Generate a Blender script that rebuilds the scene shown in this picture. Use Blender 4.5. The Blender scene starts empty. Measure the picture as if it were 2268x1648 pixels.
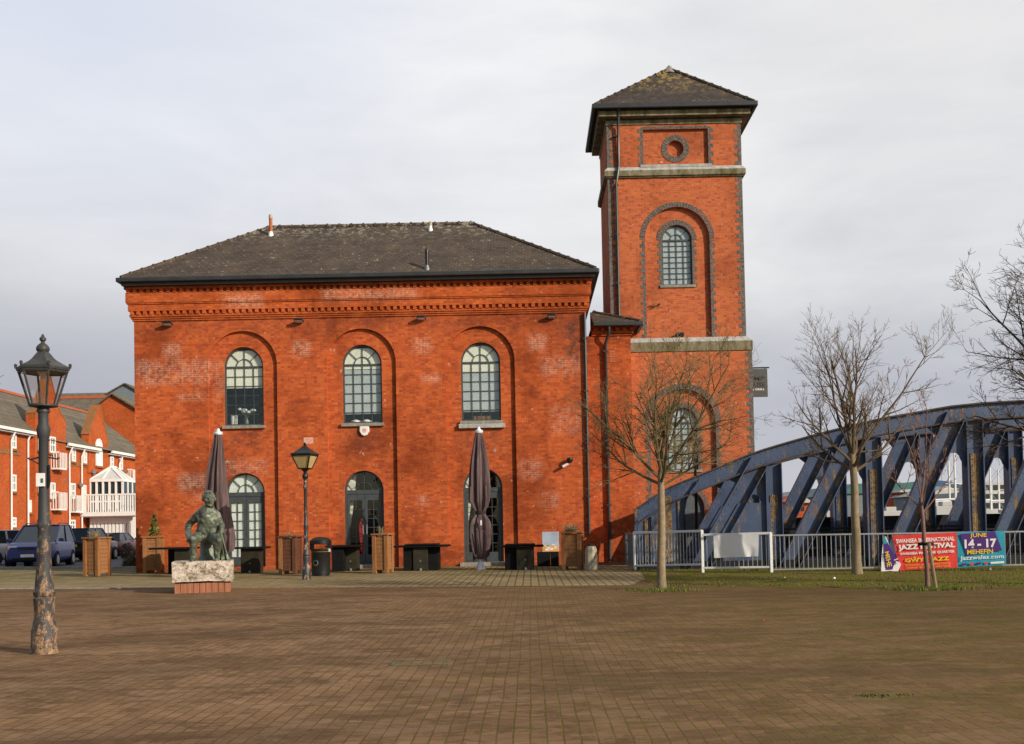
import bpy, bmesh, math, random
from mathutils import Vector, Matrix, noise
from mathutils.geometry import tessellate_polygon
R = math.radians
sc = bpy.context.scene
COL = sc.collection
# ------------------------------------------------------------------ camera
F_PX, PCX, PITCH, ROLL, CAM_H = 2300.0, 1172.0, math.atan(0.03), 0.02, 1.35
PCY = 824 + 270.0
fw = Vector((0, math.cos(PITCH), math.sin(PITCH)))
u0 = Vector((0, -math.sin(PITCH), math.cos(PITCH))); r0 = Vector((1, 0, 0))
UP = u0 * math.cos(ROLL) + r0 * math.sin(ROLL)
RT = r0 * math.cos(ROLL) - u0 * math.sin(ROLL)
CAM = Vector((0, 0, CAM_H))
cd = bpy.data.cameras.new('camera'); co = bpy.data.objects.new('camera', cd); COL.objects.link(co)
co.matrix_world = Matrix(((RT.x, UP.x, -fw.x, 0), (RT.y, UP.y, -fw.y, 0), (RT.z, UP.z, -fw.z, CAM_H), (0, 0, 0, 1)))
cd.sensor_width = 36; cd.lens = 36 * F_PX / 2268
cd.shift_x = -(PCX - 1134) / 2268; cd.shift_y = (PCY - 824) / 2268
cd.clip_start = 0.1; cd.clip_end = 12000
sc.camera = co
def ray(px, py):
    return (fw + RT * ((px - PCX) / F_PX) + UP * ((PCY - py) / F_PX))
def at(px, py, Y):
    d = ray(px, py); return CAM + d * (Y / d.y)
def gp(px, py, z=0.0):
    d = ray(px, py); return CAM + d * ((z - CAM_H) / d.z)
def onplane(px, py, p, n):
    d = ray(px, py); return CAM + d * ((p - CAM).dot(n) / d.dot(n))
# ------------------------------------------------------------------ objects
def tag(o, label=None, cat=None, group=None, kind=None):
    if label: o['label'] = label
    if cat: o['category'] = cat
    if group: o['group'] = group
    if kind: o['kind'] = kind
    return o
def thing(name, label, cat, loc=(0, 0, 0), rz=0, group=None):
    o = bpy.data.objects.new(name, None); COL.objects.link(o)
    o.empty_display_size = 0.1
    o.location = loc; o.rotation_euler = (0, 0, rz)
    return tag(o, label, cat, group)
def root(o):
    while o.parent: o = o.parent
    return o
def copy_tree(o, parent=None):
    kids = list(o.children)
    c = o.copy(); COL.objects.link(c); c.parent = parent
    for ch in kids: copy_tree(ch, c)
    return c
class MB:
    def __init__(s): s.v = []; s.f = []
    def add(s, vs, fs):
        b = len(s.v); s.v += [Vector(v) for v in vs]; s.f += [[i + b for i in f] for f in fs]; return s
    def box(s, a, b):
        x0, y0, z0 = a; x1, y1, z1 = b
        return s.add([(x0,y0,z0),(x1,y0,z0),(x1,y1,z0),(x0,y1,z0),(x0,y0,z1),(x1,y0,z1),(x1,y1,z1),(x0,y1,z1)],
              [(0,3,2,1),(4,5,6,7),(0,1,5,4),(1,2,6,5),(2,3,7,6),(3,0,4,7)])
    def cbox(s, c, sz, rot=None):
        m = MB().box((-sz[0]/2,-sz[1]/2,-sz[2]/2),(sz[0]/2,sz[1]/2,sz[2]/2))
        vs = [(rot @ v if rot else v) + Vector(c) for v in m.v]
        return s.add(vs, m.f)
    def beam(s, p, q, w, t, side=(0, 1, 0)):
        p = Vector(p); q = Vector(q); d = (q - p).normalized(); n = Vector(side)
        n = (n - d * n.dot(d)).normalized(); u = d.cross(n)
        vs = []
        for e in (p, q):
            for a, b in ((-1,-1),(1,-1),(1,1),(-1,1)): vs.append(e + u * (a * w / 2) + n * (b * t / 2))
        return s.add(vs, [(0,3,2,1),(4,5,6,7),(0,1,5,4),(1,2,6,5),(2,3,7,6),(3,0,4,7)])
    def tube(s, pts, rs, n=8, cap=True):
        pts = [Vector(p) for p in pts]
        if not hasattr(rs, '__len__'): rs = [rs] * len(pts)
        rings = []; vs = []; fs = []; prev = None
        for i, p in enumerate(pts):
            t = (pts[min(i+1, len(pts)-1)] - pts[max(i-1, 0)])
            if t.length < 1e-9: t = Vector((0, 0, 1))
            t.normalize()
            if prev is None:
                a = Vector((1, 0, 0)) if abs(t.x) < 0.8 else Vector((0, 1, 0))
            else: a = prev
            a = (a - t * a.dot(t)).normalized(); prev = a; b = t.cross(a)
            for k in range(n):
                an = 2 * math.pi * k / n
                vs.append(p + (a * math.cos(an) + b * math.sin(an)) * rs[i])
        for i in range(len(pts) - 1):
            for k in range(n):
                k2 = (k + 1) % n
                fs.append((i*n+k, i*n+k2, (i+1)*n+k2, (i+1)*n+k))
        if cap:
            fs.append(tuple(range(n))[::-1]); fs.append(tuple((len(pts)-1)*n + k for k in range(n)))
        return s.add(vs, fs)
    def lathe(s, c, prof, n=16, a0=0.0, cap=True, fold=None):
        c = Vector(c); vs = []; fs = []
        for (r, z) in prof:
            for k in range(n):
                an = a0 + 2 * math.pi * k / n
                rr = r * (fold(an, z) if fold else 1)
                vs.append(c + Vector((rr * math.cos(an), rr * math.sin(an), z)))
        for i in range(len(prof) - 1):
            for k in range(n):
                k2 = (k + 1) % n; fs.append((i*n+k, i*n+k2, (i+1)*n+k2, (i+1)*n+k))
        if cap:
            fs.append(tuple(range(n))[::-1]); fs.append(tuple((len(prof)-1)*n + k for k in range(n)))
        return s.add(vs, fs)
    def plate(s, outer, holes, fn, t):
        """flat plate with holes; fn(u,v,w) gives the point, w runs 0..t"""
        loops = [outer] + list(holes)
        tri = tessellate_polygon([[Vector((a, b, 0)) for a, b in l] for l in loops])
        flat = [p for l in loops for p in l]; n = len(flat)
        vs = [fn(a, b, 0) for a, b in flat] + [fn(a, b, t) for a, b in flat]
        fs = [tuple(x) for x in tri] + [tuple(i + n for i in reversed(x)) for x in tri]
        b0 = 0
        for l in loops:
            m = len(l)
            for i in range(m):
                j = (i + 1) % m; fs.append((b0+i, b0+j, b0+j+n, b0+i+n))
            b0 += m
        return s.add(vs, fs)
    def build(s, name, mat, parent=None, smooth=False, local=False, bevel=0, kind=None, keep=False):
        off = Vector((0, 0, 0))
        if parent is not None and not local: off = root(parent).location
        me = bpy.data.meshes.new(name)
        me.from_pydata([v - off for v in s.v], [], s.f)
        bm = bmesh.new(); bm.from_mesh(me)
        if not keep: bmesh.ops.recalc_face_normals(bm, faces=bm.faces)
        bm.to_mesh(me); bm.free()
        if smooth:
            for p in me.polygons: p.use_smooth = True
            try: me.set_sharp_from_angle(angle=R(40))
            except Exception: pass
        me.materials.append(mat)
        o = bpy.data.objects.new(name, me); COL.objects.link(o)
        if parent is not None: o.parent = parent
        if bevel:
            m = o.modifiers.new('bevel', 'BEVEL'); m.width = bevel; m.segments = 2; m.limit_method = 'ANGLE'; m.angle_limit = R(40)
        if kind: o['kind'] = kind
        return o
def fxz(Y):      # plate in a plane facing the camera
    return lambda a, b, w: Vector((a, Y + w, b))
def arch(cx, w, z0, zt, n=20):
    r = w / 2; zs = zt - r
    pts = [(cx - r, z0), (cx + r, z0)]
    for i in range(n + 1):
        a = math.pi * i / n; pts.append((cx + r * math.cos(a), zs + r * math.sin(a)))
    return pts
def ringpts(cx, cz, r, n=32):
    return [(cx + r * math.cos(2*math.pi*i/n), cz + r * math.sin(2*math.pi*i/n)) for i in range(n)]
# ------------------------------------------------------------------ materials
class NT:
    def __init__(s, name):
        s.m = bpy.data.materials.new(name); s.m.use_nodes = True; s.t = s.m.node_tree
        s.n = s.t.nodes; s.l = s.t.links
        s.p = s.n['Principled BSDF']; s.o = s.n['Material Output']
    def nd(s, ty, ins=None, **kw):
        n = s.n.new(ty)
        for k, v in kw.items(): setattr(n, k, v)
        for k, v in (ins or {}).items():
            if isinstance(v, bpy.types.NodeSocket): s.l.new(v, n.inputs[k])
            else: n.inputs[k].default_value = v
        return n
    def math(s, op, a, b=0.0, c=None, clamp=False):
        n = s.n.new('ShaderNodeMath'); n.operation = op; n.use_clamp = clamp
        for i, v in enumerate((a, b, c)):
            if v is None: continue
            if isinstance(v, bpy.types.NodeSocket): s.l.new(v, n.inputs[i])
            else: n.inputs[i].default_value = v
        return n.outputs[0]
    def mix(s, fac, a, b, blend='MIX'):
        n = s.n.new('ShaderNodeMix'); n.data_type = 'RGBA'; n.blend_type = blend
        for idx, v in ((0, fac), (6, a), (7, b)):
            if isinstance(v, bpy.types.NodeSocket): s.l.new(v, n.inputs[idx])
            elif idx == 0: n.inputs[0].default_value = v
            else: n.inputs[idx].default_value = (*v, 1) if len(v) == 3 else v
        return n.outputs[2]
    def pos(s): return s.nd('ShaderNodeNewGeometry').outputs['Position']
    def obj(s): return s.nd('ShaderNodeTexCoord').outputs['Object']
    def noise(s, vec, scale, detail=4, rough=0.6, dist=0.0):
        n = s.nd('ShaderNodeTexNoise', {'Vector': vec, 'Scale': scale, 'Detail': detail, 'Roughness': rough, 'Distortion': dist}); return n.outputs['Fac']
    def ramp(s, fac, lo, hi):
        n = s.nd('ShaderNodeMapRange', {'Value': fac, 'From Min': lo, 'From Max': hi}); n.clamp = True; return n.outputs[0]
    def xyz(s, v):
        n = s.nd('ShaderNodeSeparateXYZ', {0: v}); return n.outputs
    def comb(s, x, y, z):
        return s.nd('ShaderNodeCombineXYZ', {0: x, 1: y, 2: z}).outputs[0]
    def scale(s, v, k):
        n = s.nd('ShaderNodeVectorMath', {0: v, 1: k}); n.operation = 'MULTIPLY'; return n.outputs[0]
    def set(s, col=None, rough=None, metal=None, bump=None, bs=0.3, bd=0.01, spec=None):
        for key, v in (('Base Color', col), ('Roughness', rough), ('Metallic', metal), ('Specular IOR Level', spec)):
            if v is None: continue
            if isinstance(v, bpy.types.NodeSocket): s.l.new(v, s.p.inputs[key])
            elif key == 'Base Color': s.p.inputs[key].default_value = (*v, 1)
            else: s.p.inputs[key].default_value = v
        if bump is not None:
            b = s.nd('ShaderNodeBump', {'Height': bump, 'Strength': bs, 'Distance': bd}); s.l.new(b.outputs[0], s.p.inputs['Normal'])
        return s.m
    def wallvec(s, vz=None):
        g = s.nd('ShaderNodeNewGeometry')
        x, y, z = s.xyz(g.outputs['Position']); nx, ny, nz = s.xyz(g.outputs['Normal'])
        side = s.math('GREATER_THAN', s.math('ABSOLUTE', nx), 0.7)
        u = s.math('ADD', s.math('MULTIPLY', x, s.math('SUBTRACT', 1.0, side)), s.math('MULTIPLY', y, side))
        return s.comb(u, z, 0.0), (x, y, z)
def plain(name, col, rough=0.7, metal=0.0, var=0.25, sc_=6.0, spec=0.3, bs=0.15):
    t = NT(name); n = t.noise(t.pos(), sc_, 5)
    c = t.mix(t.ramp(n, 0.3, 0.75), tuple(k * (1 - var) for k in col), tuple(min(1, k * (1 + var)) for k in col))
    return t.set(c, rough, metal, n, bs, 0.01, spec)
def boxmask(t, x, z, x0, x1, z0, z1, s=0.12):
    a = t.ramp(x, x0 - s, x0 + s); b = t.ramp(x, x1 + s, x1 - s)
    c = t.ramp(z, z0 - s, z0 + s); d = t.ramp(z, z1 + s, z1 - s)
    return t.math('MULTIPLY', t.math('MULTIPLY', a, b), t.math('MULTIPLY', c, d))
def brick(name, c1, c2, mortar, white=(), dark=(), soot=0.5, wmort=0.5):
    t = NT(name); v, (x, y, z) = t.wallvec()
    wob = t.noise(t.pos(), 3.0, 2)
    br = t.nd('ShaderNodeTexBrick', {'Vector': v, 'Color1': (*c1, 1), 'Color2': (*c2, 1), 'Mortar': (*mortar, 1), 'Scale': 1.0,
        'Mortar Size': 0.006, 'Mortar Smooth': 0.3, 'Bias': 0.0, 'Brick Width': 0.225, 'Row Height': 0.075})
    br.offset = 0.5
    c = br.outputs['Color']; fac = br.outputs['Fac']
    # single odd bricks, dark or pale, from a cell pattern of brick size
    cell = t.nd('ShaderNodeTexWhiteNoise', {'Vector': t.comb(t.math('FLOOR', t.math('DIVIDE', t.xyz(v)[0], 0.1125)), t.math('FLOOR', t.math('DIVIDE', z, 0.075)), 0.0)})
    cell.noise_dimensions = '2D'
    cv = cell.outputs['Value']
    c = t.mix(t.math('MULTIPLY', t.math('GREATER_THAN', cv, 0.88), 0.36), c, (0.18, 0.04, 0.035))
    c = t.mix(t.math('MULTIPLY', t.math('LESS_THAN', cv, 0.10), 0.22), c, (0.66, 0.22, 0.07))
    big = t.noise(t.pos(), 0.55, 5, 0.65)
    c = t.mix(t.math('MULTIPLY', t.ramp(big, 0.46, 0.64), soot), c, tuple(k * 0.42 for k in c2))
    med = t.noise(t.scale(t.pos(), (1, 1, 2.5)), 2.6, 6, 0.7)
    c = t.mix(t.math('MULTIPLY', t.ramp(med, 0.52, 0.75), 0.28), c, tuple(min(1, k * 1.35 + 0.01) for k in c1))
    streak = t.noise(t.scale(t.pos(), (5.0, 5.0, 0.5)), 1.0, 5, 0.6)
    c = t.mix(t.math('MULTIPLY', t.ramp(streak, 0.56, 0.8), 0.30), c, tuple(k * 0.45 for k in c2))
    # efflorescence and old pointing
    spk = t.noise(t.pos(), 7.0, 4, 0.7)
    for (x0, x1, z0, z1, k) in white:
        m = boxmask(t, x, z, x0, x1, z0, z1)
        mm = t.math('MULTIPLY', m, t.ramp(spk, 0.38, 0.58))
        mm = t.math('MULTIPLY', mm, t.math('MAXIMUM', fac, 0.20))
        c = t.mix(t.math('MULTIPLY', mm, k), c, (0.80, 0.62, 0.48))
    dots = t.math('MULTIPLY', t.math('GREATER_THAN', t.noise(t.pos(), 4.2, 3, 0.6), 0.70), wmort)
    c = t.mix(dots, c, (0.62, 0.42, 0.33))
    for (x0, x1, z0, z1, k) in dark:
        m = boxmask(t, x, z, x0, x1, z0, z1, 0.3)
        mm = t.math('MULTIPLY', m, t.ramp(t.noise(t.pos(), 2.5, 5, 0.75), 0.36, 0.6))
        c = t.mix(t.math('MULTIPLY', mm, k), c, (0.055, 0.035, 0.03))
    h = t.math('SUBTRACT', t.math('MULTIPLY', spk, 0.6), fac)
    return t.set(c, 0.9, 0, h, 0.5, 0.012, 0.08)
# ------------------------------------------------------------------ key planes
Y0, YL, YT = 35.5, 36.35, 37.6
def hx(px, py=900): return at(px, py, Y0).x
def hz(py, px=803): return at(px, py, Y0).z
def tx(px, py=560): return at(px, py, YT).x
def tz(py, px=1500): return at(px, py, YT).z
def whitebox(px0, py0, px1, py1, k):
    a = at(px0, py0, Y0); b = at(px1, py1, Y0); return (a.x, b.x, b.z, a.z, k)
WHITE = [whitebox(362, 762, 402, 792, .8), whitebox(648, 756, 688, 788, .9), whitebox(914, 750, 954, 782, .8), whitebox(1170, 740, 1212, 776, .7),
         whitebox(300, 800, 470, 850, .75), whitebox(395, 870, 455, 886, .7), whitebox(470, 800, 495, 890, .5),
         whitebox(500, 655, 585, 682, .95), whitebox(716, 644, 925, 664, .8), whitebox(396, 1050, 455, 1085, .9), whitebox(935, 830, 975, 845, .9),
         whitebox(425, 1090, 445, 1112, .7), whitebox(500, 1020, 590, 1050, .6), whitebox(1150, 1020, 1200, 1060, .5), whitebox(1195, 1090, 1240, 1125, .5),
         whitebox(1200, 790, 1290, 830, .6), whitebox(1220, 900, 1290, 960, .5), whitebox(928, 1098, 948, 1120, .8)]
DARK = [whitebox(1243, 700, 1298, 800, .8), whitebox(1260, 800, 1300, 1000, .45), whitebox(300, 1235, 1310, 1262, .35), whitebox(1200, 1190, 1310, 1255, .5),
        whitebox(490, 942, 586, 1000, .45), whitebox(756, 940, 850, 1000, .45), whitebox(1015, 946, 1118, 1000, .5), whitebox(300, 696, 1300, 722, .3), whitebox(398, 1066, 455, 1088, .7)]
M = {}
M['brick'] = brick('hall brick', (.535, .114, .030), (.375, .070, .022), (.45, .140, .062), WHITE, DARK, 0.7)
M['brick_trim'] = brick('cornice brick', (.55, .120, .029), (.40, .075, .021), (.38, .12, .05), [w for w in WHITE if w[4] > .79 and w[3] > 8], [], 0.6, 0.2)
M['brick_tower'] = brick('tower brick', (.53, .140, .050), (.41, .10, .040), (.48, .21, .12), (), (), 0.4, 0.75)
M['brick_far'] = brick('terrace brick', (.48, .10, .024), (.40, .08, .02), (.42, .13, .06), (), (), 0.3, 0.15)
M['quoin'] = plain('grey quoin brick', (.14, .115, .10), .9, 0, .6, 14)
def mossy(name, base, moss, k=0.6):
    t = NT(name); p = t.pos()
    n = t.noise(t.scale(p, (1, 1, .35)), 3.2, 6, .72)
    c = t.mix(t.ramp(t.noise(p, 9, 5, .7), .3, .7), tuple(b * .6 for b in base), base)
    c = t.mix(t.math('MULTIPLY', t.ramp(n, .42, .62), k), c, moss)
    return t.set(c, .9, 0, n, .3, .02, .2)
M['stone'] = mossy('weathered string course stone', (.30, .26, .17), (.085, .075, .028), .9)
M['stone_top'] = mossy('washed stone ledge', (.52, .51, .48), (.2, .19, .15), .5)  # pale stone; string course tops also get their sunlit white from this colour
M['sill'] = mossy('grey stone sill', (.36, .33, .28), (.16, .14, .1), .6)
def mottled():
    t = NT('rough lichen limestone'); p = t.pos(); x, y, z = t.xyz(p)
    n = t.noise(p, 3.4, 6, .75, .4); n2 = t.noise(p, 17, 5, .75)
    c = t.mix(t.ramp(n2, .35, .65), (.42, .35, .28), (.72, .63, .54))
    c = t.mix(t.math('MULTIPLY', t.ramp(n, .47, .56), t.ramp(n2, .36, .56)), c, (.13, .105, .055))
    c = t.mix(t.math('MULTIPLY', t.ramp(t.noise(p, 5.2, 5, .75), .56, .62), .7), c, (.15, .09, .08))
    return t.set(c, .95, 0, n2, .8, .03, .15)
M['plinth'] = mottled()
def roofmat(name, base, moss=(.30, .22, .03), rows=.16, spots=0.5, top=None, yel=.70):
    t = NT(name); v, (x, y, z) = t.wallvec()
    vz = t.comb(t.xyz(v)[0], t.math('MULTIPLY', z, 1.7), 0.0)
    br = t.nd('ShaderNodeTexBrick', {'Vector': vz, 'Color1': (*base, 1), 'Color2': tuple(k * .62 for k in base) + (1,), 'Mortar': tuple(k * .3 for k in base) + (1,),
        'Scale': 1.0, 'Mortar Size': .012, 'Mortar Smooth': .4, 'Bias': 0.0, 'Brick Width': .2, 'Row Height': rows})
    c = br.outputs['Color']
    n1 = t.noise(t.pos(), 1.1, 6, .7); n2 = t.noise(t.pos(), 6.5, 4, .65)
    c = t.mix(t.math('MULTIPLY', t.ramp(n1, .45, .7), .55), c, (base[0] * 1.5, base[1] * 1.4, base[2] * 1.15))
    sp = t.math('MULTIPLY', t.math('GREATER_THAN', n2, .64), t.ramp(n1, .40, .56))
    if top:
        sp2 = t.math('MULTIPLY', t.math('GREATER_THAN', t.noise(t.pos(), 4.5, 4, .7), .55), t.ramp(z, top[0], top[1]))
        c = t.mix(t.math('MULTIPLY', sp2, top[2]), c, top[3])
    c = t.mix(t.math('MULTIPLY', sp, spots), c, (.50, .48, .40))
    ye = t.math('GREATER_THAN', t.noise(t.pos(), 3.1, 5, .7), yel)
    c = t.mix(t.math('MULTIPLY', ye, .8), c, moss)
    return t.set(c, .85, 0, br.outputs['Fac'], -.6, .02, .25)
zr0, zr1 = hz(610), at(820, 500, 39.1).z
M['roof'] = roofmat('slate hall roof', (.084, .063, .047), top=(zr1 - 1.1, zr1 + .15, .55, (.42, .39, .30)))
zt0, zt1 = tz(240), tz(152)
M['roof_tower'] = roofmat('slate tower roof', (.066, .052, .046), (.42, .24, .015), spots=.3, top=(zt0 + .4, zt1 + .5, .8, (.30, .21, .04)), yel=.66)
M['roof_far'] = roofmat('terrace roof tiles', (.15, .125, .09), (.12, .1, .05), .3, .2)
M['ridge_red'] = plain('red ridge tile', (.42, .11, .05), .8)
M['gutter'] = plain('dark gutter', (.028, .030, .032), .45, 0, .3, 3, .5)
M['frame'] = plain('grey painted frame', (.055, .065, .068), .5, 0, .2, 5, .4)
M['white'] = plain('white paint', (.74, .73, .70), .5, 0, .06, 5)
M['black'] = plain('black paint', (.012, .012, .013), .4, 0, .3, 8, .4)
M['blind'] = plain('cream roller blind', (.88, .83, .68), .9, 0, .08, 2)
M['curtain'] = plain('white net curtain', (.92, .90, .81), .9, 0, .12, 4)
M['grey_screen'] = plain('pale grey window screen', (.52, .54, .53), .8, 0, .12, 2)  # plain pale grey, mostly for flat panels just behind the glass
M['interior'] = plain('dim room', (.045, .042, .04), .9, 0, .5, 2)  # darkness of the rooms put into the wall colour
M['red_cloth'] = plain('red cloth', (.45, .02, .02), .8)
M['terracotta'] = plain('terracotta pipe', (.42, .12, .05), .8)
M['metal'] = plain('galvanised steel', (.46, .47, .47), .45, .55, .15, 12)
M['steel_dark'] = plain('dull steel', (.2, .21, .22), .5, .4, .2, 8)
M['mesh_grey'] = plain('grey panel', (.10, .115, .125), .6, .1, .2, 4)
def glass(name, refl=0.10, tint=(.8, .85, .86)):
    t = NT(name); t.n.remove(t.p)
    tr = t.nd('ShaderNodeBsdfTransparent', {'Color': (*tint, 1)}); gl = t.nd('ShaderNodeBsdfGlossy', {'Roughness': .03})
    f = t.nd('ShaderNodeLayerWeight', {'Blend': .5}); k = t.math('ADD', t.math('MULTIPLY', t.math('POWER', f.outputs['Facing'], 4.0), .6), refl, clamp=True)
    mx = t.nd('ShaderNodeMixShader', {0: k, 1: tr.outputs[0], 2: gl.outputs[0]})
    t.l.new(mx.outputs[0], t.o.inputs[0]); return t.m
M['glass'] = glass('window glass', .05, (.92, .95, .95))
M['lamp_glass'] = glass('dusty lantern glass', .16, (.93, .88, .87))  # faint pinkish reflection put into the glass tint
M['amber'] = plain('amber lantern glass', (.46, .34, .15), .25, 0, .25, 3, .6)
M['car_glass'] = plain('car glass', (.012, .03, .036), .12, 0, .2, 2, .5)
M['patch'] = plain('weathered painted notice', (.62, .33, .24), .9, 0, .3, 14)
def rusted(name, base, rust, lo, hi, sc_=7.0, streak=1.0, metal=0.0, rough=.55, rust2=None):
    t = NT(name); p = t.pos()
    n = t.noise(t.scale(p, (1, 1, 1 / (1 + streak))), sc_, 6, .72)
    n2 = t.noise(p, sc_ * 2.7, 5, .7)
    c = t.mix(t.ramp(t.noise(p, 1.7, 4), .3, .7), tuple(k * .75 for k in base), tuple(k * 1.2 for k in base))
    m = t.ramp(n, lo, hi)
    rc = t.mix(t.ramp(n2, .4, .62), rust, rust2 or tuple(k * .4 for k in rust))
    c = t.mix(m, c, rc)
    return t.set(c, t.math('ADD', t.math('MULTIPLY', m, .35), rough), metal, n2, .35, .008, .4)
M['lamp_post'] = rusted('flaking black lamp paint', (.035, .036, .037), (.34, .14, .06), .56, .60, 9, 1.2, 0, .45, (.42, .36, .26))
def lamp_rusty():
    t = NT('rusty lamp post'); p = t.pos(); x, y, z = t.xyz(p)
    n = t.noise(t.scale(p, (1, 1, .55)), 15, 8, .82); n2 = t.noise(p, 34, 5, .75)
    thr = t.ramp(z, 0.0, 2.1)
    hi = t.math('ADD', t.math('MULTIPLY', t.math('POWER', thr, 3.0), .16), t.math('ADD', .445, t.math('MULTIPLY', t.ramp(z, .0, .5), .055)))
    m = t.ramp(t.math('SUBTRACT', n, hi), -.02, .07)
    rc = t.mix(t.ramp(n2, .42, .58), (.27, .105, .045), (.31, .235, .125))
    rc = t.mix(t.math('GREATER_THAN', t.noise(p, 31, 3), .6), rc, (.06, .04, .03))
    c = t.mix(m, (.035, .036, .038), rc)
    return t.set(c, .6, 0, n2, .5, .008, .4)
M['lamp_rusty'] = lamp_rusty()
M['lamp_head'] = plain('weathered lantern iron', (.05, .05, .047), .55, .2, .35, 12, .4)
M['bridge'] = rusted('blue bridge paint', (.058, .084, .148), (.24, .175, .095), .57, .63, 4.2, 3.6, .0, .5, (.12, .06, .03))
M['bridge_rust'] = rusted('rusty blue bridge paint', (.05, .07, .12), (.28, .20, .10), .43, .53, 3.0, 3.0, .0, .55, (.13, .06, .03))
M['bridge_flange'] = rusted('rusted bridge flange', (.035, .045, .07), (.10, .06, .035), .40, .56, 4, 0.3, .0, .6, (.05, .03, .02))
M['deck'] = plain('black tarred steel', (.012, .013, .015), .7, 0, .4, 3)
def bronze():
    t = NT('verdigris bronze'); p = t.pos(); n = t.noise(p, 5, 5, .7); n2 = t.noise(p, 13, 4, .7)
    c = t.mix(t.ramp(n, .36, .62), (.055, .058, .040), (.165, .195, .140))
    c = t.mix(t.math('MULTIPLY', t.ramp(n2, .6, .75), .5), c, (.34, .40, .33))
    return t.set(c, .45, .25, n2, .7, .025, .5)
M['bronze'] = bronze()
def wood(name, base):
    t = NT(name); p = t.pos(); x, y, z = t.xyz(p)
    n = t.noise(t.scale(p, (14, 14, 1.2)), 1.5, 5, .65); n2 = t.noise(p, 2.2, 3)
    c = t.mix(t.ramp(n, .3, .7), tuple(k * .55 for k in base), base)
    c = t.mix(t.math('MULTIPLY', t.ramp(n2, .45, .7), .5), c, tuple(k * .5 for k in base))
    return t.set(c, .75, 0, n, .3, .01, .25)
M['wood'] = wood('stained planter timber', (.36, .16, .06))
M['wood_light'] = wood('pale planter timber', (.34, .150, .055))
M['wood_dark'] = wood('dark planter timber', (.15, .06, .03))
M['table_dark'] = plain('black table panel', (.008, .008, .008), .75, 0, .35, 6, .12)
M['table_face'] = plain('brown black table board', (.030, .025, .016), .75, 0, .3, 6, .15)
M['tile_red'] = wood('red tile plinth', (.40, .16, .085))
def canopy():
    t = NT('mauve brown canvas'); p = t.pos(); n = t.noise(p, 18, 4); n2 = t.noise(t.scale(p, (6, 6, .6)), 1.4, 4)
    c = t.mix(t.ramp(n2, .3, .7), (.06, .04, .042), (.165, .112, .108))
    return t.set(c, .85, 0, n, .25, .01, .15)
M['canvas'] = canopy()
M['canvas_dark'] = plain('dark canvas', (.03, .022, .024), .9)
M['chrome'] = plain('bright cap', (.72, .72, .74), .3, .3, .1, 8)
M['concrete'] = mossy('pale concrete', (.50, .43, .31), (.33, .27, .18), .4)
M['bark'] = mossy('pale lichen bark', (.33, .25, .16), (.12, .10, .05), .6)
M['bark_green'] = mossy('green lichen bark', (.19, .145, .075), (.12, .095, .035), .6)
M['bark_dark'] = mossy('brown twig bark', (.13, .095, .07), (.08, .055, .04), .5)
M['bark_mid'] = mossy('warm twig bark', (.175, .125, .08), (.10, .075, .05), .5)
M['rail_white'] = plain('pale painted rail', (.74, .74, .72), .45, 0, .06, 9)
M['twig'] = plain('thin twigs', (.15, .105, .07), .9)
M['twig_green'] = plain('lichened twigs', (.15, .115, .05), .9)
M['bark_red'] = mossy('reddish stem bark', (.27, .15, .12), (.10, .075, .055), .5)
M['leaf'] = plain('leaves', (.10, .115, .02), .8, 0, .5, 5)
M['dry'] = plain('dry grass', (.23, .17, .09), .9, 0, .5, 9)
M['weed'] = plain('grey green weed', (.11, .12, .06), .9, 0, .5, 9)
M['banner_red'] = plain('red banner vinyl', (.72, .055, .045), .5, 0, .12, 2)
M['banner_teal'] = plain('teal banner vinyl', (.03, .33, .45), .5, 0, .12, 2)
M['banner_purple'] = plain('purple print', (.085, .028, .20), .5, 0, .12, 2)
M['print_white'] = plain('white print', (.80, .78, .76), .5, 0, .04, 2)
M['print_yellow'] = plain('yellow print', (.80, .58, .02), .5, 0, .08, 2)
M['print_orange'] = plain('orange print', (.80, .38, .06), .5, 0, .08, 2)
M['cloth_white'] = plain('white vinyl sheet', (.80, .78, .77), .6, 0, .05, 2)
M['tape_red'] = plain('red tape', (.6, .03, .03), .6)
M['sign_grey'] = plain('dark grey sign board', (.075, .082, .078), .6, 0, .1, 4)
M['sign_letter'] = plain('charcoal letters', (.035, .04, .042), .6, 0, .1, 4)
M['rubber'] = plain('black rubber', (.012, .012, .012), .85)
M['car_blue'] = plain('navy car paint', (.022, .036, .19), .3, 0, .1, 1, .5)
M['car_silver'] = plain('silver car paint', (.42, .44, .47), .3, .5, .08, 1, .6)
M['car_black'] = plain('black car paint', (.01, .011, .013), .2, .1, .1, 1, .6)
M['car_beige'] = plain('beige car paint', (.34, .29, .21), .3, .3, .1, 1, .6)
M['car_maroon'] = plain('maroon car paint', (.075, .014, .02), .25, .2, .1, 1, .6)
M['light_red'] = plain('red lamp lens', (.5, .015, .02), .2, 0, .1, 2, .6)
M['light_orange'] = plain('orange indicator', (.75, .18, .01), .25)
M['light_clear'] = plain('headlamp lens', (.62, .64, .66), .12, .3, .1, 5, .7)
M['plate_yellow'] = plain('yellow number plate', (.75, .50, .02), .5)
M['plate_white'] = plain('white number plate', (.78, .77, .72), .5)
M['render'] = plain('pale render', (.46, .455, .43), .85, 0, .1, 1)
M['clad_grey'] = plain('grey cladding', (.16, .19, .21), .6, 0, .15, 1)
M['clad_blue'] = plain('blue metal roof', (.045, .10, .20), .5, .2, .15, 1)
M['clad_green'] = plain('green metal roof', (.06, .16, .15), .5, .2, .15, 1)
M['hillm'] = plain('hazy hillside', (.17, .18, .21), 1, 0, .25, .008)
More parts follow.
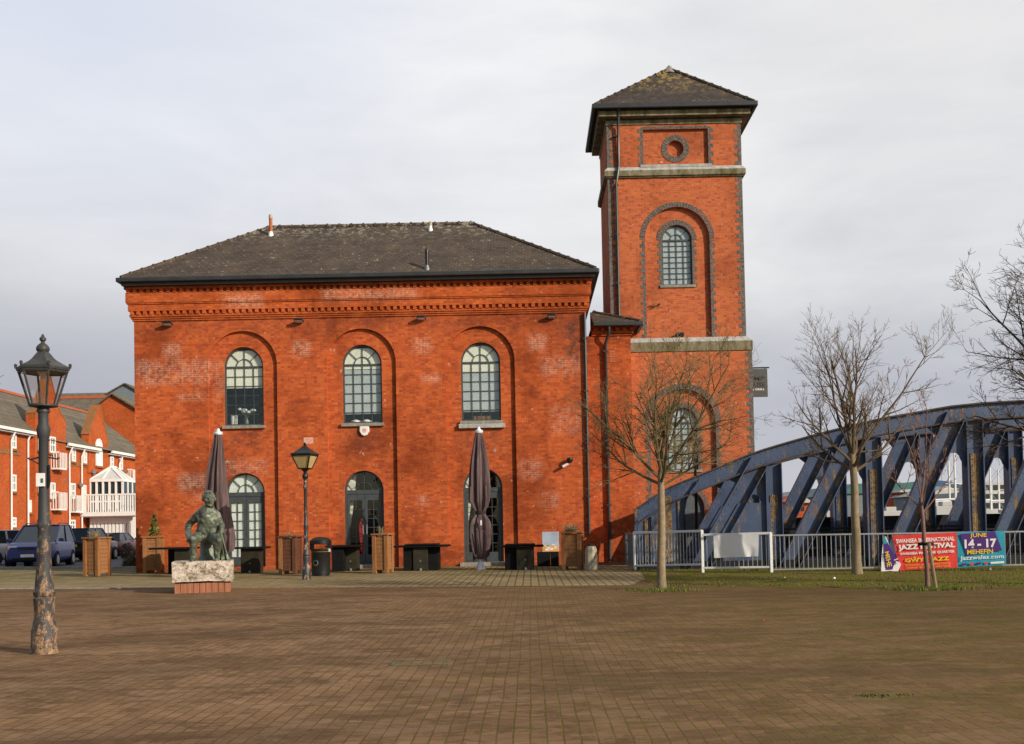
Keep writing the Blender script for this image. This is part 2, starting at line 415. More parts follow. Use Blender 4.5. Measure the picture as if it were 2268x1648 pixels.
M['poster'] = plain('poster sky', (.36, .42, .50), .6, 0, .2, 3)
# ------------------------------------------------------------------ ground materials
def pavers():
    t = NT('brown clay pavers'); p = t.pos()
    mp = t.nd('ShaderNodeMapping', {'Vector': p, 'Rotation': (0, 0, R(90))})
    wv = t.nd('ShaderNodeVectorMath', {0: mp.outputs[0], 1: t.scale(t.nd('ShaderNodeTexNoise', {'Vector': p, 'Scale': .8, 'Detail': 2}).outputs['Color'], (.05, .05, 0))}); 
    br = t.nd('ShaderNodeTexBrick', {'Vector': wv.outputs[0], 'Color1': (.262, .152, .086, 1), 'Color2': (.185, .104, .057, 1), 'Mortar': (.10, .070, .022, 1),
        'Scale': 1.0, 'Mortar Size': .0075, 'Mortar Smooth': .25, 'Bias': -.1, 'Brick Width': .21, 'Row Height': .107})
    c = br.outputs['Color']
    x, y, z = t.xyz(p)
    b1 = t.noise(t.scale(p, (.42, .9, 1)), 1.0, 8, .78, .8)
    c = t.mix(t.math('MULTIPLY', t.ramp(b1, .50, .56), .62), c, (.080, .048, .028))
    b2 = t.noise(t.scale(p, (.5, 1.0, 1)), 1.9, 6, .7, .3)
    c = t.mix(t.math('MULTIPLY', t.ramp(b2, .50, .62), .55), c, (.285, .185, .115))
    b4 = t.noise(t.scale(p, (1.3, 2.2, 1)), 1.5, 8, .8, .5)
    c = t.mix(t.math('MULTIPLY', t.ramp(b4, .53, .57), .66), c, (.085, .047, .026))
    # moss, thicker towards the right and far
    right = t.ramp(t.math('ADD', x, t.math('MULTIPLY', y, .05)), -1.5, 7.0)
    b3 = t.noise(t.scale(p, (.8, 1.4, 1)), 1.6, 6, .72)
    c = t.mix(t.math('MULTIPLY', t.ramp(b3, .44, .58), t.math('ADD', t.math('MULTIPLY', right, .55), .10)), c, (.098, .074, .020))
    c = t.mix(t.math('MULTIPLY', right, .80), c, t.mix(t.ramp(b3, .40, .60), (.118, .066, .029), (.066, .052, .014)))
    c = t.mix(t.math('MULTIPLY', t.ramp(y, 14, 26), .35), c, (.12, .068, .034))
    joint = t.math('MULTIPLY', br.outputs['Fac'], t.ramp(t.noise(p, 8, 4, .75), .47, .53))
    c = t.mix(t.math('MULTIPLY', joint, t.math('ADD', .78, t.math('MULTIPLY', right, .2))), c, t.mix(right, (.115, .085, .016), (.150, .150, .014)))
    g = t.noise(p, 60, 3, .7)
    c = t.mix(t.math('MULTIPLY', t.ramp(g, .35, .7), .14), c, (.34, .23, .14))
    wear = t.noise(t.scale(p, (.16, .30, 1)), 1.0, 5, .7, .5)
    c = t.mix(t.math('MULTIPLY', t.ramp(wear, .48, .60), .38), c, (.075, .044, .026))
    spot = t.math('GREATER_THAN', t.noise(p, 9, 2, .5), .735)
    c = t.mix(t.math('MULTIPLY', spot, .6), c, (.045, .032, .022))
    h = t.math('SUBTRACT', t.math('MULTIPLY', g, .35), br.outputs['Fac'])
    return t.set(c, .95, 0, h, .6, .012, .03)
M['pavers'] = pavers()
def slabs():
    t = NT('light concrete paving'); p = t.pos()
    mp = t.nd('ShaderNodeMapping', {'Vector': p, 'Rotation': (0, 0, R(90))})
    br = t.nd('ShaderNodeTexBrick', {'Vector': mp.outputs[0], 'Color1': (.345, .262, .150, 1), 'Color2': (.27, .20, .112, 1), 'Mortar': (.10, .085, .025, 1),
        'Scale': 1.0, 'Mortar Size': .017, 'Mortar Smooth': .3, 'Bias': 0, 'Brick Width': .40, 'Row Height': .185})
    br.offset = 0.5
    c = br.outputs['Color']; x, y, z = t.xyz(p)
    n = t.noise(p, .9, 6, .7)
    near = t.ramp(y, 27.5, 33.5)
    c = t.mix(t.math('MULTIPLY', t.ramp(n, .38, .6), t.math('ADD', .25, t.math('MULTIPLY', near, .6))), c, (.085, .085, .022))
    n2 = t.noise(p, 2.5, 5, .7)
    c = t.mix(t.math('MULTIPLY', t.ramp(n2, .5, .75), .5), c, (.14, .10, .06))
    return t.set(c, .9, 0, br.outputs['Fac'], -.5, .015, .05)
M['slabs'] = slabs()
def grassy(name, a, b, earth, k):
    t = NT(name); p = t.pos()
    n = t.noise(p, 1.3, 6, .72); n2 = t.noise(p, 14, 4, .7)
    c = t.mix(t.ramp(n2, .3, .7), a, b)
    c = t.mix(t.math('MULTIPLY', t.ramp(n, .45, .62), k), c, earth)
    return t.set(c, .95, 0, n2, .8, .03, .03)
M['turf'] = grassy('thin turf', (.085, .085, .014), (.155, .140, .026), (.145, .088, .042), .9)
M['blade'] = plain('grass blades', (.115, .135, .018), .8, 0, .5, 3)
M['asphalt'] = plain('asphalt', (.075, .078, .088), .85, 0, .3, 5)
M['earth'] = plain('distant ground', (.10, .09, .07), .95, 0, .3, .05)
M['kerb'] = mossy('granite kerb', (.40, .36, .30), (.2, .18, .13), .5)
M['dark_paving'] = plain('dark damp paving', (.085, .05, .035), .9, 0, .3, 3)  # shadow lying on the side path, put into its colour
# ------------------------------------------------------------------ world and sun
SUN_EL, SUN_AZ = R(24), R(53)
sv = Vector((math.sin(SUN_AZ) * math.cos(SUN_EL), -math.cos(SUN_AZ) * math.cos(SUN_EL), math.sin(SUN_EL)))
W = bpy.data.worlds.new('World'); sc.world = W; W.use_nodes = True
wt = NT.__new__(NT); wt.t = W.node_tree; wt.n = W.node_tree.nodes; wt.l = W.node_tree.links
bg = wt.n['Background']
sky = wt.nd('ShaderNodeTexSky'); sky.sky_type = 'NISHITA'; sky.sun_disc = False
sky.sun_elevation = SUN_EL; sky.sun_rotation = math.atan2(sv.x, sv.y)
sky.air_density = 1.0; sky.dust_density = 1.5
dv = wt.nd('ShaderNodeTexCoord').outputs['Generated']
dx, dy, dz = wt.xyz(dv)
base = wt.nd('ShaderNodeValToRGB', {'Fac': dz}); cr = base.color_ramp
stops = [(0.0, (5.9, 6.0, 6.4)), (.035, (5.5, 5.6, 6.2)), (.09, (4.9, 5.0, 5.7)), (.15, (5.5, 5.6, 6.1)), (.22, (7.6, 7.6, 7.8)), (.34, (8.6, 8.6, 8.75)), (.5, (8.5, 8.55, 8.8))]
while len(cr.elements) < len(stops): cr.elements.new(.5)
for e, (p_, c_) in zip(cr.elements, stops): e.position = p_; e.color = (*[k / 10 for k in c_], 1)
cl = wt.noise(wt.scale(dv, (2.2, 2.2, 7.0)), 1.3, 7, .55, .4)
cl2 = wt.noise(wt.scale(dv, (5, 5, 22.0)), 1.2, 6, .55, .3)
cc = wt.mix(1.0, base.outputs[0], wt.mix(wt.ramp(cl, .3, .72), (1.09, 1.085, 1.07), (.82, .83, .865)), 'MULTIPLY')
cc = wt.mix(1.0, cc, wt.mix(wt.ramp(cl2, .3, .7), (1.05, 1.05, 1.04), (.955, .96, .97)), 'MULTIPLY')
# dark rain bank low on the left, breaks brighter to the right
lm = wt.math('MULTIPLY', wt.ramp(wt.math('ADD', dx, wt.math('MULTIPLY', wt.math('SUBTRACT', cl, .5), .4)), -.18, -.42), wt.math('MULTIPLY', wt.ramp(dz, .24, .13), wt.ramp(dz, .02, .07)))
cc = wt.mix(wt.math('MULTIPLY', lm, .65), cc, (.43, .44, .50))
rm = wt.math('MULTIPLY', wt.ramp(dx, .0, .3), wt.ramp(dz, .2, .42))
cc = wt.mix(wt.math('MULTIPLY', rm, .5), cc, (.80, .79, .78))
tl = wt.math('MULTIPLY', wt.ramp(dx, .05, -.35), wt.ramp(dz, .20, .42))
cc = wt.mix(wt.math('MULTIPLY', tl, .85), cc, (.70, .75, .87))
hr = wt.math('MULTIPLY', wt.ramp(dx, .10, .30), wt.ramp(dz, .15, .02))
cc = wt.mix(wt.math('MULTIPLY', hr, .7), cc, (.60, .605, .63))
cloud = wt.scale(cc, (10, 10, 10))
cover = wt.math('MAXIMUM', wt.math('MULTIPLY', wt.ramp(dy, -.25, .35), .97), wt.math('MULTIPLY', wt.ramp(cl, .5, .7), .35))
fin = wt.mix(cover, sky.outputs[0], cloud)
wt.l.new(fin, bg.inputs['Color']); bg.inputs['Strength'].default_value = 0.1
sl = bpy.data.lights.new('sun', 'SUN'); sl.energy = 4.6; sl.angle = R(.5); sl.color = (1, .90, .76)
so = bpy.data.objects.new('sun', sl); COL.objects.link(so); so.location = (20, -20, 30)
so.rotation_euler = sv.to_track_quat('Z', 'Y').to_euler()
sc.view_settings.view_transform = 'Standard'; sc.view_settings.look = 'None'
sc.view_settings.exposure = 0; sc.view_settings.gamma = 1
# ------------------------------------------------------------------ ground
def sheet(name, pts, z, mat):
    m = MB(); m.add([(p[0], p[1], z) for p in pts], [tuple(range(len(pts)))])
    o = m.build(name, mat, keep=True); o['kind'] = 'structure'; return o
sheet('ground', [(-4000, -200), (4000, -200), (4000, 9000), (-4000, 9000)], -.012, M['earth'])
def line(px, py): v = gp(px, py); return (v.x, v.y)
edge = [line(-700, 1303), line(0, 1306), line(385, 1303), line(750, 1301), line(1400, 1296)]
gedge = [line(1440, 1292), line(1600, 1300), line(1800, 1306), line(2268, 1306), line(3200, 1300)]
sheet('brick_plaza', [(-30, -3), (30, -3)] + [(a_, b_ + 1.6) for a_, b_ in gedge[::-1]] + edge[::-1], 0.0, M['pavers'])
road_edge = [line(-700, 1262), line(0, 1261), line(300, 1259)]
sheet('light_paving', edge + [line(1480, 1295), line(1480, 1264), (at(1400, 1240, 36.3).x, 36.6), (at(290, 1240, 36.3).x, 36.6)] + road_edge[::-1], -.004, M['slabs'])
sheet('road', [road_edge[0], road_edge[1], road_edge[2], (hx(298) - .2, 36.4), (hx(298) + 1.5, 46), (hx(298) + 3, 70), (-5, 110), (-80, 110), (-80, 34)], -.008, M['asphalt'])
random.seed(14); ge2 = []
for a_, b_ in zip(gedge, gedge[1:]):
    for q_ in range(24):
        f_ = q_ / 24; ge2.append((a_[0] + (b_[0] - a_[0]) * f_, a_[1] + (b_[1] - a_[1]) * f_ + noise.noise(Vector((a_[0] * 1.3 + f_ * 9, 3, 1))) * .55 + random.uniform(-.09, .09) + .5))
sheet('grass_bank', ge2 + [(40, 26), (40, 33), (3.2, 33), line(1418, 1262)], .004, M['turf'])
sheet('side_path', [(at(1296, 1240, 35.4).x, 34.2), (4.2, 33.6), (3.6, 38), (at(1296, 1240, 35.4).x, 38)], .004, M['dark_paving'])
# kerb: a row of granite blocks along the left edge of the paving
k = MB(); random.seed(5)
P, Q = Vector((*line(-60, 1305.5), 0)), Vector((*line(400, 1303), 0)); L = (Q - P).length; dd = (Q - P) / L; s_ = 0
while s_ < L:
    w = random.uniform(.5, .9); c = P + dd * (s_ + w / 2)
    k.cbox((c.x, c.y, .012), (w - .02, .16, .03), Matrix.Rotation(math.atan2(dd.y, dd.x), 3, 'Z')); s_ += w
tag(k.build('kerb', M['kerb'], bevel=.008), kind='structure')
# road kerb (real step) where the paving meets the road
k = MB(); P, Q = Vector((*road_edge[0], 0)), Vector((*road_edge[2], 0)); L = (Q - P).length; dd = (Q - P) / L; s_ = 0
while s_ < L:
    c = P + dd * (s_ + .45); k.cbox((c.x, c.y, .03), (.89, .14, .10), Matrix.Rotation(math.atan2(dd.y, dd.x), 3, 'Z')); s_ += .9
tag(k.build('road_kerb', M['kerb'], bevel=.01), kind='structure')
# ------------------------------------------------------------------ brick hall
HL, HR = (at(299, 980, Y0).x, at(1302, 980, Y0).x)
HB = Y0 + 8.0                                 # back wall
hall = thing('brick_hall', 'long red brick hall with slate hipped roof and three arched recesses', 'building', (HL, Y0, 0))
ZC = hz(702)                                   # underside of the cornice
CX = [at(p, 930, Y0).x for p in (538.5, 804, 1066)]
CX = [(CX[0]), (CX[0] + CX[2]) / 2, CX[2]]
WW = 88 / 64.8; ZWT, ZWS = hz(762), hz(937)
ZDT, ZDB = hz(1042, 806), .12
RW = 153 / 64.8; ZRT = hz(727.5)
RD = .115
rec = [arch(c, RW, -.05, ZRT, 28) for c in CX]
m = MB(); fr = fxz(Y0)
# front skin: outline with the three recesses open to the ground
out = [(HL, -.05)]
for c in CX:
    a = arch(c, RW, -.05, ZRT, 28)
    out += [a[0]] + a[2:][::-1] + [a[1]]
out += [(HR, -.05), (HR, ZC + .02), (HL, ZC + .02)]
m.plate(out, [], fr, RD)
# recess backs with window and door holes
m2 = MB()
for i, c in enumerate(CX):
    o2 = [(c - RW/2 - .2, -.05), (c + RW/2 + .2, -.05), (c + RW/2 + .2, ZRT + .2), (c - RW/2 - .2, ZRT + .2)]
    m2.plate(o2, [arch(c, WW, ZWS, ZWT), arch(c, WW, ZDB, ZDT)], fxz(Y0 + RD + .002), .34)
m3 = MB()
m3.box((HL, Y0 + RD + .003, -.05), (HL + .35, HB, ZC + .02)); m3.box((HR - .35, Y0 + RD + .003, -.05), (HR, HB, ZC + .02))
m3.box((HL + .351, HB - .35, -.05), (HR - .351, HB, ZC + .02))
m.add(m2.v, m2.f); m.add(m3.v, m3.f)
wall = m.build('wall', M['brick'], hall)
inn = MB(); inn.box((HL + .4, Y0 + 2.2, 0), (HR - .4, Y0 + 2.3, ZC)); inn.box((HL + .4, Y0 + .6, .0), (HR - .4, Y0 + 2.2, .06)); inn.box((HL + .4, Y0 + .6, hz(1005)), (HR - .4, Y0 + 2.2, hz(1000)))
inn.build('interior_wall', M['interior'], hall)
# cornice: corbel courses, tooth courses, friezes wrap the building
def band(mb, z0, z1, p):
    mb.box((HL - p, Y0 - p, z0), (HR + p, HB + p, z1))
zz = [ZC, ZC + .065, ZC + .13, ZC + .20, ZC + .325, ZC + .555, ZC + .60, ZC + .94, ZC + 1.06, hz(628)]
c = MB()
band(c, zz[0], zz[1] - .002, .045); band(c, zz[1], zz[2] - .002, .08); band(c, zz[2], zz[3] - .002, .115)
band(c, zz[3], zz[4] - .001, .06); band(c, zz[4], zz[5] - .002, .15); band(c, zz[5], zz[6] - .002, .185); band(c, zz[6], zz[7] - .001, .21)
band(c, zz[7], zz[8] - .001, .13); band(c, zz[8], zz[9], .25)
d = c
def teeth(mb, z0, z1, yb, yf, xa, xb, axis='x', other=0):
    n = int((xb - xa) / .225)
    st = (xb - xa) / n
    for i in range(n):
        x = xa + st * (i + .5)
        if axis == 'x': mb.box((x - .058, yf, z0 + .001), (x + .058, yb + .05, z1 - .003))
        else: mb.box((yf, x - .058, z0 + .001), (yb, x + .058, z1 - .003))
teeth(d, zz[3], zz[4], Y0 - .06, Y0 - .145, HL - .14, HR + .14); teeth(d, zz[7], zz[8], Y0 - .13, Y0 - .235, HL - .23, HR + .23)
teeth(d, zz[3], zz[4], HR + .145, HR + .03, Y0 - .14, HB, 'y'); teeth(d, zz[7], zz[8], HR + .235, HR + .1, Y0 - .23, HB, 'y')
c.build('cornice', M['brick_trim'], hall)
# roof
OV = .48
EX0, EX1 = HL - OV + .22, HR + OV - .12
ZE = hz(612)
ev = [(EX0, Y0 - OV), (EX1, Y0 - OV), (EX1, HB + OV), (EX0, HB + OV)]
YR = (Y0 + HB) / 2 - .4
RZ = at(820, 500, YR).z; RX0 = at(596, 504, YR).x; RX1 = at(1046, 497, YR).x
rf = MB()
def hip(mb, ev, ze, ridge, zr, t=.10):
    vs = [(x, y, ze) for x, y in ev] + [(x, y, zr) for x, y in ridge] + [(x, y, ze - t) for x, y in ev]
    if len(ridge) == 2: fs = [(0, 1, 5, 4), (1, 2, 5), (2, 3, 4, 5), (3, 0, 4), (6, 7, 1, 0), (7, 8, 2, 1), (8, 9, 3, 2), (9, 6, 0, 3), (9, 8, 7, 6)]
    else: fs = [(0, 1, 4), (1, 2, 4), (2, 3, 4), (3, 0, 4), (5, 6, 1, 0), (6, 7, 2, 1), (7, 8, 3, 2), (8, 5, 0, 3), (8, 7, 6, 5)]
    mb.add(vs, fs)
hip(rf, ev, ZE, [(RX0, YR), (RX1, YR)], RZ)
roof = rf.build('roof', M['roof'], hall)
rt = MB()
def ridge_tiles(mb, p, q, r=.10, st=.45):
    p = Vector(p); q = Vector(q); n = max(1, int((q - p).length / st)); d_ = (q - p) / n
    for i in range(n):
        a = p + d_ * i; b = p + d_ * (i + .97)
        mb.tube([a, a + (b - a) * .82, a + (b - a) * .83, b], [r * .86, r * .86, r * 1.12, r * 1.12], 7)
ridge_tiles(rt, (RX0, YR, RZ), (RX1, YR, RZ)); 
for (ex, ey), rx in ((ev[0], RX0), (ev[1], RX1), (ev[2], RX1), (ev[3], RX0)): ridge_tiles(rt, (ex, ey, ZE), (rx, YR, RZ), .085)
rt.build('ridge_tile', M['roof'], roof, smooth=True)
gt = MB()
def gutter_loop(mb, ev, z, w=.13, h=.15):
    (x0, y0), (x1, y1) = ev[0], ev[2]
    mb.box((x0 - w, y0 - w, z - h), (x1 + w, y0 - .002, z)); mb.box((x0 - w, y1 + .002, z - h), (x1 + w, y1 + w, z))
    mb.box((x0 - w, y0, z - h), (x0 - .002, y1, z)); mb.box((x1 + .002, y0, z - h), (x1 + w, y1, z))
gutter_loop(gt, ev, ZE - .02)
gt.build('gutter', M['gutter'], hall, bevel=.03)
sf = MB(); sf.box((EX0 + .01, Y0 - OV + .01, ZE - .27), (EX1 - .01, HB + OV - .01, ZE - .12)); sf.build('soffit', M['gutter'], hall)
# roof fittings
def roofpt(px, py):           # point on the front roof slope
    a = Vector((0, Y0 - OV, ZE)); n = Vector((0, -(RZ - ZE), YR - (Y0 - OV))).normalized()
    return onplane(px, py, a, n)
def vent(px, pyb, pyt, r, mat, cap, name):
    b = roofpt(px, pyb); h = (pyb - pyt) / (F_PX / b.y)
    v = MB(); v.lathe(b + Vector((0, 0, -.1)), [(r, 0), (r, h + .1)], 12)
    o = v.build(name, mat, hall, smooth=True)
    k = MB(); k.lathe(b, [(r * 1.7, -.12), (r * 1.5, .03), (r * 1.04, .10), (r * 1.04, .13)], 12)
    k.build('flashing', M['white'] if cap else M['steel_dark'], o, smooth=True)
    e = MB(); e.lathe(b, [(r * 1.12, h - .13), (r * 1.12, h - .02), (r * .9, h + .02)], 12); e.build('cap', M['concrete'] if cap else M['black'], o, smooth=True)
vent(600, 521, 476, .066, M['terracotta'], True, 'vent_pipe'); vent(953.5, 510, 492, .058, M['white'], True, 'vent_pipe'); vent(946, 596, 552, .06, M['black'], False, 'vent_pipe')
# arched windows and doors ------------------------------------------------
def arcbar(mb, cx, cz, r, y0, y1, w=.03, a0=0, a1=math.pi, n=18):
    for i in range(n):
        a, b = a0 + (a1 - a0) * i / n, a0 + (a1 - a0) * (i + 1) / n
        q = [(cx + rr * math.cos(t), cz + rr * math.sin(t)) for rr, t in ((r - w/2, a), (r + w/2, a), (r + w/2, b), (r - w/2, b))]
        mb.add([(p[0], y0, p[1]) for p in q] + [(p[0], y1, p[1]) for p in q], [(0,1,2,3), (7,6,5,4), (0,4,5,1), (1,5,6,2), (2,6,7,3), (3,7,4,0)])
def fan(mb, cx, zs, r, y, bw=.020, spokes=(45, 90, 135)):
    arcbar(mb, cx, zs, r * .44, y, y + .03, bw)
    for s_ in spokes:
        a = R(s_); ri = r * .44 if s_ != 90 else 0
        mb.beam((cx + ri * math.cos(a), y + .015, zs + ri * math.sin(a)), (cx + r * math.cos(a), y + .015, zs + r * math.sin(a)), bw, .028)
def window(parent, cx, z0, zt, w, y, cols=4, rows=6, fw_=.055, bw=.019, fm='frame'):
    r = w / 2; zs = zt - r
    o = MB(); o.plate(arch(cx, w - .004, z0 + .002, zt - .002), [arch(cx, w - 2*fw_, z0 + fw_, zt - fw_)], fxz(y), .09)
    f = o.build('window', M[fm], parent)
    b = MB(); ri = r - fw_
    b.box((cx - ri, y + .022, zs - .028), (cx + ri, y + .064, zs + .028))
    fan(b, cx, zs, ri + .01, y + .030, bw)
    for i in range(1, cols):
        x = cx - ri + 2 * ri * i / cols; b.box((x - bw/2, y + .030, z0 + fw_), (x + bw/2, y + .058, zs - .029))
    hgt = zs - z0 - fw_
    for j in range(1, rows):
        zc = z0 + fw_ + hgt * j / rows; b.box((cx - ri, y + .034, zc - bw/2), (cx + ri, y + .054, zc + bw/2))
    b.build('glazing_bar', M[fm], f)
    p = MB(); p.plate(arch(cx, w - fw_, z0 + fw_/2, zt - fw_/2), [], fxz(y + .066), .004); p.build('pane', M['glass'], f)
    return f
def sill(parent, x0, x1, zt, h, mat, p=.10, Y=None):
    s_ = MB(); s_.box((x0, (Y or Y0 + RD) - p, zt - h), (x1, (Y or Y0 + RD) + .25, zt)); return s_.build('sill', mat, parent, bevel=.012)
blindz = [hz(852), hz(815), hz(826)]
for i, c in enumerate(CX):
    f = window(hall, c, ZWS + .01, ZWT, WW, Y0 + RD + .10)
    r = WW / 2
    b = MB(); b.plate([(c - r, blindz[i]), (c + r, blindz[i]), (c + r, ZWT - .1), (c - r, ZWT - .1)], [], fxz(Y0 + RD + .10 + .074), .006); b.build('blind', M['blind'], f)
    if i:   # pale grey sheet behind the lower lights
        b = MB(); b.box((c - r, Y0 + RD + .175, ZWS + .34), (c + r, Y0 + RD + .181, blindz[i] - .02)); b.build('screen', M['grey_screen'], f)
    sill(hall, c - WW/2 - .06, c + WW/2 + .06, ZWS + .005, .11 if i < 2 else .10, M['sill'])
s_ = sill(hall, CX[2] - WW/2 - .10, CX[2] + WW/2 + .13, ZWS - .10, .15, M['stone_top'], .13)
def vase(x, z, y):
    v = MB(); v.lathe((x, y, z), [(.05, 0), (.07, .08), (.03, .2), (.04, .24)], 10)
    return v
# things on the window shelf
sh = MB(); sh.lathe((CX[0] - .42, Y0 + .40, ZWS + .07), [(.11, 0), (.12, .30), (.10, .32)], 12)
tag(sh.build('pot', M['white'], smooth=True), 'white cylindrical pot behind the lower left panes of the left upper window', 'pot')
fl = thing('flower_vase', 'small vase of white flowers inside the left upper window', 'vase', (CX[0] + .02, Y0 + .42, ZWS + .07))
vase(CX[0] + .02, ZWS + .07, Y0 + .42).build('vase', M['steel_dark'], fl, smooth=True)
random.seed(3); fb = MB(); st = MB()
for k in range(7):
    px_, pz = CX[0] + random.uniform(-.22, .28), ZWS + random.uniform(.48, .62)
    fb.lathe((px_, Y0 + .40, pz), [(.02, -.05), (.075, -.02), (.08, .02), (.03, .06)], 8); st.tube([(CX[0] + .02, Y0 + .42, ZWS + .27), (px_, Y0 + .40, pz)], .008, 4)
fb.build('blossom', M['white'], fl, smooth=True); st.build('stem', M['leaf'], fl)
bx = MB(); bx.box((CX[2] - .28, Y0 + .38, ZWS + .07), (CX[2] + .32, Y0 + .5, ZWS + .20)); tag(bx.build('box', M['wood_light'], bevel=.01), 'pale wooden box on the shelf inside the right upper window', 'box')
for k, (dx_, nm) in enumerate(((-.28, 'left'), (.10, 'right'))):
    v = MB(); v.lathe((CX[1] + dx_, Y0 + .40, ZWS + .06), [(.16, 0), (.18, .05), (.06, .10)], 12)
    tag(v.build('dish', M['white'], smooth=True), 'white dish on the shelf inside the middle upper window, the %s one of the two' % nm, 'dish')
def leaf_door(parent, x0, x1, z0, z1, y, rows, hd=None, cur=None):
    st_ = .082; o = MB()
    o.plate([(x0, z0), (x1, z0), (x1, z1), (x0, z1)], [[(x0 + st_, z0 + .28), (x1 - st_, z0 + .28), (x1 - st_, z1 - .22), (x0 + st_, z1 - .22)]], fxz(y), .06)
    d_ = o.build('door', M['frame'], parent, bevel=.006)
    b = MB(); xm = (x0 + x1) / 2; b.box((xm - .010, y + .016, z0 + .281), (xm + .010, y + .044, z1 - .221))
    for j in range(1, rows):
        zc = z0 + .28 + (z1 - z0 - .5) * j / rows; b.box((x0 + st_, y + .02, zc - .010), (x1 - st_, y + .04, zc + .010))
    b.build('glazing_bar', M['frame'], d_)
    p = MB(); p.box((x0 + st_ - .01, y + .046, z0 + .27), (x1 - st_ + .01, y + .05, z1 - .21)); p.build('pane', M['glass'], d_)
    if hd:
        h = MB(); hx_ = x1 - .06 if hd > 0 else x0 + .06
        h.tube([(hx_, y - .005, z0 + 1.27), (hx_, y - .05, z0 + 1.25), (hx_, y - .05, z0 + 1.05), (hx_, y - .005, z0 + 1.03)], .016, 8)
        h.box((hx_ - .022, y - .012, z0 + .98), (hx_ + .022, y - .001, z0 + 1.30)); h.build('handle', M['chrome'], d_, smooth=False)
    return d_
ZDS = ZDT - WW / 2
for i, c in enumerate(CX):
    y = Y0 + RD + .13; fwid = .075; r = WW / 2
    o = MB(); o.plate(arch(c, WW - .004, ZDB + .002, ZDT - .002), [arch(c, WW - 2*fwid, ZDB + .05, ZDS - .12)[:2] + [(c + r - fwid, ZDS - .12), (c - r + fwid, ZDS - .12)],
        [(c + (r - fwid) * math.cos(math.pi * k / 20), ZDS + .02 + (r - fwid) * math.sin(math.pi * k / 20)) for k in range(21)]], fxz(y), .10)
    fdoor = o.build('door_frame', M['frame'], hall)
    b = MB(); fan(b, c, ZDS + .02, r - fwid + .01, y + .03); b.build('fanlight_bar', M['frame'], fdoor)
    p = MB(); p.plate([(c + (r - .03) * math.cos(math.pi * k / 20), ZDS + .01 + (r - .03) * math.sin(math.pi * k / 20)) for k in range(21)], [], fxz(y + .07), .004); p.build('pane', M['glass'], fdoor)
    za, zb = ZDB + .052, ZDS - .123
    leaf_door(hall, c - r + fwid + .003, c - .004, za, zb, y + .02, 6, 1 if i == 1 else None); leaf_door(hall, c + .004, c + r - fwid - .003, za, zb, y + .02, 6, -1 if i == 1 else None)
    if i == 0:
        q = MB(); q.plate(arch(c, WW - .05, ZDB + .06, ZDT - .03), [], fxz(y + .082), .006); q.build('curtain', M['curtain'], fdoor)
    else:
        for sd in (-1, 1):
            q = MB(); n = 10; pts = []
            for k in range(n + 1):
                zc = ZDT - .05 - (ZDT - ZDB - 1.2) * k / n; wd = (.34 if sd < 0 else .26) * (1 - .75 * (k / n) ** 1.5)
                pts.append((c + sd * (r - .02), y + .25, zc)); pts.append((c + sd * (r - .02 - wd), y + .25 + .03 * (k % 2), zc))
            q.add(pts, [(2*k, 2*k+1, 2*k+3, 2*k+2) for k in range(n)]); q.build('curtain', M['blind'] if sd < 0 else M['sill'], fdoor)
    stp = MB(); stp.box((c - WW/2 - (.05 if i < 2 else .12), Y0 - (.02 if i == 0 else .35), -.02), (c + WW/2 + (.05 if i < 2 else .12), Y0 + RD + .3, ZDB)); stp.build('door_step', M['sill'] if i else M['brick'], hall, bevel=.015)
rc_ = MB(); x_ = CX[1] - .16; rc_.lathe((x_, Y0 + .75, .1), [(.10, 0), (.13, .5), (.16, 1.0), (.19, 1.35), (.10, 1.5), (.05, 1.6)], 12, fold=lambda a, z: 1 + .12 * math.sin(5 * a))
tag(rc_.build('furled_umbrella', M['red_cloth'], smooth=True), 'furled red fabric standing behind the glass of the middle door', 'umbrella')
# wall fittings
def wall_light(px, py):
    p = at(px, py, Y0); b = MB()
    b.cbox((p.x, Y0 - .02, p.z), (.12, .04, .10)); o = b.build('wall_light', M['black'], hall)
    h = MB(); h.cbox((p.x, Y0 - .15, p.z + .02), (.30, .22, .085), Matrix.Rotation(R(-14), 3, 'X')); h.build('lamp_head', M['black'], o, bevel=.012)
    g = MB(); g.cbox((p.x, Y0 - .16, p.z - .028), (.25, .17, .012), Matrix.Rotation(R(-14), 3, 'X')); g.build('lens', M['light_clear'], o)
for p_ in ((374, 720), (664, 713), (934, 707), (1222, 703)): wall_light(*p_)
p = at(806.5, 954, Y0); sh_ = [(-.16, .15), (0, .18), (.16, .15), (.165, -.02), (.09, -.14), (0, -.18), (-.09, -.14), (-.165, -.02)]
b = MB(); b.plate([(p.x + a, p.z + z) for a, z in sh_], [], fxz(Y0 + RD - .09), .09); al = b.build('alarm_box', M['white'], hall, bevel=.02)
b = MB(); b.plate([(p.x - .06, p.z + .07), (p.x + .07, p.z + .07), (p.x + .07, p.z - .02), (p.x + .005, p.z - .07), (p.x - .06, p.z - .02)], [], fxz(Y0 + RD - .094), .006); b.build('emblem', M['patch'], al)
p = at(683, 976, Y0); b = MB(); b.box((p.x - .16, Y0 - .006, p.z - .11), (p.x + .17, Y0 + .002, p.z + .11)); b.build('painted_notice', M['patch'], hall)
p = at(1263, 1020, Y0); b = MB(); b.box((p.x - .03, Y0 - .12, p.z - .05), (p.x + .03, Y0, p.z + .06)); o = b.build('camera_bracket', M['steel_dark'], hall)
b = MB(); b.lathe((p.x - .02, Y0 - .16, p.z), [(.02, .10), (.10, .07), (.11, 0), (.07, -.08), (0.02, -.1)], 12); b.build('camera_dome', M['black'], o, smooth=True)
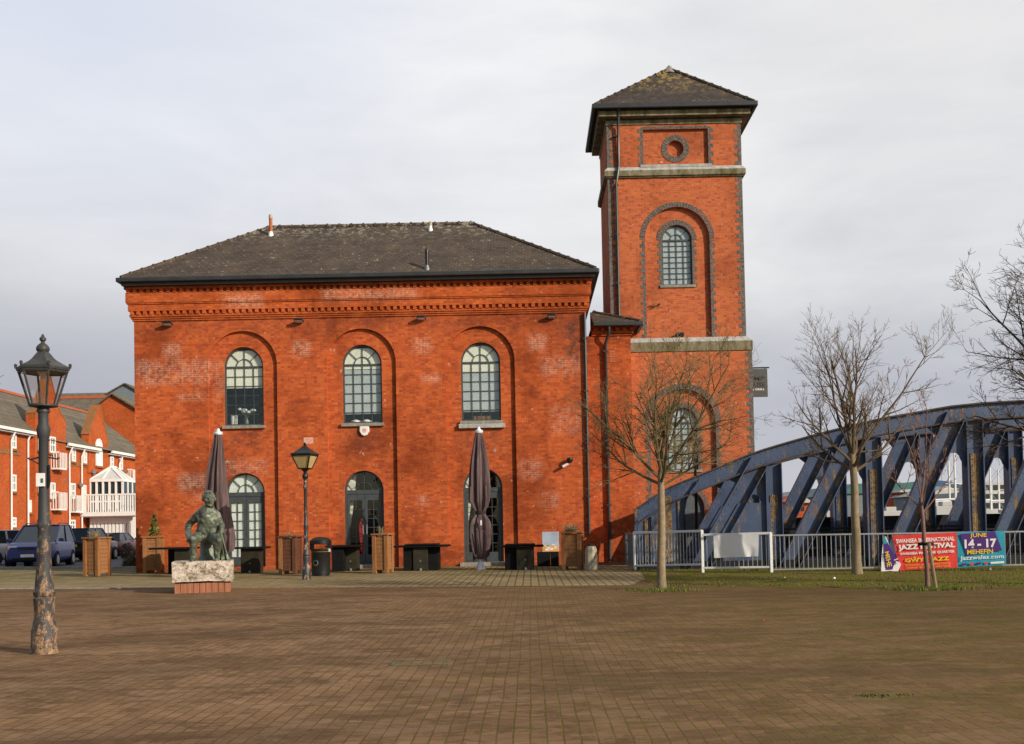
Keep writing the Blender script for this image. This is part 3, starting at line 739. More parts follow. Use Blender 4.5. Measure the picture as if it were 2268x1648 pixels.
b = MB(); b.tube([(p.x - .08, Y0 - .14, p.z - .12), (p.x - .28, Y0 - .2, p.z - .22)], [.045, .05], 8); b.build('spotlight', M['chrome'], o, smooth=True)
def downpipe(parent, pts, r, mat='gutter'):
    b = MB(); b.tube(pts, r, 8); o = b.build('downpipe', M[mat], parent, smooth=True)
    c_ = MB(); zs = [p[2] for p in pts]; z = max(zs) - .9
    x, y = pts[-1][0], pts[-1][1]
    while z > min(zs) + .4:
        c_.cbox((x, y + .01, z), (r * 3.0, r * 2.3, .05)); z -= 1.8
    c_.build('pipe_clip', M[mat], o); return o
xp = HR - .02
downpipe(hall, [(xp, Y0 - .08, hz(1194)), (xp, Y0 - .08, ZC - .02)][::-1], .045)
# ------------------------------------------------------------------ link block
LX1 = at(1402, 980, YL).x
ZLC = at(1350, 744, YL).z; ZLE = at(1350, 716, YL).z
for_link = hall
m = MB(); m.box((HR - .34, YL, -.05), (LX1, HB, ZLC)); lw = m.build('link_wall', M['brick'], hall)
c = MB(); zl = [ZLC, ZLC + .07, ZLC + .16, ZLC + .27, ZLE - .10]
for a, b_, p_ in ((zl[0], zl[1] - .002, .05), (zl[1], zl[2] - .001, .10), (zl[2], zl[3] - .001, .06), (zl[3], zl[4], .17)):
    c.box((HR + .26, YL - p_, a), (LX1 + p_, HB, b_))
teeth(c, zl[2], zl[3], YL - .06, YL - .16, HR + .27, LX1 + .15)
c.build('link_cornice', M['brick_trim'], hall)
LEX = at(1418, 716, YL - .3).x; LEY = YL - .30; s22 = math.tan(R(23)); top = YT - .02 - LEY
rf = MB(); xr = LEX - top; xl = HR + .3
rf.add([(xl, LEY, ZLE), (LEX, LEY, ZLE), (xr, LEY + top, ZLE + top * s22), (xl, LEY + top, ZLE + top * s22), (LEX, YT - .02, ZLE),
        (xl, LEY, ZLE - .08), (LEX, LEY, ZLE - .08), (LEX, YT - .02, ZLE - .08), (xl, YT - .02, ZLE - .08)],
       [(0, 1, 2, 3), (1, 4, 2), (0, 5, 6, 1), (1, 6, 7, 4), (5, 8, 7, 6), (4, 7, 8, 3, 2), (0, 3, 8, 5)])
lr = rf.build('link_roof', M['roof'], hall)
rt = MB(); ridge_tiles(rt, (LEX, LEY, ZLE), (xr, LEY + top, ZLE + top * s22), .075, .4); rt.build('ridge_tile', M['roof'], lr, smooth=True)
g = MB(); g.box((xl, LEY - .11, ZLE - .16), (LEX + .11, LEY - .002, ZLE - .02)); g.box((LEX + .002, LEY, ZLE - .16), (LEX + .11, YT - .03, ZLE - .02)); g.build('gutter', M['gutter'], hall, bevel=.02)
xa = at(1347, 730, YL).x; xb = at(1341, 800, YL).x
downpipe(hall, [(xa, LEY - .02, ZLE - .1), (xa, LEY, ZLE - .42), (xb, YL - .09, ZLE - .75), (xb, YL - .09, .05)], .055)
p = at(1356, 790, YL); b = MB()
for k in range(5): b.box((p.x - .10, YL - .012, p.z - .2 + k * .085), (p.x + .10, YL + .01, p.z - .13 + k * .085))
b.build('air_brick', M['terracotta'], hall)
# ------------------------------------------------------------------ tower
TC = at(1498.5, 560, YT).x
THW = 150.5 / (F_PX / YT)               # half width of the upper stages
TD = 3.45                               # depth
ZS1a, ZS1b, ZS1c = tz(780), tz(759), tz(749)
ZS2a, ZS2b, ZS2c = tz(393), tz(378), tz(370)
ZB0, ZB1, ZA0, ZA1, ZTE = tz(275.5), tz(265), tz(262), tz(249.5), tz(238)
TBK = YT + TD
tower = thing('brick_tower', 'tall square red brick tower with grey quoins and pyramid slate roof', 'tower', (TC, YT, 0))
LHW = THW + .17
S3 = THW
rdp = .13
sc_px = F_PX / YT
def rpx(v): return v / sc_px
m = MB()
# lower stage
dcx = at(1513, 1000, YT).x
lo_ring_c = tz(850 + 84.7, 1513); lo_R = rpx(84.7); lo_r = rpx(72.5)
def bigarch(cx, r, zb, zc): return arch(cx, 2 * r, zb, zc + r, 28)
LZ0 = -.05
lowin = arch(dcx, rpx(66), tz(1041, 1513), tz(903, 1513)); lodoor = arch(dcx, rpx(88), .1, tz(1083, 1510))
m.plate([(TC - LHW, LZ0), (dcx - lo_r, LZ0)] + arch(dcx, 2*lo_r, LZ0, lo_ring_c + lo_r, 28)[2:][::-1] + [(dcx + lo_r, LZ0), (TC + LHW, LZ0), (TC + LHW, ZS1a), (TC - LHW, ZS1a)], [], fxz(YT - .12), rdp)
m.plate([(dcx - lo_r - .2, LZ0), (dcx + lo_r + .2, LZ0), (dcx + lo_r + .2, lo_ring_c + lo_r + .2), (dcx - lo_r - .2, lo_ring_c + lo_r + .2)], [lowin, lodoor], fxz(YT - .12 + rdp + .002), .3)
m.box((TC - LHW, YT + .1, LZ0), (TC - LHW + .3, TBK, ZS1a)); m.box((TC + LHW - .3, YT + .1, LZ0), (TC + LHW, TBK, ZS1a)); m.box((TC - LHW + .31, TBK - .3, LZ0), (TC + LHW - .31, TBK, ZS1a))
# stage two
ucx = at(1501.5, 600, YT).x; up_c = tz(446 + 83, 1502); up_R = rpx(83); up_r = rpx(72)
upwin = arch(ucx, rpx(67), tz(629.6), tz(496))
Z2T = ZS2a
m.plate([(TC - THW, ZS1c), (ucx - up_r, ZS1c)] + arch(ucx, 2*up_r, ZS1c, up_c + up_r, 28)[2:][::-1] + [(ucx + up_r, ZS1c), (TC + THW, ZS1c), (TC + THW, Z2T), (TC - THW, Z2T)], [], fxz(YT), rdp)
m.plate([(ucx - up_r - .2, ZS1c), (ucx + up_r + .2, ZS1c), (ucx + up_r + .2, up_c + up_r + .2), (ucx - up_r - .2, up_c + up_r + .2)], [upwin], fxz(YT + rdp + .002), .3)
for sx in (-1, 1):
    a, b_ = sorted((TC + sx * THW, TC + sx * (THW - .3))); m.box((a, YT + rdp + .003, ZS1c), (b_, TBK, Z2T))
m.box((TC - THW + .31, TBK - .3, ZS1c), (TC + THW - .31, TBK, Z2T))
# stage three
pcx = at(1496.5, 327, YT).x; pz0, pz1 = tz(364), tz(286); phw = rpx(72.5); ocz = tz(327); oR, oi = rpx(31.5), rpx(18.5)
m.plate([(TC - S3, ZS2c), (TC + S3, ZS2c), (TC + S3, ZB0), (TC - S3, ZB0)], [[(pcx - phw, pz0), (pcx + phw, pz0), (pcx + phw, pz1), (pcx - phw, pz1)]], fxz(YT), .10)
m.plate([(pcx - phw - .1, pz0 - .1), (pcx + phw + .1, pz0 - .1), (pcx + phw + .1, pz1 + .1), (pcx - phw - .1, pz1 + .1)], [ringpts(pcx, ocz, oi, 28)], fxz(YT + .102), .14)
m.box((pcx - .6, YT + .25, ocz - .6), (pcx + .6, YT + .3, ocz + .6))
for sx in (-1, 1):
    a, b_ = sorted((TC + sx * S3, TC + sx * (S3 - .3))); m.box((a, YT + .103, ZS2c), (b_, TBK, ZB0))
m.box((TC - S3 + .31, TBK - .3, ZS2c), (TC + S3 - .31, TBK, ZB0))
m.build('wall', M['brick_tower'], tower)
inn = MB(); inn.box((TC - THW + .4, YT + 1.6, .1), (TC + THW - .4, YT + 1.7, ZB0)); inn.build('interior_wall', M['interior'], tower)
# string courses (moulded: body, drip, weathered top)
def string(z0, z1, z2, hw, p, name='string_course', yf=YT):
    s = MB(); s.box((TC - hw - p, yf - p, z0 + .05), (TC + hw + p, TBK + p, z1)); s.box((TC - hw - p * .55, yf - p * .55, z0), (TC + hw + p * .55, TBK + p * .55, z0 + .048))
    o = s.build(name, M['stone'], tower, bevel=.015)
    t_ = MB(); vs = []
    for x, y in ((TC - hw - p, yf - p), (TC + hw + p, yf - p), (TC + hw + p, TBK + p), (TC - hw - p, TBK + p)): vs.append((x, y, z1 + .002))
    for x, y in ((TC - hw, yf - .01), (TC + hw, yf - .01), (TC + hw, TBK), (TC - hw, TBK)): vs.append((x, y, z2 + .02))
    t_.add(vs, [(0,1,5,4), (1,2,6,5), (2,3,7,6), (3,0,4,7), (0,3,2,1), (4,5,6,7)]); t_.build('ledge', M['stone_top'], o)
string(ZS2a, ZS2b, ZS2c, THW, .12)
s = MB(); s.box((TC - LHW - .03, YT - .16, ZS1a), (TC + LHW + .03, TBK + .04, ZS1b)); o = s.build('string_course', M['stone'], tower, bevel=.02)
t_ = MB(); vs = [(TC - LHW - .03, YT - .16, ZS1b + .002), (TC + LHW + .03, YT - .16, ZS1b + .002), (TC + LHW + .03, TBK + .04, ZS1b + .002), (TC - LHW - .03, TBK + .04, ZS1b + .002),
    (TC - THW, YT - .005, ZS1c + .02), (TC + THW, YT - .005, ZS1c + .02), (TC + THW, TBK, ZS1c + .02), (TC - THW, TBK, ZS1c + .02)]
t_.add(vs, [(0,1,5,4), (1,2,6,5), (2,3,7,6), (3,0,4,7), (0,3,2,1), (4,5,6,7)]); t_.build('ledge', M['stone_top'], o)
# top cornice bands
s = MB(); s.box((TC - S3 - .03, YT - .04, ZB0 + .001), (TC + S3 + .03, TBK + .04, ZB1)); s.box((TC - S3 - .30, YT - .30, ZA0), (TC + S3 + .30, TBK + .30, ZA1)); s.build('cornice', M['stone'], tower, bevel=.015)
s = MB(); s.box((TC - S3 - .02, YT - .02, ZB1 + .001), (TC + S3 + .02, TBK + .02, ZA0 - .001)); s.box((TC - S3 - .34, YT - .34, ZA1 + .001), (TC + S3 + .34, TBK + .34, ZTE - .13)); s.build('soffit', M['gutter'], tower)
tov = .42
tev = [(TC - S3 - tov, YT - tov), (TC + S3 + tov, YT - tov), (TC + S3 + tov, TBK + tov), (TC - S3 - tov, TBK + tov)]
TY = (YT + TBK) / 2
apx = at(1482, 153, TY)
rf = MB(); hip(rf, tev, ZTE, [(apx.x, TY)], apx.z, .10); tr = rf.build('roof', M['roof_tower'], tower)
rt = MB()
for e in tev: ridge_tiles(rt, (*e, ZTE), (apx.x, TY, apx.z), .08, .38)
rt.build('ridge_tile', M['roof_tower'], tr, smooth=True)
b = MB(); b.lathe((apx.x, TY, apx.z), [(.30, -.22), (.16, -.02), (.05, .12), (0.02, .14)], 8); b.build('roof_cap', M['sill'], tr)
g = MB(); gutter_loop(g, tev, ZTE - .01, .12, .17); g.build('gutter', M['gutter'], tower, bevel=.02)
# toothed quoins in grey brick
def quoin(mb, x, zs, ze, w1, w2, sgn, yf, h=.15, ret=None):
    z = zs; k = 0; mb = MB()
    while z < ze - .03:
        w = w1 if k % 2 else w2; z2 = min(z + h, ze)
        a, b_ = sorted((x, x + sgn * w)); mb.box((a, yf - .006, z + .001), (b_, yf + .05, z2 - .001))
        if ret:      # the return on the side wall
            xa_, xb_ = sorted((x - sgn * .006, x + sgn * .05)); mb.box((xa_, yf + .052, z + .001), (xb_, yf + (w2 if k % 2 else w1), z2 - .001))
        z += h; k += 1
    mb.build('quoin', M['quoin'], tower)
q = None
for sgn, xq in ((1, TC - THW), (-1, TC + THW)):
    quoin(q, xq, ZS1c + .03, ZS2a - .01, .13, .25, sgn, YT, ret=True); quoin(q, xq, ZS2c + .03, ZB0 - .01, .13, .25, sgn, YT, ret=True)
for sgn, xq in ((1, TC - LHW), (-1, TC + LHW)): quoin(q, xq, .1, ZS1a - .01, .13, .25, sgn, YT - .12, ret=True)
# jambs of the recesses
for (cx_, r_, zb, zc, yf) in ((ucx, up_r, ZS1c + .03, up_c, YT), (dcx, lo_r, .1, lo_ring_c, YT - .12)):
    for sgn in (-1, 1): quoin(q, cx_ + sgn * r_, zb, zc, .10, .19, sgn, yf)
for (w_, yf) in ((upwin, YT + rdp), (lowin, YT - .12 + rdp)):
    x0, x1 = w_[0][0], w_[1][0]; zb = w_[0][1]; zc = w_[2][1]
    for sgn, xx in ((-1, x0), (1, x1)): quoin(q, xx, zb - .1, zc, .09, .17, sgn, yf)
for sgn in (-1, 1): quoin(q, pcx + sgn * phw, pz0 - .02, pz1 + .08, .10, .19, sgn, YT)
rg = None
def vouss(mb, cx, cz, r0_, r1_, yf, a0=0, a1=math.pi, st=.10):
    n = max(6, int((a1 - a0) * (r0_ + r1_) / 2 / st)); random.seed(int(cx * 100)); mb = MB()
    for i in range(n):
        a, b_ = a0 + (a1 - a0) * (i + .06) / n, a0 + (a1 - a0) * (i + .94) / n; e = random.uniform(0, .012)
        pq = [(cx + rr * math.cos(t), cz + rr * math.sin(t)) for rr, t in ((r0_, a), (r1_, a), (r1_, b_), (r0_, b_))]
        mb.add([(p[0], yf - .008 - e, p[1]) for p in pq] + [(p[0], yf + .06, p[1]) for p in pq], [(0,1,2,3), (7,6,5,4), (0,4,5,1), (1,5,6,2), (2,6,7,3), (3,7,4,0)])
    mb.build('arch_ring', M['quoin'], tower)
vouss(rg, ucx, up_c, up_r, up_R, YT); vouss(rg, dcx, lo_ring_c, lo_r, lo_R, YT - .12)
vouss(rg, ucx, upwin[2][1], rpx(33.7), rpx(45), YT + rdp); vouss(rg, dcx, lowin[2][1], rpx(33.2), rpx(45), YT - .12 + rdp)
vouss(rg, dcx, lodoor[2][1], rpx(44.3), rpx(55), YT - .12 + rdp)
vouss(rg, pcx, ocz, oi, oR, YT + .10, 0, 2 * math.pi, .09)
n_ = int(2 * phw / .11); rg = MB()
for i in range(n_):
    x = pcx - phw - .02 + (2 * phw + .04) * i / n_; rg.box((x + .004, YT - .009, pz1 + .004), (x + .1, YT + .05, pz1 + .11))
rg.build('panel_head', M['quoin'], tower)
s = MB(); s.box((pcx - phw - .12, YT - .04, pz0 - .10), (pcx + phw + .12, YT + .09, pz0 - .003)); s.build('panel_sill', M['stone_top'], tower)
sill(tower, ucx - rpx(40), ucx + rpx(40), upwin[0][1] + .003, .10, M['sill'], .05, YT + rdp); sill(tower, dcx - rpx(42), dcx + rpx(42), lowin[0][1] + .003, .10, M['sill'], .05, YT - .12 + rdp)
for wdef, yy in ((upwin, YT + rdp + .06), (lowin, YT + rdp - .06)):
    w_ = wdef[1][0] - wdef[0][0]; cx_ = (wdef[1][0] + wdef[0][0]) / 2; zt_ = max(p[1] for p in wdef)
    f = window(tower, cx_, wdef[0][1] + .004, zt_, w_, yy, 4, 8, .042, .018)
    b = MB(); b.plate(arch(cx_, w_ - .01, wdef[0][1] + .01, zt_ - .01), [], fxz(yy + .074), .006); b.build('screen', M['grey_screen'], f)
# tower door: dark double door under the arch
w_ = lodoor[1][0] - lodoor[0][0]; cx_ = dcx; zt_ = tz(1083, 1510)
d_ = MB(); d_.plate(arch(cx_, w_ - .006, .1, zt_ - .003), [], fxz(YT + rdp - .02), .06); dd_ = d_.build('door', M['mesh_grey'], tower)
b = MB(); b.box((cx_ - .03, YT + rdp - .05, .1), (cx_ + .03, YT + rdp - .021, zt_ - .05)); b.box((cx_ - .34, YT + rdp - .045, .1), (cx_ - .08, YT + rdp - .022, zt_ - .12)); b.build('door_panel', M['black'], dd_)
# downpipes on the tower
downpipe(tower, [(at(1369, 300, YT).x, YT - .38, ZTE - .15), (at(1369, 300, YT).x, YT - .12, ZB0 - .1), (at(1369, 330, YT).x, YT - .08, ZS2b + .2), (at(1368, 372, YT).x, YT - .2, ZS2b), (at(1364, 400, YT).x, YT - .10, ZS2a - .25), (at(1364, 400, YT).x, YT - .08, ZS1c + .1)], .05)
for (px, py) in ((1453, 677),):     # weed tufts rooted in the brickwork
    p = at(px, py, YT); t_ = MB(); random.seed(9)
    for k in range(40):
        a = Vector((random.uniform(-.18, .18), random.uniform(-.2, .0), random.uniform(-.07, .09))); t_.add([(p.x, YT + .14, p.z), tuple(Vector((p.x, YT + .14, p.z)) + a), tuple(Vector((p.x + .02, YT + .14, p.z + .03)) + a)], [(0, 1, 2)])
    tag(t_.build('wall_weed', M['weed']), 'small weed tuft rooted in the upper tower brickwork below the upper window', 'plant')
p = at(1506, 741, YT); b = MB(); b.cbox((p.x, YT + .05, p.z), (.3, .26, .09), Matrix.Rotation(R(-14), 3, 'X')); b.build('wall_light', M['black'], tower, bevel=.012)
# ------------------------------------------------------------------ bridge
BTH = R(4.5); BO = onplane(1412, 1262, Vector((3.1, 29.75, 0)), Vector((math.sin(BTH), math.cos(BTH), 0)))
ba = Vector((math.cos(BTH), -math.sin(BTH), 0)); bn = Vector((math.sin(BTH), math.cos(BTH), 0))
BO = Vector((BO.x, BO.y, 0))
def buz(px, py):
    p = onplane(px, py, BO, bn); return ((p - BO).dot(ba), p.z)
def bpt(u, z, w=0): return BO + ba * u + bn * w + Vector((0, 0, z))
bridge = thing('truss_bridge', 'blue riveted steel bowstring truss bridge with rusty flanges beside the tower', 'bridge', BO)
top = [buz(*p) for p in ((1413, 1127), (1463, 1091), (1500, 1073), (1542, 1057), (1600, 1033), (1667, 1005), (1728, 986), (1806, 964), (1881, 945), (1953, 928), (2026, 915.6), (2104, 901.5), (2182, 893.6), (2268, 889))]
ul, zl = top[-1]; uap = ul + 2.4; zap = zl + .035
# carry the bow on past its crown, symmetrical
half = [(u, z) for u, z in top if u < uap]; top = half + [(uap, zap)] + [(2 * uap - u, z) for u, z in reversed(half)]
def ztop(u):
    for (a, za), (b, zb) in zip(top, top[1:]):
        if a <= u <= b: return za + (zb - za) * (u - a) / (b - a)
    return top[-1][1]
CH = .40
UEND = 2 * uap
def prism(mb, pts, w0, w1):
    mb.plate(pts, [], lambda a, b, w: bpt(a, b, w0 + w), w1 - w0)
us = [top[0][0] + (UEND - top[0][0]) * k / 60 for k in range(61)]
w = MB()
def strip(mb, us, fz0, fz1, w0, w1):
    vs = []; fs = []
    for u in us:
        for (z, ww) in ((fz0(u), w0), (fz1(u), w0), (fz1(u), w1), (fz0(u), w1)): vs.append(bpt(u, z, ww))
    for i in range(len(us) - 1):
        for k in range(4):
            k2 = (k + 1) % 4; fs.append((4*i+k, 4*i+k2, 4*i+4+k2, 4*i+4+k))
    fs += [(0, 1, 2, 3), tuple(4 * (len(us) - 1) + k for k in (3, 2, 1, 0))]
    mb.add(vs, fs)
def rivets(mb, pts, w0, r=.022):
    for (u, z) in pts:
        c = bpt(u, z, w0); ring1 = []; n = 6
        vs = [c + ba * (r * math.cos(2*math.pi*k/n)) + Vector((0, 0, r * math.sin(2*math.pi*k/n))) for k in range(n)] + [c - bn * (r * .8)]
        mb.add(vs, [(k, (k + 1) % n, n) for k in range(n)])
uch = [u for u in us if u > buz(1500, 1073)[0] - .3]
def truss_parts():
    parts = []
    w = MB(); strip(w, us, lambda u: ztop(u) - CH, ztop, .10, .20); strip(w, us, lambda u: ztop(u) - CH, ztop, .42, .50)
    u_ = us[0]; pts = []
    while u_ < UEND: pts += [(u_, ztop(u_) - .07), (u_, ztop(u_) - CH + .07)]; u_ += .16
    rivets(w, pts, .10)
    parts.append(w.build('top_chord', M['bridge'], bridge))
    w = MB(); strip(w, us, lambda u: ztop(u) + .003, lambda u: ztop(u) + .045, .0, .62); strip(w, us, lambda u: ztop(u) - CH - .045, lambda u: ztop(u) - CH - .003, .0, .22); strip(w, us, lambda u: ztop(u) - CH - .045, lambda u: ztop(u) - CH - .003, .40, .62)
    parts.append(w.build('chord_flange', M['bridge_flange'], bridge))
    # end plate with a hollow right edge
    w = MB(); e = [buz(*p) for p in ((1412, 1262), (1413, 1130), (1463, 1094), (1500, 1077), (1548, 1060), (1541, 1074), (1530, 1088), (1521, 1108), (1516, 1135), (1515, 1165), (1515, 1262))]
    e = [(a, b - .02) if 0 < i < 5 else (a, b) for i, (a, b) in enumerate(e)]
    prism(w, e, .12, .20); 
    hol = e[4:]
    for (a, b) in zip(hol, hol[1:]):       # rim of the hollow edge
        w.add([bpt(*a, -.02), bpt(*b, -.02), bpt(*b, .4), bpt(*a, .4)], [(0, 1, 2, 3)])
    for (a, b) in zip(e[:1] + e[1:2], e[1:2]): w.add([bpt(*a, .0), bpt(*b, .0), bpt(*b, .5), bpt(*a, .5)], [(0, 1, 2, 3)])
    ep = w.build('end_plate', M['bridge'], bridge); parts.append(ep)
    w = MB()
    for px, wd in ((1432, .09), (1446, .07), (1481, .22), (1505, .06)):
        u, _ = buz(px, 1180); zt_ = ztop(u) - .5 if px != 1481 else .0 + buz(1481, 1098)[1]
        prism(w, [(u - wd/2, -.05), (u + wd/2, -.05), (u + wd/2, zt_), (u - wd/2, zt_)], .05 if px == 1446 else .085, .119)
        z_ = .05; pp = []
        while z_ < zt_: pp += [(u - wd * .28, z_), (u + wd * .28, z_)]; z_ += .15
        if px != 1446: rivets(w, pp, .085)
    parts.append(w.build('stiffener', M['bridge_rust'], bridge))
    return parts
up = [buz(px, 1120)[0] for px in (1716, 1941, 2165)]
sp = (up[2] - up[0]) / 2
posts = [up[0] + sp * k for k in range(-0, 9)]
posts = [u for u in posts if u < UEND - 1.2]
PW = .46
def make_post(u):
    w = MB(); zt_ = ztop(u) - CH - .05
    prism(w, [(u - PW/2, -.05), (u + PW/2, -.05), (u + PW/2, zt_), (u - PW/2, zt_)], .14, .20)
    for sx in (-1, 1):     # angle flanges either side
        a, b = sorted((u + sx * PW/2, u + sx * (PW/2 - .025))); prism(w, [(a, -.05), (b, -.05), (b, zt_), (a, zt_)], -.0, .138); prism(w, [(a, -.05), (b, -.05), (b, zt_), (a, zt_)], .202, .5)
    o = w.build('post', M['bridge'], bridge)
    w = MB(); zc = zt_ - .9
    for sx in (-1, 1): prism(w, [(u + sx * .055 - .05, -.05), (u + sx * .055 + .05, -.05), (u + sx * .055 + .05, zc), (u + sx * .055 - .05, zc)], .115, .139)
    pts = []; z_ = .1
    while z_ < zc: pts += [(u - .055, z_), (u + .055, z_)]; z_ += .15
    rivets(w, pts, .115, .026); w.build('rivet_strip', M['bridge_rust'], o)
    # gusset under the chord on the diagonal's side
    w = MB(); s = 1 if u <= uap + .1 else -1
    gz = zt_ - 1.05; g = [(u, zt_), (u - s * 1.25, ztop(u - s * 1.25) - CH - .05)]
    for k in range(7):          # rounded throat
        a = math.pi * k / 6; g.append((u - s * (PW/2 + .32 + .17 * math.cos(a) * 1.0), gz + .18 * math.sin(a) + (.34 if k == 0 else 0)))
    g.append((u - s * PW/2 * .9, gz - .3)); g.append((u, gz - .3))
    prism(w, g, .155, .185); pts = [(u - s * (PW/2 + .1 + .12 * i), zt_ - .12 - .1 * j) for i in range(7) for j in range(2)]
    rivets(w, pts, .155); w.build('gusset', M['bridge'], o)
    return o
def make_diag(u0, u1, s=1):
    """from the foot beside post u0 up to the head of post u1"""
    zt_ = ztop(u1 - s * .62) - CH * .6
    a = Vector((u0, -.05)); b = Vector((u1 - s * .50, zt_)); d = (b - a).normalized(); n = Vector((-d.y, d.x)); hw = .265
    w = MB(); prism(w, [tuple(a - n * hw), tuple(a + n * hw), tuple(b + n * hw), tuple(b - n * hw)], .13, .19)
    for sx in (-1, 1):
        p, q = n * hw * sx, n * (hw - .025) * sx; prism(w, [tuple(a + p), tuple(a + q), tuple(b + q), tuple(b + p)], -.05, .128)
    o = w.build('diagonal', M['bridge'], bridge)
    w = MB(); pts = []; L = (b - a).length; t_ = .2
    while t_ < L - .2:
        for sx in (-1, 1): pts.append(tuple(a + d * t_ + n * sx * (hw - .10)))
        t_ += .17
    rivets(w, pts, .13, .024)
    st = n * -(hw - .03); st2 = n * -(hw - .13)
    prism(w, [tuple(a + st), tuple(a + st2), tuple(b + st2), tuple(b + st)], .112, .129)
    w.build('rivet_strip', M['bridge_rust'], o); return o
parts = truss_parts()
for u in posts: parts.append(make_post(u))
d0 = buz(1523, 1262)[0]
parts.append(make_diag(d0 + .32, posts[0] + .12))
for k in range(1, len(posts)):
    if posts[k] <= uap + .1: parts.append(make_diag(posts[k-1] + .32, posts[k]))
    else: parts.append(make_diag(posts[k] - .32, posts[k-1], -1))
w = MB(); a, b = buz(1638, 1113), buz(1707, 1113)
prism(w, [(a[0] - .5, -.05), (b[0], -.05), (b[0], b[1]), (a[0] - .02, b[1]), (a[0] - .5, b[1] - .8)], .09, .125); parts.append(w.build('web_panel', M['bridge'], bridge))
w = MB(); strip(w, us, lambda u: -.05, lambda u: .22, .05, .45); parts.append(w.build('bottom_chord', M['deck'], bridge))
BW = 4.5
for o in list(parts):
    c = copy_tree(o, bridge); c.location = o.location + bn * BW
w = MB(); strip(w, [us[0] + 1.2, UEND - 1], lambda u: .02, lambda u: .16, .55, BW - .05); w.build('deck', M['deck'], bridge)
w = MB(); uu = [posts[0] - .9 + k * (UEND - posts[0]) / 20 for k in range(21)]
strip(w, uu, lambda u: .17, lambda u: 1.42, BW + .7, BW + .78); strip(w, uu, lambda u: 1.02, lambda u: 1.08, BW - .3, BW - .24)
for u in uu[::2]: w.add(MB().cbox(bpt(u, .6, BW - .27), (.06, .06, 1.0)).v, MB().cbox((0, 0, 0), (1, 1, 1)).f)
w.build('parapet', M['deck'], bridge)
w = MB(); strip(w, uu, lambda u: .95, lambda u: 1.0, .75, .80); strip(w, uu, lambda u: .5, lambda u: .54, .75, .80)
for u in uu: w.beam(bpt(u, .1, .78), bpt(u, 1.0, .78), .05, .05)
w.build('handrail', M['deck'], bridge)
# ------------------------------------------------------------------ railings
def rail_panel(name, label, p, q, zt, zb, mat, end_posts=(1, 1), gap=.115, r=.031, group=None, posts_at=()):
    p = Vector((p[0], p[1], 0)); q = Vector((q[0], q[1], 0)); d = (q - p); L = d.length; d.normalize()
    t = thing(name, label, 'railing', p, 0, group)
    m = MB(); m.beam(p + Vector((0, 0, zt[0])), q + Vector((0, 0, zt[1])), r * 2, r * 2); m.beam(p + Vector((0, 0, zb[0])), q + Vector((0, 0, zb[1])), r * 1.7, r * 1.7); m.build('rail', M[mat], t, bevel=.006)
    b = MB(); n = int(L / gap)
    for i in range(1, n):
        c = p + d * L * i / n; f = i / n
        b.tube([c + Vector((0, 0, zb[0] + (zb[1] - zb[0]) * f)), c + Vector((0, 0, zt[0] + (zt[1] - zt[0]) * f))], .011, 5)
    b.build('bars', M['metal'], t)
    for k, e in enumerate((p, q)):
        if end_posts[k]:
            m = MB(); m.box((e.x - .035, e.y - .03, -.05), (e.x + .035, e.y + .03, zt[k] + .02)); m.build('post', M[mat], t, bevel=.006)
    for f in posts_at:
        e = p + d * L * f; m = MB(); m.box((e.x - .03, e.y + .03, -.05), (e.x + .03, e.y + .08, zt[0])); m.build('post', M[mat], t, bevel=.006)
    return t
def zat(px, py, g): return at(px, py, g.y).z
g1, g2, g3 = gp(1406, 1263), gp(1557, 1268.5), gp(1709, 1268)
g4 = gp(2268, 1262)
d34 = (g4 - g3); g5 = g3 + d34 * 1.9
rail_panel('railing', 'white topped railing panel at the left end, in front of the blue end plate', g1, g2, (zat(1404, 1180, g1), zat(1554, 1176, g2)), (zat(1405, 1253, g1), zat(1556, 1250, g2)), 'rail_white')
rail_panel('railing', 'white topped railing panel carrying the plain white sheet', g2, g3, (zat(1557, 1185, g2), zat(1709, 1181, g3)), (zat(1557, 1258, g2), zat(1709, 1256, g3)), 'rail_white', (0, 1))
zt3 = (zat(1712, 1186, g3), zat(2268, 1177.5, g4)); zb3 = (zat(1712, 1262, g3), zat(2268, 1251, g4))
ex = lambda a: (a[0], a[0] + (a[1] - a[0]) * 1.9)
rail_panel('railing', 'long lower grey railing with thin bars carrying the festival banner', g3, g5, ex(zt3), ex(zb3), 'metal', (0, 1), .115, .02, None, [(gp(px, 1264).x - g3.x) / (g5.x - g3.x) for px in (1878, 2040, 2207, 2375)])
# short return panel to the left of the first railing
gl = gp(1386, 1256); t = thing('side_barrier', 'short dark grey slatted barrier turning back from the first railing panel', 'barrier', (gl.x, gl.y, 0))
m = MB(); zt_ = zat(1390, 1181, gl)
for i in range(9):
    f = i / 8; a = Vector((gl.x, gl.y, 0)).lerp(Vector((g1.x - .05, g1.y + .05, 0)), f); m.tube([a + Vector((0, 0, .1)), a + Vector((0, 0, zt_))], .015, 5)
m.build('bars', M['steel_dark'], t); m = MB(); m.beam((gl.x, gl.y, zt_), (g1.x - .05, g1.y + .05, zt_), .04, .04); m.beam((gl.x, gl.y, .1), (g1.x - .05, g1.y + .05, .1), .04, .04); m.build('rail', M['steel_dark'], t)
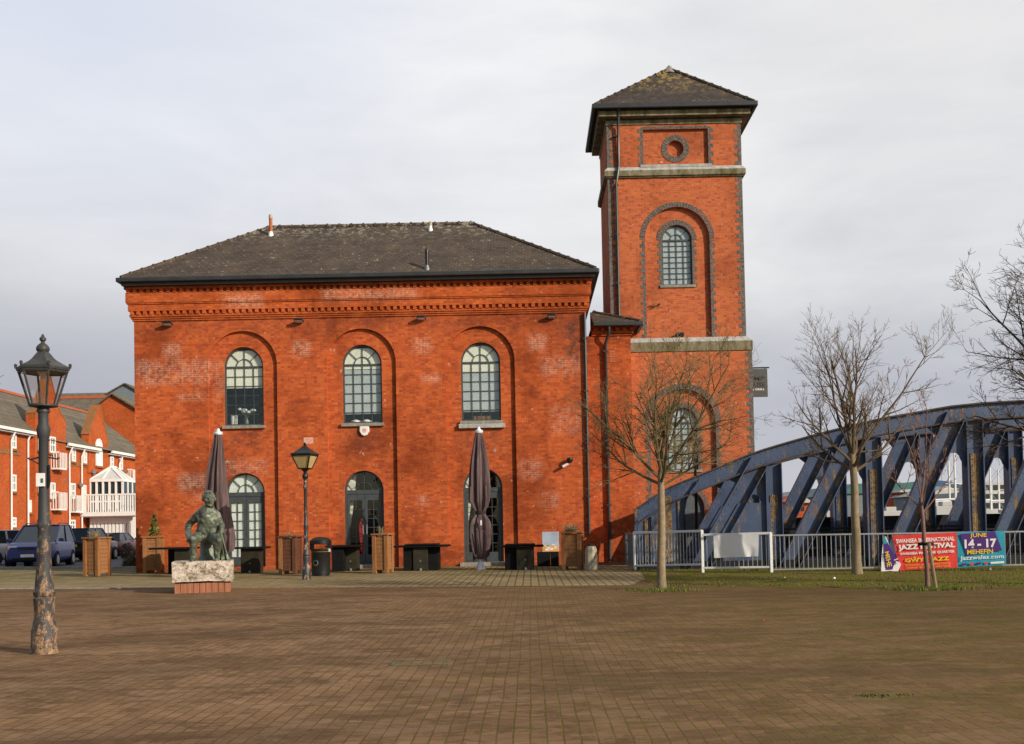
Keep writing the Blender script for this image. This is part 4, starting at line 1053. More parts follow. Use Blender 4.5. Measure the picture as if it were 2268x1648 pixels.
# ------------------------------------------------------------------ banners
def rp(px, py, off=-.035):      # point just in front of the railing line (front of the bars)
    P0 = g3 if px > 1709 else g2; P1 = g4 if px > 1709 else g3
    d_ = (P1 - P0); d_.z = 0; n = Vector((-d_.y, d_.x, 0)).normalized()
    if n.y < 0: n = -n
    return onplane(px, py, Vector((P0.x, P0.y, 0)) + n * off, n), n, d_.normalized()
def sheet_grid(name, mat, c00, c10, c11, c01, nu, nv, parent, rip=.02, seed=1, off=-.035, sag=0.0, push=0):
    """cloth between four picture corners, hung on the railing, with ripples"""
    random.seed(seed); vs = []; fs = []; n = None
    P = [rp(*c, off) for c in (c00, c10, c11, c01)]; n = P[0][1]
    a, b, c_, d_ = [p[0] for p in P]
    for j in range(nv + 1):
        for i in range(nu + 1):
            u, v = i / nu, j / nv
            q = a.lerp(b, u).lerp(d_.lerp(c_, u), v)
            r_ = noise.noise(Vector((q.x * 2.2 + seed, q.z * 1.2, seed * 3.1))) * rip * (.3 + v) + noise.noise(Vector((q.x * 7 + seed, q.z * 3, 2))) * rip * .3
            q = q - n * (abs(r_) + push) + Vector((0, 0, -sag * math.sin(math.pi * u) * (1 - v)))
            vs.append(q)
    for j in range(nv):
        for i in range(nu): k = j * (nu + 1) + i; fs.append((k, k + 1, k + nu + 2, k + nu + 1))
    m = MB(); m.add(vs, fs); return m.build(name, M[mat], parent, smooth=True, keep=True), (a, b, c_, d_, n)
pl, n_, d_ = rp(1583, 1182)
ws, _ = sheet_grid('white_sheet', 'cloth_white', (1580, 1182), (1681, 1180), (1680, 1232), (1582, 1236), 24, 14, None, .05, 4, -.05, .03)
tag(ws, 'plain white vinyl sheet hung on the second railing panel', 'sheet')
sl_, n_, d_ = rp(1976, 1262); 
fest = thing('festival_banner', 'red and teal festival banner with jazz lettering hung flat on the long railing', 'banner', (sl_.x, sl_.y, 0))
rb, RB = sheet_grid('red_half', 'banner_red', (1976, 1186), (2119, 1179), (2121, 1257), (1993, 1264), 30, 16, fest, .025, 2, -.04)
tb, TB = sheet_grid('teal_half', 'banner_teal', (2119.3, 1179), (2224, 1176), (2228, 1251), (2121.3, 1257), 24, 16, fest, .02, 6, -.04)
def bil(Q, u, v): a, b, c_, d_, n = Q; return a.lerp(b, u).lerp(d_.lerp(c_, u), v)
pu = [bil(TB, *c) - TB[4] * .032 for c in ((.06, .05), (.80, .0), (.93, .57), (.19, .68))]
m = MB(); m.add(pu, [(0, 1, 2, 3)]); m.build('purple_block', M['banner_purple'], tb, keep=True)
def text_mesh(body, name, mat, parent, Q, u0_, v0_, u1_, v1_, lift=.036, slant=0.0, weight=.0, skew=0):
    """lettering fitted to a rectangle of the cloth (v runs down)"""
    cu = bpy.data.curves.new(name, 'FONT'); cu.body = body; cu.align_x = 'LEFT'; cu.offset = weight; cu.fill_mode = 'FRONT'; cu.resolution_u = 2
    o = bpy.data.objects.new(name, cu); COL.objects.link(o); bpy.context.view_layer.update()
    dg = bpy.context.evaluated_depsgraph_get(); me = bpy.data.meshes.new_from_object(o.evaluated_get(dg))
    bpy.data.objects.remove(o); bpy.data.curves.remove(cu)
    xs = [v.co.x for v in me.vertices]; ys = [v.co.y for v in me.vertices]
    x0, x1, y0, y1 = min(xs), max(xs), min(ys), max(ys); off = root(parent).location
    for v in me.vertices:
        fx = (v.co.x - x0) / (x1 - x0); fy = (v.co.y - y0) / (y1 - y0)
        p = bil(Q, u0_ + (u1_ - u0_) * fx + skew * fy, v1_ + (v0_ - v1_) * fy - slant * fx) - Q[4] * lift
        v.co = p - off
    me.materials.clear(); me.materials.append(M[mat]); ob = bpy.data.objects.new(name, me); COL.objects.link(ob); ob.parent = parent; return ob
text_mesh('SWANSEA INTERNATIONAL', 'lettering', 'print_white', rb, RB, .04, .11, .96, .23, .036, 0, .03)
text_mesh('JAZZ FESTIVAL', 'lettering', 'print_white', rb, RB, .05, .27, .965, .46, .036, 0, .045)
text_mesh('SWANSEA MARITIME QUARTER', 'lettering', 'print_white', rb, RB, .06, .495, .955, .58, .036, 0, .03)
text_mesh('G\u0174YL JAZZ', 'lettering', 'print_yellow', rb, RB, .12, .63, .86, .81, .036, 0, .03)
text_mesh('RYNGWLADOL ABERTAWE', 'lettering', 'print_orange', rb, RB, .12, .835, .88, .89, .036, 0, .01)
text_mesh('CHWARTER MOROL ABERTAWE', 'lettering', 'print_orange', rb, RB, .12, .91, .88, .965, .036, 0, .01)
text_mesh('JUNE', 'lettering', 'print_yellow', tb, TB, .27, .04, .62, .19, .037, 0, .02)
text_mesh('14 - 17', 'lettering', 'print_white', tb, TB, .15, .21, .82, .47, .037, 0, .04)
text_mesh('MEHEFIN', 'lettering', 'print_yellow', tb, TB, .20, .51, .74, .64, .037, 0, .02)
text_mesh('Jazzwales.com', 'lettering', 'print_white', tb, TB, .05, .68, .96, .83, .037, 0, .015)
for (u0_, u1_, mt) in ((.07, .18, 'banner_purple'), (.24, .33, 'banner_red'), (.37, .48, 'banner_purple'), (.55, .63, 'banner_red'), (.68, .96, 'print_white')):
    m = MB(); m.add([bil(TB, *c) - TB[4] * .035 for c in ((u0_, .89), (u1_, .885), (u1_, .945), (u0_, .95))], [(0, 1, 2, 3)]); m.build('sponsor_mark', M[mt], tb, keep=True)
# folded banner
fp, n_, d_ = rp(1970, 1264)
fold = thing('folded_banner', 'folded purple and teal banner hanging as a pointed flap left of the red banner', 'banner', (fp.x, fp.y, 0))
def poly(name, mat, pts, parent, off): 
    m = MB(); m.add([rp(px, py, off)[0] - n_ * (.06 * ((py - 1188) / 76)) for px, py in pts], [tuple(range(len(pts)))]); return m.build(name, M[mat], parent, keep=True)
a_ = poly('cloth_back', 'cloth_white', [(1955, 1205), (1962, 1187), (1972, 1215), (1995, 1250), (1988, 1266), (1970, 1264), (1951, 1266), (1952, 1235)], fold, -.05)
poly('purple_panel', 'banner_purple', [(1957, 1206), (1965, 1200), (1977, 1222), (1991, 1243), (1979, 1252), (1976, 1261), (1962, 1262), (1958, 1235)], fold, -.06)
poly('teal_corner', 'banner_teal', [(1957, 1205), (1957, 1188), (1959.5, 1188), (1966, 1203)], fold, -.066)
Q = (rp(1958.5, 1222, -.08)[0], rp(1958.5, 1222, -.08)[0], None, None, n_)
A, B_, C_, D_ = [rp(px, py, -.10)[0] for px, py in ((1964, 1257), (1959, 1222), (1968, 1220), (1976, 1254))]
text_mesh('MEHE', 'lettering', 'print_yellow', fold, (B_, A, D_, C_, n_), .02, .95, .98, .05, .03, 0, .02)
A, B_, C_, D_ = [rp(px, py, -.10)[0] for px, py in ((1981, 1250), (1979, 1240), (1989, 1236), (1994, 1248))]
text_mesh('14', 'lettering', 'print_white', fold, (B_, A, D_, C_, n_), .02, .95, .98, .05, .02, 0, .02)
# red and white tape by the wall
a = at(1394, 1182, 35.0); b = at(1408, 1192, 32.0); t_ = MB(); n = 12
pa, pb = at(1393, 1180, 35.6), at(1406, 1186, 33.0)
tp = thing('barrier_tape', 'red and white striped barrier tape strung between the wall and the side barrier', 'tape', (pa.x, pa.y, 0))
for nm, par in (('red_stripe', 0), ('white_stripe', 1)):
    m = MB()
    for (A, B_) in ((at(1390, 1172, 35.9), at(1407, 1190, 30.2)), (at(1390, 1222, 35.9), at(1403, 1218, 30.2))):
        for i in range(n):
            if i % 2 != par: continue
            p = A.lerp(B_, i / n); q = A.lerp(B_, (i + 1) / n); s1 = -.12 * math.sin(math.pi * i / n); s2 = -.12 * math.sin(math.pi * (i + 1) / n)
            m.add([p + Vector((0, 0, s1)), q + Vector((0, 0, s2)), q + Vector((0, 0, s2 + .06)), p + Vector((0, 0, s1 + .06))], [(0, 1, 2, 3)])
    m.build(nm, M['tape_red' if par == 0 else 'print_white'], tp, keep=True)
# ------------------------------------------------------------------ trees
def bare_tree(name, label, base, seed, trunk_h, trunk_r, limbs, top_h, spread, mats, twig_levels=3, lean=(0, 0), fork=.9, up=.35, dens=1.0, group=None, minr=.004, bend=.25, elev=(25, 75)):
    random.seed(seed)
    t = thing(name, label, 'tree', base, 0, group)
    tk, br, tw = MB(), MB(), MB()
    B = Vector(base)
    top_p = B + Vector((lean[0], lean[1], trunk_h))
    pts = []; n = 9
    for i in range(n + 1):
        f = i / n; p = B.lerp(top_p, f) + Vector((noise.noise(Vector((f * 2.5, seed, 0))), noise.noise(Vector((f * 2.5, seed, 5))), 0)) * .05 * trunk_h * .35 * (1 if i else 0); p.z = B.z + trunk_h * f - (.05 if i == 0 else 0); pts.append(p)
    tk.tube(pts, [trunk_r * (1.35 if i == 0 else 1.08 - .34 * i / n) for i in range(n + 1)], 10)
    def grow(p, d, L, r, lev, tgt):
        steps = max(3, int(L / .16)) if lev < 2 else 3
        steps = min(steps, 9)
        pp = [p.copy()]; rr = [r]; q = p.copy(); dd = d.copy(); kids = []
        for i in range(steps):
            dd = (dd + Vector((random.uniform(-1, 1), random.uniform(-1, 1), random.uniform(-.6, .9))) * bend * .42 + Vector((0, 0, up * .12))).normalized()
            q = q + dd * L / steps; pp.append(q.copy()); f = (i + 1) / steps; rr.append(max(minr, r * (1 - .72 * f)))
            kids.append((q.copy(), dd.copy(), f, rr[-1]))
        (br if lev < 2 else tw).tube(pp, rr, 6 if lev == 0 else (4 if lev == 1 else 3), cap=False)
        if lev < twig_levels:
            k = int((3.5 + 2.2 * L) * dens) if lev == 0 else int((3.0 + 2.8 * L) * dens + random.random())
            k = min(k, 12)
            for _ in range(k):
                (kp, kd, f, kr) = random.choice(kids[max(0, int(len(kids) * .2)):])
                ax = kd.cross(Vector((random.uniform(-1, 1), random.uniform(-1, 1), random.uniform(-1, 1)))).normalized()
                nd = (Matrix.Rotation(R(random.uniform(22, 58)), 3, ax) @ kd + Vector((0, 0, up * .25))).normalized()
                grow(kp, nd, L * random.uniform(.30, .58) * (1.1 - f * .4), kr * .68, lev + 1, tgt)
    for i in range(limbs):
        f = i / max(1, limbs - 1); az = i * 2.4 + random.uniform(-.3, .3); el = R(elev[0] + (elev[1] - elev[0]) * f + random.uniform(-5, 5))
        z0 = trunk_h * (fork + (1 - fork) * f); p = B.lerp(top_p, z0 / trunk_h); p.z = B.z + z0
        d = Vector((math.cos(az) * math.cos(el), math.sin(az) * math.cos(el), math.sin(el)))
        L = min((top_h - z0) / max(.2, math.sin(el)), spread / max(.12, math.cos(el))) * random.uniform(.78, 1.0)
        grow(p, d, L, trunk_r * (.38 if i < limbs - 1 else .52), 0, None)
    tr_ = tk.build('trunk', M[mats[0]], t, smooth=True); br.add(tw.v, tw.f); br.build('branches', M[mats[1]], t, smooth=True)
    return t
p = gp(1465, 1306)
bare_tree('bare_tree', 'bare lichen barked tree with wide low crown in front of the tower', p, 19, 2.42, .086, 11, 4.5, 1.95, ('bark', 'bark_green', 'twig_green'), 3, (.05, 0), .86, .20, 1.35, 'bare plaza trees', .0030, .30, (18, 82))
p = gp(1899, 1272)
bare_tree('bare_tree', 'bare upswept tree with straight brown trunk behind the grass edge, in front of the truss', p, 23, 2.95, .112, 10, 5.9, 1.75, ('bark', 'bark_mid', 'twig'), 3, (-.02, 0), .84, .42, 1.15, 'bare plaza trees', .0032, .22, (20, 82))
p = gp(2054, 1304)
bare_tree('sapling', 'young thin bare tree tied to a leaning stake in front of the festival banner', p, 5, 1.72, .043, 6, 3.65, .85, ('bark_red', 'bark_red', 'twig'), 3, (-.06, 0), .84, .5, .8, 'bare plaza trees', .004, .25, (35, 84))
g_ = gp(2074, 1306); q_ = at(2057, 1203, g_.y - .02); s_ = thing('tree_stake', 'leaning wooden stake tied to the young tree', 'stake', g_)
m = MB(); m.tube([g_ + Vector((0, 0, -.05)), q_], .035, 8); m.build('pole', M['bark'], s_, smooth=True); m = MB(); tcp = Vector((p.x - .05, p.y, q_.z)); m.beam(q_ + Vector((.05, 0, -.02)), tcp + Vector((-.06, 0, -.02)), .055, .11); m.build('tie', M['rubber'], s_)
p = gp(2425, 1296)
bare_tree('bare_tree', 'large bare tree whose spreading crown enters at the right edge above the bridge', p, 31, 3.6, .12, 16, 6.4, 2.05, ('bark_dark', 'bark_dark', 'twig'), 3, (0, 0), .74, .10, 1.4, 'bare plaza trees', .0034, .26, (4, 84))
p = gp(-105, 1232)
bare_tree('bare_tree', 'distant bare tree with thin twigs at the far left edge above the terrace', p, 8, 7, .2, 9, 16.0, 3.6, ('bark_dark', 'bark_dark', 'twig'), 2, (0, 0), .6, .3, .8, 'bare plaza trees', .02, .3, (15, 80))
# grass tufts at the tree feet and along the bank
random.seed(77); gm = MB()
def tuft(x, y, h, n, sp):
    for _ in range(n):
        bx_, by_ = x + random.gauss(0, sp), y + random.gauss(0, sp * .7); a = random.uniform(0, 6.3); hh = h * random.uniform(.5, 1.2)
        dx_, dy_ = math.cos(a), math.sin(a); ln = random.uniform(.1, .5) * hh
        gm.add([(bx_ - dy_ * .008, by_ + dx_ * .008, 0), (bx_ + dy_ * .008, by_ - dx_ * .008, 0), (bx_ + dx_ * ln, by_ + dy_ * ln, hh)], [(0, 1, 2)])
for px, py, n in ((1465, 1308, 260), (2050, 1305, 620), (2080, 1306, 420), (2010, 1305, 260), (1500, 1309, 150), (1430, 1308, 100)):
    v = gp(px, py); tuft(v.x, v.y, .07, n, .30)
for _ in range(420):
    px = random.uniform(1430, 2420); f = random.random(); py = 1267 + 33 * f ** .7
    v = gp(px, py); tuft(v.x, v.y, .045, 9, .12)
for _ in range(60):
    v = gp(random.uniform(1400, 2300), 1264.5); tuft(v.x, v.y, .10, 10, .1)
v = gp(1960, 1541); 
for k in range(10): tuft(v.x + (k - 5) * .035, v.y, .015, 16, .05)
tag(gm.build('grass', M['blade'], keep=True), 'short grass tufts along the bank and round the tree feet', 'grass', None, 'stuff')
# ------------------------------------------------------------------ street lamps
def lamp_post_profile(s): return [(r * s, z * s) for r, z in ((.150, -.03), (.150, .01), (.146, .08), (.142, .27), (.128, .30), (.122, .36), (.108, .40), (.108, .50), (.116, .58), (.118, .60), (.118, .63), (.104, .645), (.116, .66), (.119, .70), (.104, .72), (.098, .80), (.082, .98), (.075, 1.12), (.081, 1.15), (.081, 1.18), (.072, 1.2), (.066, 1.42), (.078, 1.45), (.078, 1.50), (.063, 1.53), (.056, 1.8), (.052, 2.45), (.064, 2.47), (.076, 2.56), (.064, 2.60), (.055, 2.62), (.055, 2.73), (.062, 2.76))]
LB = 3.65
near = gp(99, 1447)
lamp = thing('street_lamp', 'tall rusting cast iron lamp post with clear six sided lantern, nearest and furthest left', 'street lamp', near)
m = MB(); m.lathe(near, lamp_post_profile(1.0), 24); m.build('post', M['lamp_rusty'], lamp, smooth=True)
zl_ = lambda y: 3.65 * (1447 - y) / (1447 - 738)
rp_ = lambda r: r / 194.0
m = MB()
for sx in (-1, 1): m.tube([near + Vector((0, 0, zl_(1010))), near + Vector((sx * .16, 0, zl_(1017))), near + Vector((sx * .175, 0, zl_(1013)))], [.012, .010, .014], 6)
m.tube([near + Vector((-.14, 0, zl_(1018))), near + Vector((0, 0, zl_(1033)))], .008, 5); m.build('ladder_bar', M['lamp_rusty'], lamp, smooth=True)
head = MB(); head.lathe(near, [(rp_(14), zl_(912)), (rp_(14.5), zl_(909)), (rp_(12), zl_(903)), (rp_(20), zl_(901)), (rp_(31), zl_(899)), (rp_(31), zl_(895)), (rp_(5), zl_(894))], 12)
hd = head.build('lantern_base', M['lamp_head'], lamp, smooth=True)
A0 = R(7)
def hexp(r, z, k): a = A0 + k * math.pi / 3; return near + Vector((r * math.cos(a), r * math.sin(a), z))
zb_, zt_, rb_, rt_ = zl_(897), zl_(822), rp_(28.5), rp_(52)
m = MB()
for k in range(6): m.tube([hexp(rb_, zb_, k), hexp(rt_, zt_, k)], .0135, 6); m.tube([hexp(rb_, zb_, k), hexp(rb_, zb_, k + 1)], .012, 6); m.tube([hexp(rt_, zt_, k), hexp(rt_, zt_, k + 1)], .016, 6)
lf = m.build('lantern_frame', M['lamp_head'], lamp)
for k in range(6):
    m = MB(); m.add([hexp(rb_ * .985, zb_, k), hexp(rb_ * .985, zb_, k + 1), hexp(rt_ * .985, zt_, k + 1), hexp(rt_ * .985, zt_, k)], [(0, 1, 2, 3)]); m.build('pane', M['lamp_glass'], lf)
m = MB(); n = 6; prof = [(rp_(51), zl_(822)), (rp_(57), zl_(819)), (rp_(58.5), zl_(814)), (rp_(56), zl_(811)), (rp_(44), zl_(805)), (rp_(31), zl_(797)), (rp_(24), zl_(791)), (rp_(22.5), zl_(789)), (rp_(17), zl_(782)), (rp_(11.5), zl_(776))]
m.lathe(near, prof, 6, A0); rf_ = m.build('lantern_roof', M['lamp_head'], lamp)
m = MB(); m.lathe(near, [(rp_(11), zl_(777)), (rp_(14), zl_(773)), (rp_(14), zl_(767)), (rp_(10), zl_(761)), (rp_(5), zl_(757)), (rp_(3.5), zl_(754)), (rp_(7), zl_(750)), (rp_(7), zl_(746)), (rp_(3.5), zl_(742)), (rp_(2), zl_(737))], 14); m.build('finial', M['lamp_head'], rf_, smooth=True)
m = MB()
for k in range(6): m.lathe(hexp(rp_(58), zl_(814), k), [(.012, 0), (.016, .02), (.020, .04), (.008, .055)], 8)
m.build('roof_knob', M['lamp_head'], rf_, smooth=True)
m = MB(); m.lathe(near, [(rp_(14), zl_(823)), (rp_(16), zl_(818)), (rp_(9), zl_(828)), (.015, zl_(838))], 10); m.build('lamp_holder', M['chrome'], lf, smooth=True)
m = MB(); c_ = near + Vector((.0, -.075, zl_(1063))); m.cbox(c_, (.10, .01, .15)); st_ = m.build('notice', M['print_white'], lamp)
m = MB(); m.cbox(c_ + Vector((.018, -.007, -.01)), (.03, .003, .05)); m.build('mark', M['clad_green'], st_)
m = MB(); m.tube([near + Vector((.075, -.03, zl_(1030))), near + Vector((.085, -.04, zl_(1065))), near + Vector((.07, -.03, zl_(1080)))], .014, 6); m.build('strap', M['black'], lamp, smooth=True)
# mid lamp with amber four sided lantern
mid = gp(679, 1283)
l2 = thing('street_lamp', 'black lamp post with amber four sided lantern standing beside the litter bin', 'street lamp', mid)
s2 = (1283 - 982) / (F_PX / mid.y) / 3.65
m = MB(); m.lathe(mid, [(r * .80, z) for r, z in lamp_post_profile(s2 * .97)], 20); m.build('post', M['lamp_post'], l2, smooth=True)
k2 = F_PX / mid.y; z2 = lambda y: (1283 - y) / k2
m = MB(); m.lathe(mid, [(.05, z2(1062)), (.08, z2(1058)), (.08, z2(1052)), (.045, z2(1048)), (.05, z2(1045)), (.10, z2(1041)), (.12, z2(1038))], 12); m.build('lantern_base', M['black'], l2, smooth=True)
def sq(r, z, k, c, a0): a = a0 + k * math.pi / 2; return c + Vector((r * math.cos(a), r * math.sin(a), z))
a0 = R(45 - 13); rb2, rt2 = .135 * 1.41, .265 * 1.41; zb2, zt2 = z2(1038), z2(1009)
m = MB()
for k in range(4): m.tube([sq(rb2, zb2, k, mid, a0), sq(rt2, zt2, k, mid, a0)], .018, 6); m.tube([sq(rt2, zt2, k, mid, a0), sq(rt2, zt2, k + 1, mid, a0)], .018, 6); m.tube([sq(rb2, zb2, k, mid, a0), sq(rb2, zb2, k + 1, mid, a0)], .018, 6)
f2 = m.build('lantern_frame', M['black'], l2)
for k in range(4):
    m = MB(); m.add([sq(rb2 * .97, zb2, k, mid, a0), sq(rb2 * .97, zb2, k + 1, mid, a0), sq(rt2 * .97, zt2, k + 1, mid, a0), sq(rt2 * .97, zt2, k, mid, a0)], [(0, 1, 2, 3)]); m.build('pane', M['amber'], f2)
m = MB(); m.lathe(mid, [(rt2 * .98, zt2), (rt2 * 1.1, zt2 + .02), (rt2 * 1.06, zt2 + .05), (rt2 * .62, z2(998)), (rt2 * .33, z2(992)), (rt2 * .16, z2(988)), (.03, z2(986)), (.045, z2(983)), (.01, z2(980))], 4, a0); r2 = m.build('lantern_roof', M['black'], l2)
# lamps behind the bridge
def far_lamp(label, px, ytop, Y, glass, hs):
    t_ = at(px, ytop, Y); b = Vector((t_.x, Y, 0)); H = t_.z
    o = thing('street_lamp', label, 'street lamp', b); m = MB(); m.lathe(b, [(.10, 0), (.10, .5), (.06, .8), (.045, H - hs * 2.2), (.08, H - hs * 2.1), (.05, H - hs * 1.9)], 12); m.build('post', M['black'], o, smooth=True)
    m = MB(); m.lathe(b, [(hs * .35, H - hs * 1.9), (hs * .62, H - hs * .8), (hs * .6, H - hs * .7)], 6); m.build('lantern_glass', M[glass], o)
    m = MB(); m.lathe(b, [(hs * .78, H - hs * .75), (hs * .6, H - hs * .55), (hs * .25, H - hs * .25), (.03, H)], 6); m.build('lantern_roof', M['black'], o)
far_lamp('black lamp post with lantern standing before the lower tower window', 1538, 958, 35.4, 'lamp_glass', .42)
far_lamp('distant lamp post with pale lantern and black cap seen through the bridge truss', 1826, 1041, 52.0, 'render', .62)
# ------------------------------------------------------------------ parasols
def parasol(label, px_b, py_b, px_t, py_t, prof, seed, lean=0.0, spread=0):
    b = gp(px_b, py_b); k = F_PX / b.y; tp_ = at(px_t, py_t, b.y); H = tp_.z; dx_ = tp_.x - b.x
    o = thing('closed_parasol', label, 'parasol', b, 0, 'closed parasols by the hall')
    random.seed(seed); ph = [random.uniform(0, 6.28) for _ in range(6)]
    vs = []; fs = []; n = 72
    for i, (r, y, amp, sh) in enumerate(prof):
        z = at(px_t, y, b.y).z; f = z / H
        for j in range(n):
            a = 2 * math.pi * j / n
            w_ = 1 + amp * (.75 * (1 - 2 * abs(math.sin(4.5 * a + ph[0] + .25 * math.sin(z * 1.3)))) * .6 + .30 * math.sin(13 * a + ph[1] - z * .8) + .22 * math.sin(3 * a + ph[2] + z))
            rr = r / k * w_
            vs.append(b + Vector((dx_ * f + sh / k + rr * math.cos(a), rr * math.sin(a) * .85, z)))
    for i in range(len(prof) - 1):
        for j in range(n): j2 = (j + 1) % n; fs.append((i*n+j, i*n+j2, (i+1)*n+j2, (i+1)*n+j))
    m = MB(); m.add(vs, fs); cv = m.build('canopy', M['canvas'], o, smooth=True)
    for p_ in cv.data.polygons: p_.use_smooth = True
    c = b + Vector((dx_, 0, 0)); zt = lambda dy: at(px_t, py_t + dy, b.y).z
    m = MB(); m.lathe(c, [(.115, zt(14)), (.14, zt(11)), (.13, zt(7)), (.06, zt(6)), (.05, zt(1)), (.03, zt(-1))], 12); m.build('finial', M['chrome'], o, smooth=True)
    m = MB(); m.lathe(b, [(.05, .0), (.05, H * .5)], 12); m.build('pole', M['chrome'], o, smooth=True)
    m = MB(); m.lathe(b, [(.16, 0), (.15, .03), (.10, .16), (.065, .26), (.05, .28)], 12); m.build('base', M['chrome'], o, smooth=True)
    return o, b, k, dx_, H
pr2 = [(6, 956, .1, 0), (8, 961, .2, 0), (10.5, 975, .36, 0), (13, 990, .42, 0), (18, 1020, .42, 0), (21, 1049, .40, 0), (22.5, 1078, .40, 0), (21.5, 1108, .42, 0), (16.5, 1122, .40, 1), (10.5, 1133, .28, 1), (10, 1137, .2, 1), (13, 1142, .3, 1), (19, 1151, .34, 1), (22.5, 1160, .34, 1), (23.5, 1172, .36, 1), (23, 1186, .40, 1), (20.5, 1202, .46, 1), (17.5, 1217, .5, 1), (14.5, 1230, .55, 2), (8, 1239, .55, 1)]
o, b, k, dx_, H = parasol('closed brown parasol tied in the middle, standing in front of the right door', 1065, 1261, 1060, 946, pr2, 3)
m = MB(); z_ = at(1065, 1135, b.y).z; m.lathe(b + Vector((dx_ * .4 + 1 / k, 0, 0)), [(.16, z_ - .05), (.17, z_), (.16, z_ + .05)], 16); m.build('tie_strap', M['canvas_dark'], o, smooth=True)
m = MB(); z_ = at(1067, 1158, b.y).z; m.cbox(b + Vector((.05, -.34, z_)), (.05, .02, .15)); m.build('label_tag', M['print_white'], o)
# loose hem flaps of the tied canopy
m = MB(); random.seed(8)
for i in range(9):
    a = i * .7; w0 = .16; zt_ = at(1065, 1165 + 6 * (i % 3), b.y).z; zb_ = at(1065, 1222 + 8 * (i % 4), b.y).z
    c0 = b + Vector((.30 * math.cos(a), .25 * math.sin(a), 0)); t_ = Vector((-math.sin(a), math.cos(a), 0)); c1 = b + Vector((.20 * math.cos(a + .5), .16 * math.sin(a + .5), 0))
    m.add([c0 - t_ * w0 + Vector((0, 0, zt_)), c0 + t_ * w0 + Vector((0, 0, zt_ - .05)), c1 + t_ * w0 * .5 + Vector((0, 0, zb_)), c1 - t_ * w0 * .3 + Vector((0, 0, zb_ + .15))], [(0, 1, 2, 3)])
m.build('hem_flap', M['canvas'], o, keep=True)
pr1 = [(6, 958, .1, 0), (7.5, 963, .2, 0), (10, 982, .34, 0), (12.6, 1005, .40, -2), (17.5, 1049, .40, -4), (20.5, 1090, .40, -5), (22, 1122, .40, -3), (23, 1160, .42, 0), (23, 1190, .44, 4), (19, 1210, .5, 7), (14, 1222, .5, 10)]
parasol('closed mauve parasol standing behind the bronze figure', 487, 1279, 483, 950, pr1, 9)
# ------------------------------------------------------------------ plinth and bronze figure
pb = gp(447, 1313); PY = pb.y; kp = F_PX / PY
def pz(py, px=447): return at(px, py, PY).z
XL, XR = at(389, 1290, PY).x, at(508, 1290, PY).x; BL, BR = at(385, 1262, PY).x, at(513, 1262, PY).x
pl_ = thing('stone_plinth', 'rough limestone block on a base of red tiles under the bronze figure', 'plinth', ((XL + XR) / 2, PY, 0))
m = MB(); n = 9; DPT = 1.25
random.seed(4)
for i in range(n):
    x0 = XL + (XR - XL) * i / n; x1 = XL + (XR - XL) * (i + 1) / n; e = random.uniform(0, .02)
    m.box((x0 + .004, PY - e, -.02), (x1 - .004, PY + DPT, pz(1290) - .003))
m.build('tile_base', M['tile_red'], pl_, bevel=.006)
me = MB(); zb0, zb1 = pz(1288), pz(1243); gx, gy, gz = 20, 14, 8
bm = bmesh.new(); bmesh.ops.create_cube(bm, size=1); bmesh.ops.subdivide_edges(bm, edges=bm.edges, cuts=9, use_grid_fill=True)
for v in bm.verts:
    c = v.co; p_ = Vector(((BL + BR) / 2 + c.x * (BR - BL), PY - .05 + DPT / 2 + c.y * (DPT + .06), (zb0 + zb1) / 2 + c.z * (zb1 - zb0)))
    nz = noise.noise_vector(p_ * 3.1) * .018 + noise.noise_vector(p_ * 11) * .012
    lowr = .02 * max(0, -c.z) * noise.noise(Vector((p_.x * 3, p_.y * 3, 1)))
    v.co = p_ + nz + Vector((0, 0, lowr)); 
me.v = [v.co.copy() for v in bm.verts]; bm.verts.index_update(); me.f = [[v.index for v in f.verts] for f in bm.faces]; bm.free()
me.build('block', M['plinth'], pl_, smooth=True)
pl_.rotation_euler.z = R(15)
# figure: seated man, built as one skinned surface
zs_ = zb1 + .005
st = thing('bronze_statue', 'green bronze figure of a seated man leaning forward on the stone block', 'statue', ((BL + BR) / 2, PY + .5, zs_))
kf = F_PX / (PY + .45)
def sp3(px, py, dy):       # picture point at a chosen depth in front of / behind the figure's middle
    return at(px, py, PY + .55 + dy)
zf = zs_
J = {}
J['pelvis'] = (sp3(456, 1187, .10), .185); J['belly'] = (sp3(459, 1171, .06), .185); J['chest'] = (sp3(460, 1150, .0), .20); J['upper'] = (sp3(460, 1134, -.04), .185)
J['neck'] = (sp3(462, 1124, -.09), .085); J['head0'] = (sp3(464.5, 1113, -.15), .098); J['head1'] = (sp3(463, 1105, -.14), .132); J['head2'] = (sp3(462, 1101, -.12), .128)
J['shL'] = (sp3(441, 1138, -.02), .098); J['elL'] = (sp3(418, 1162, .10), .078); J['wrL'] = (sp3(417, 1183, -.10), .062); J['haL'] = (sp3(421, 1191, -.26), .066)
J['shR'] = (sp3(478, 1139, -.02), .098); J['elR'] = (sp3(489, 1160, .08), .078); J['wrR'] = (sp3(491, 1174, -.16), .060); J['haR'] = (sp3(489, 1180, -.28), .062)
J['hipL'] = (sp3(443, 1188, .05), .135); J['knL'] = (sp3(428, 1195, -.36), .102); J['anL'] = (sp3(428, 1233, -.26), .070); J['ftL'] = (sp3(427, 1240, -.30), .060); J['toL'] = (sp3(425, 1243, -.45), .048)
J['hipR'] = (sp3(470, 1188, .05), .135); J['knR'] = (sp3(482, 1196, -.36), .104); J['anR'] = (sp3(481, 1233, -.24), .072); J['ftR'] = (sp3(481, 1240, -.28), .060); J['toR'] = (sp3(480, 1243, -.44), .048)
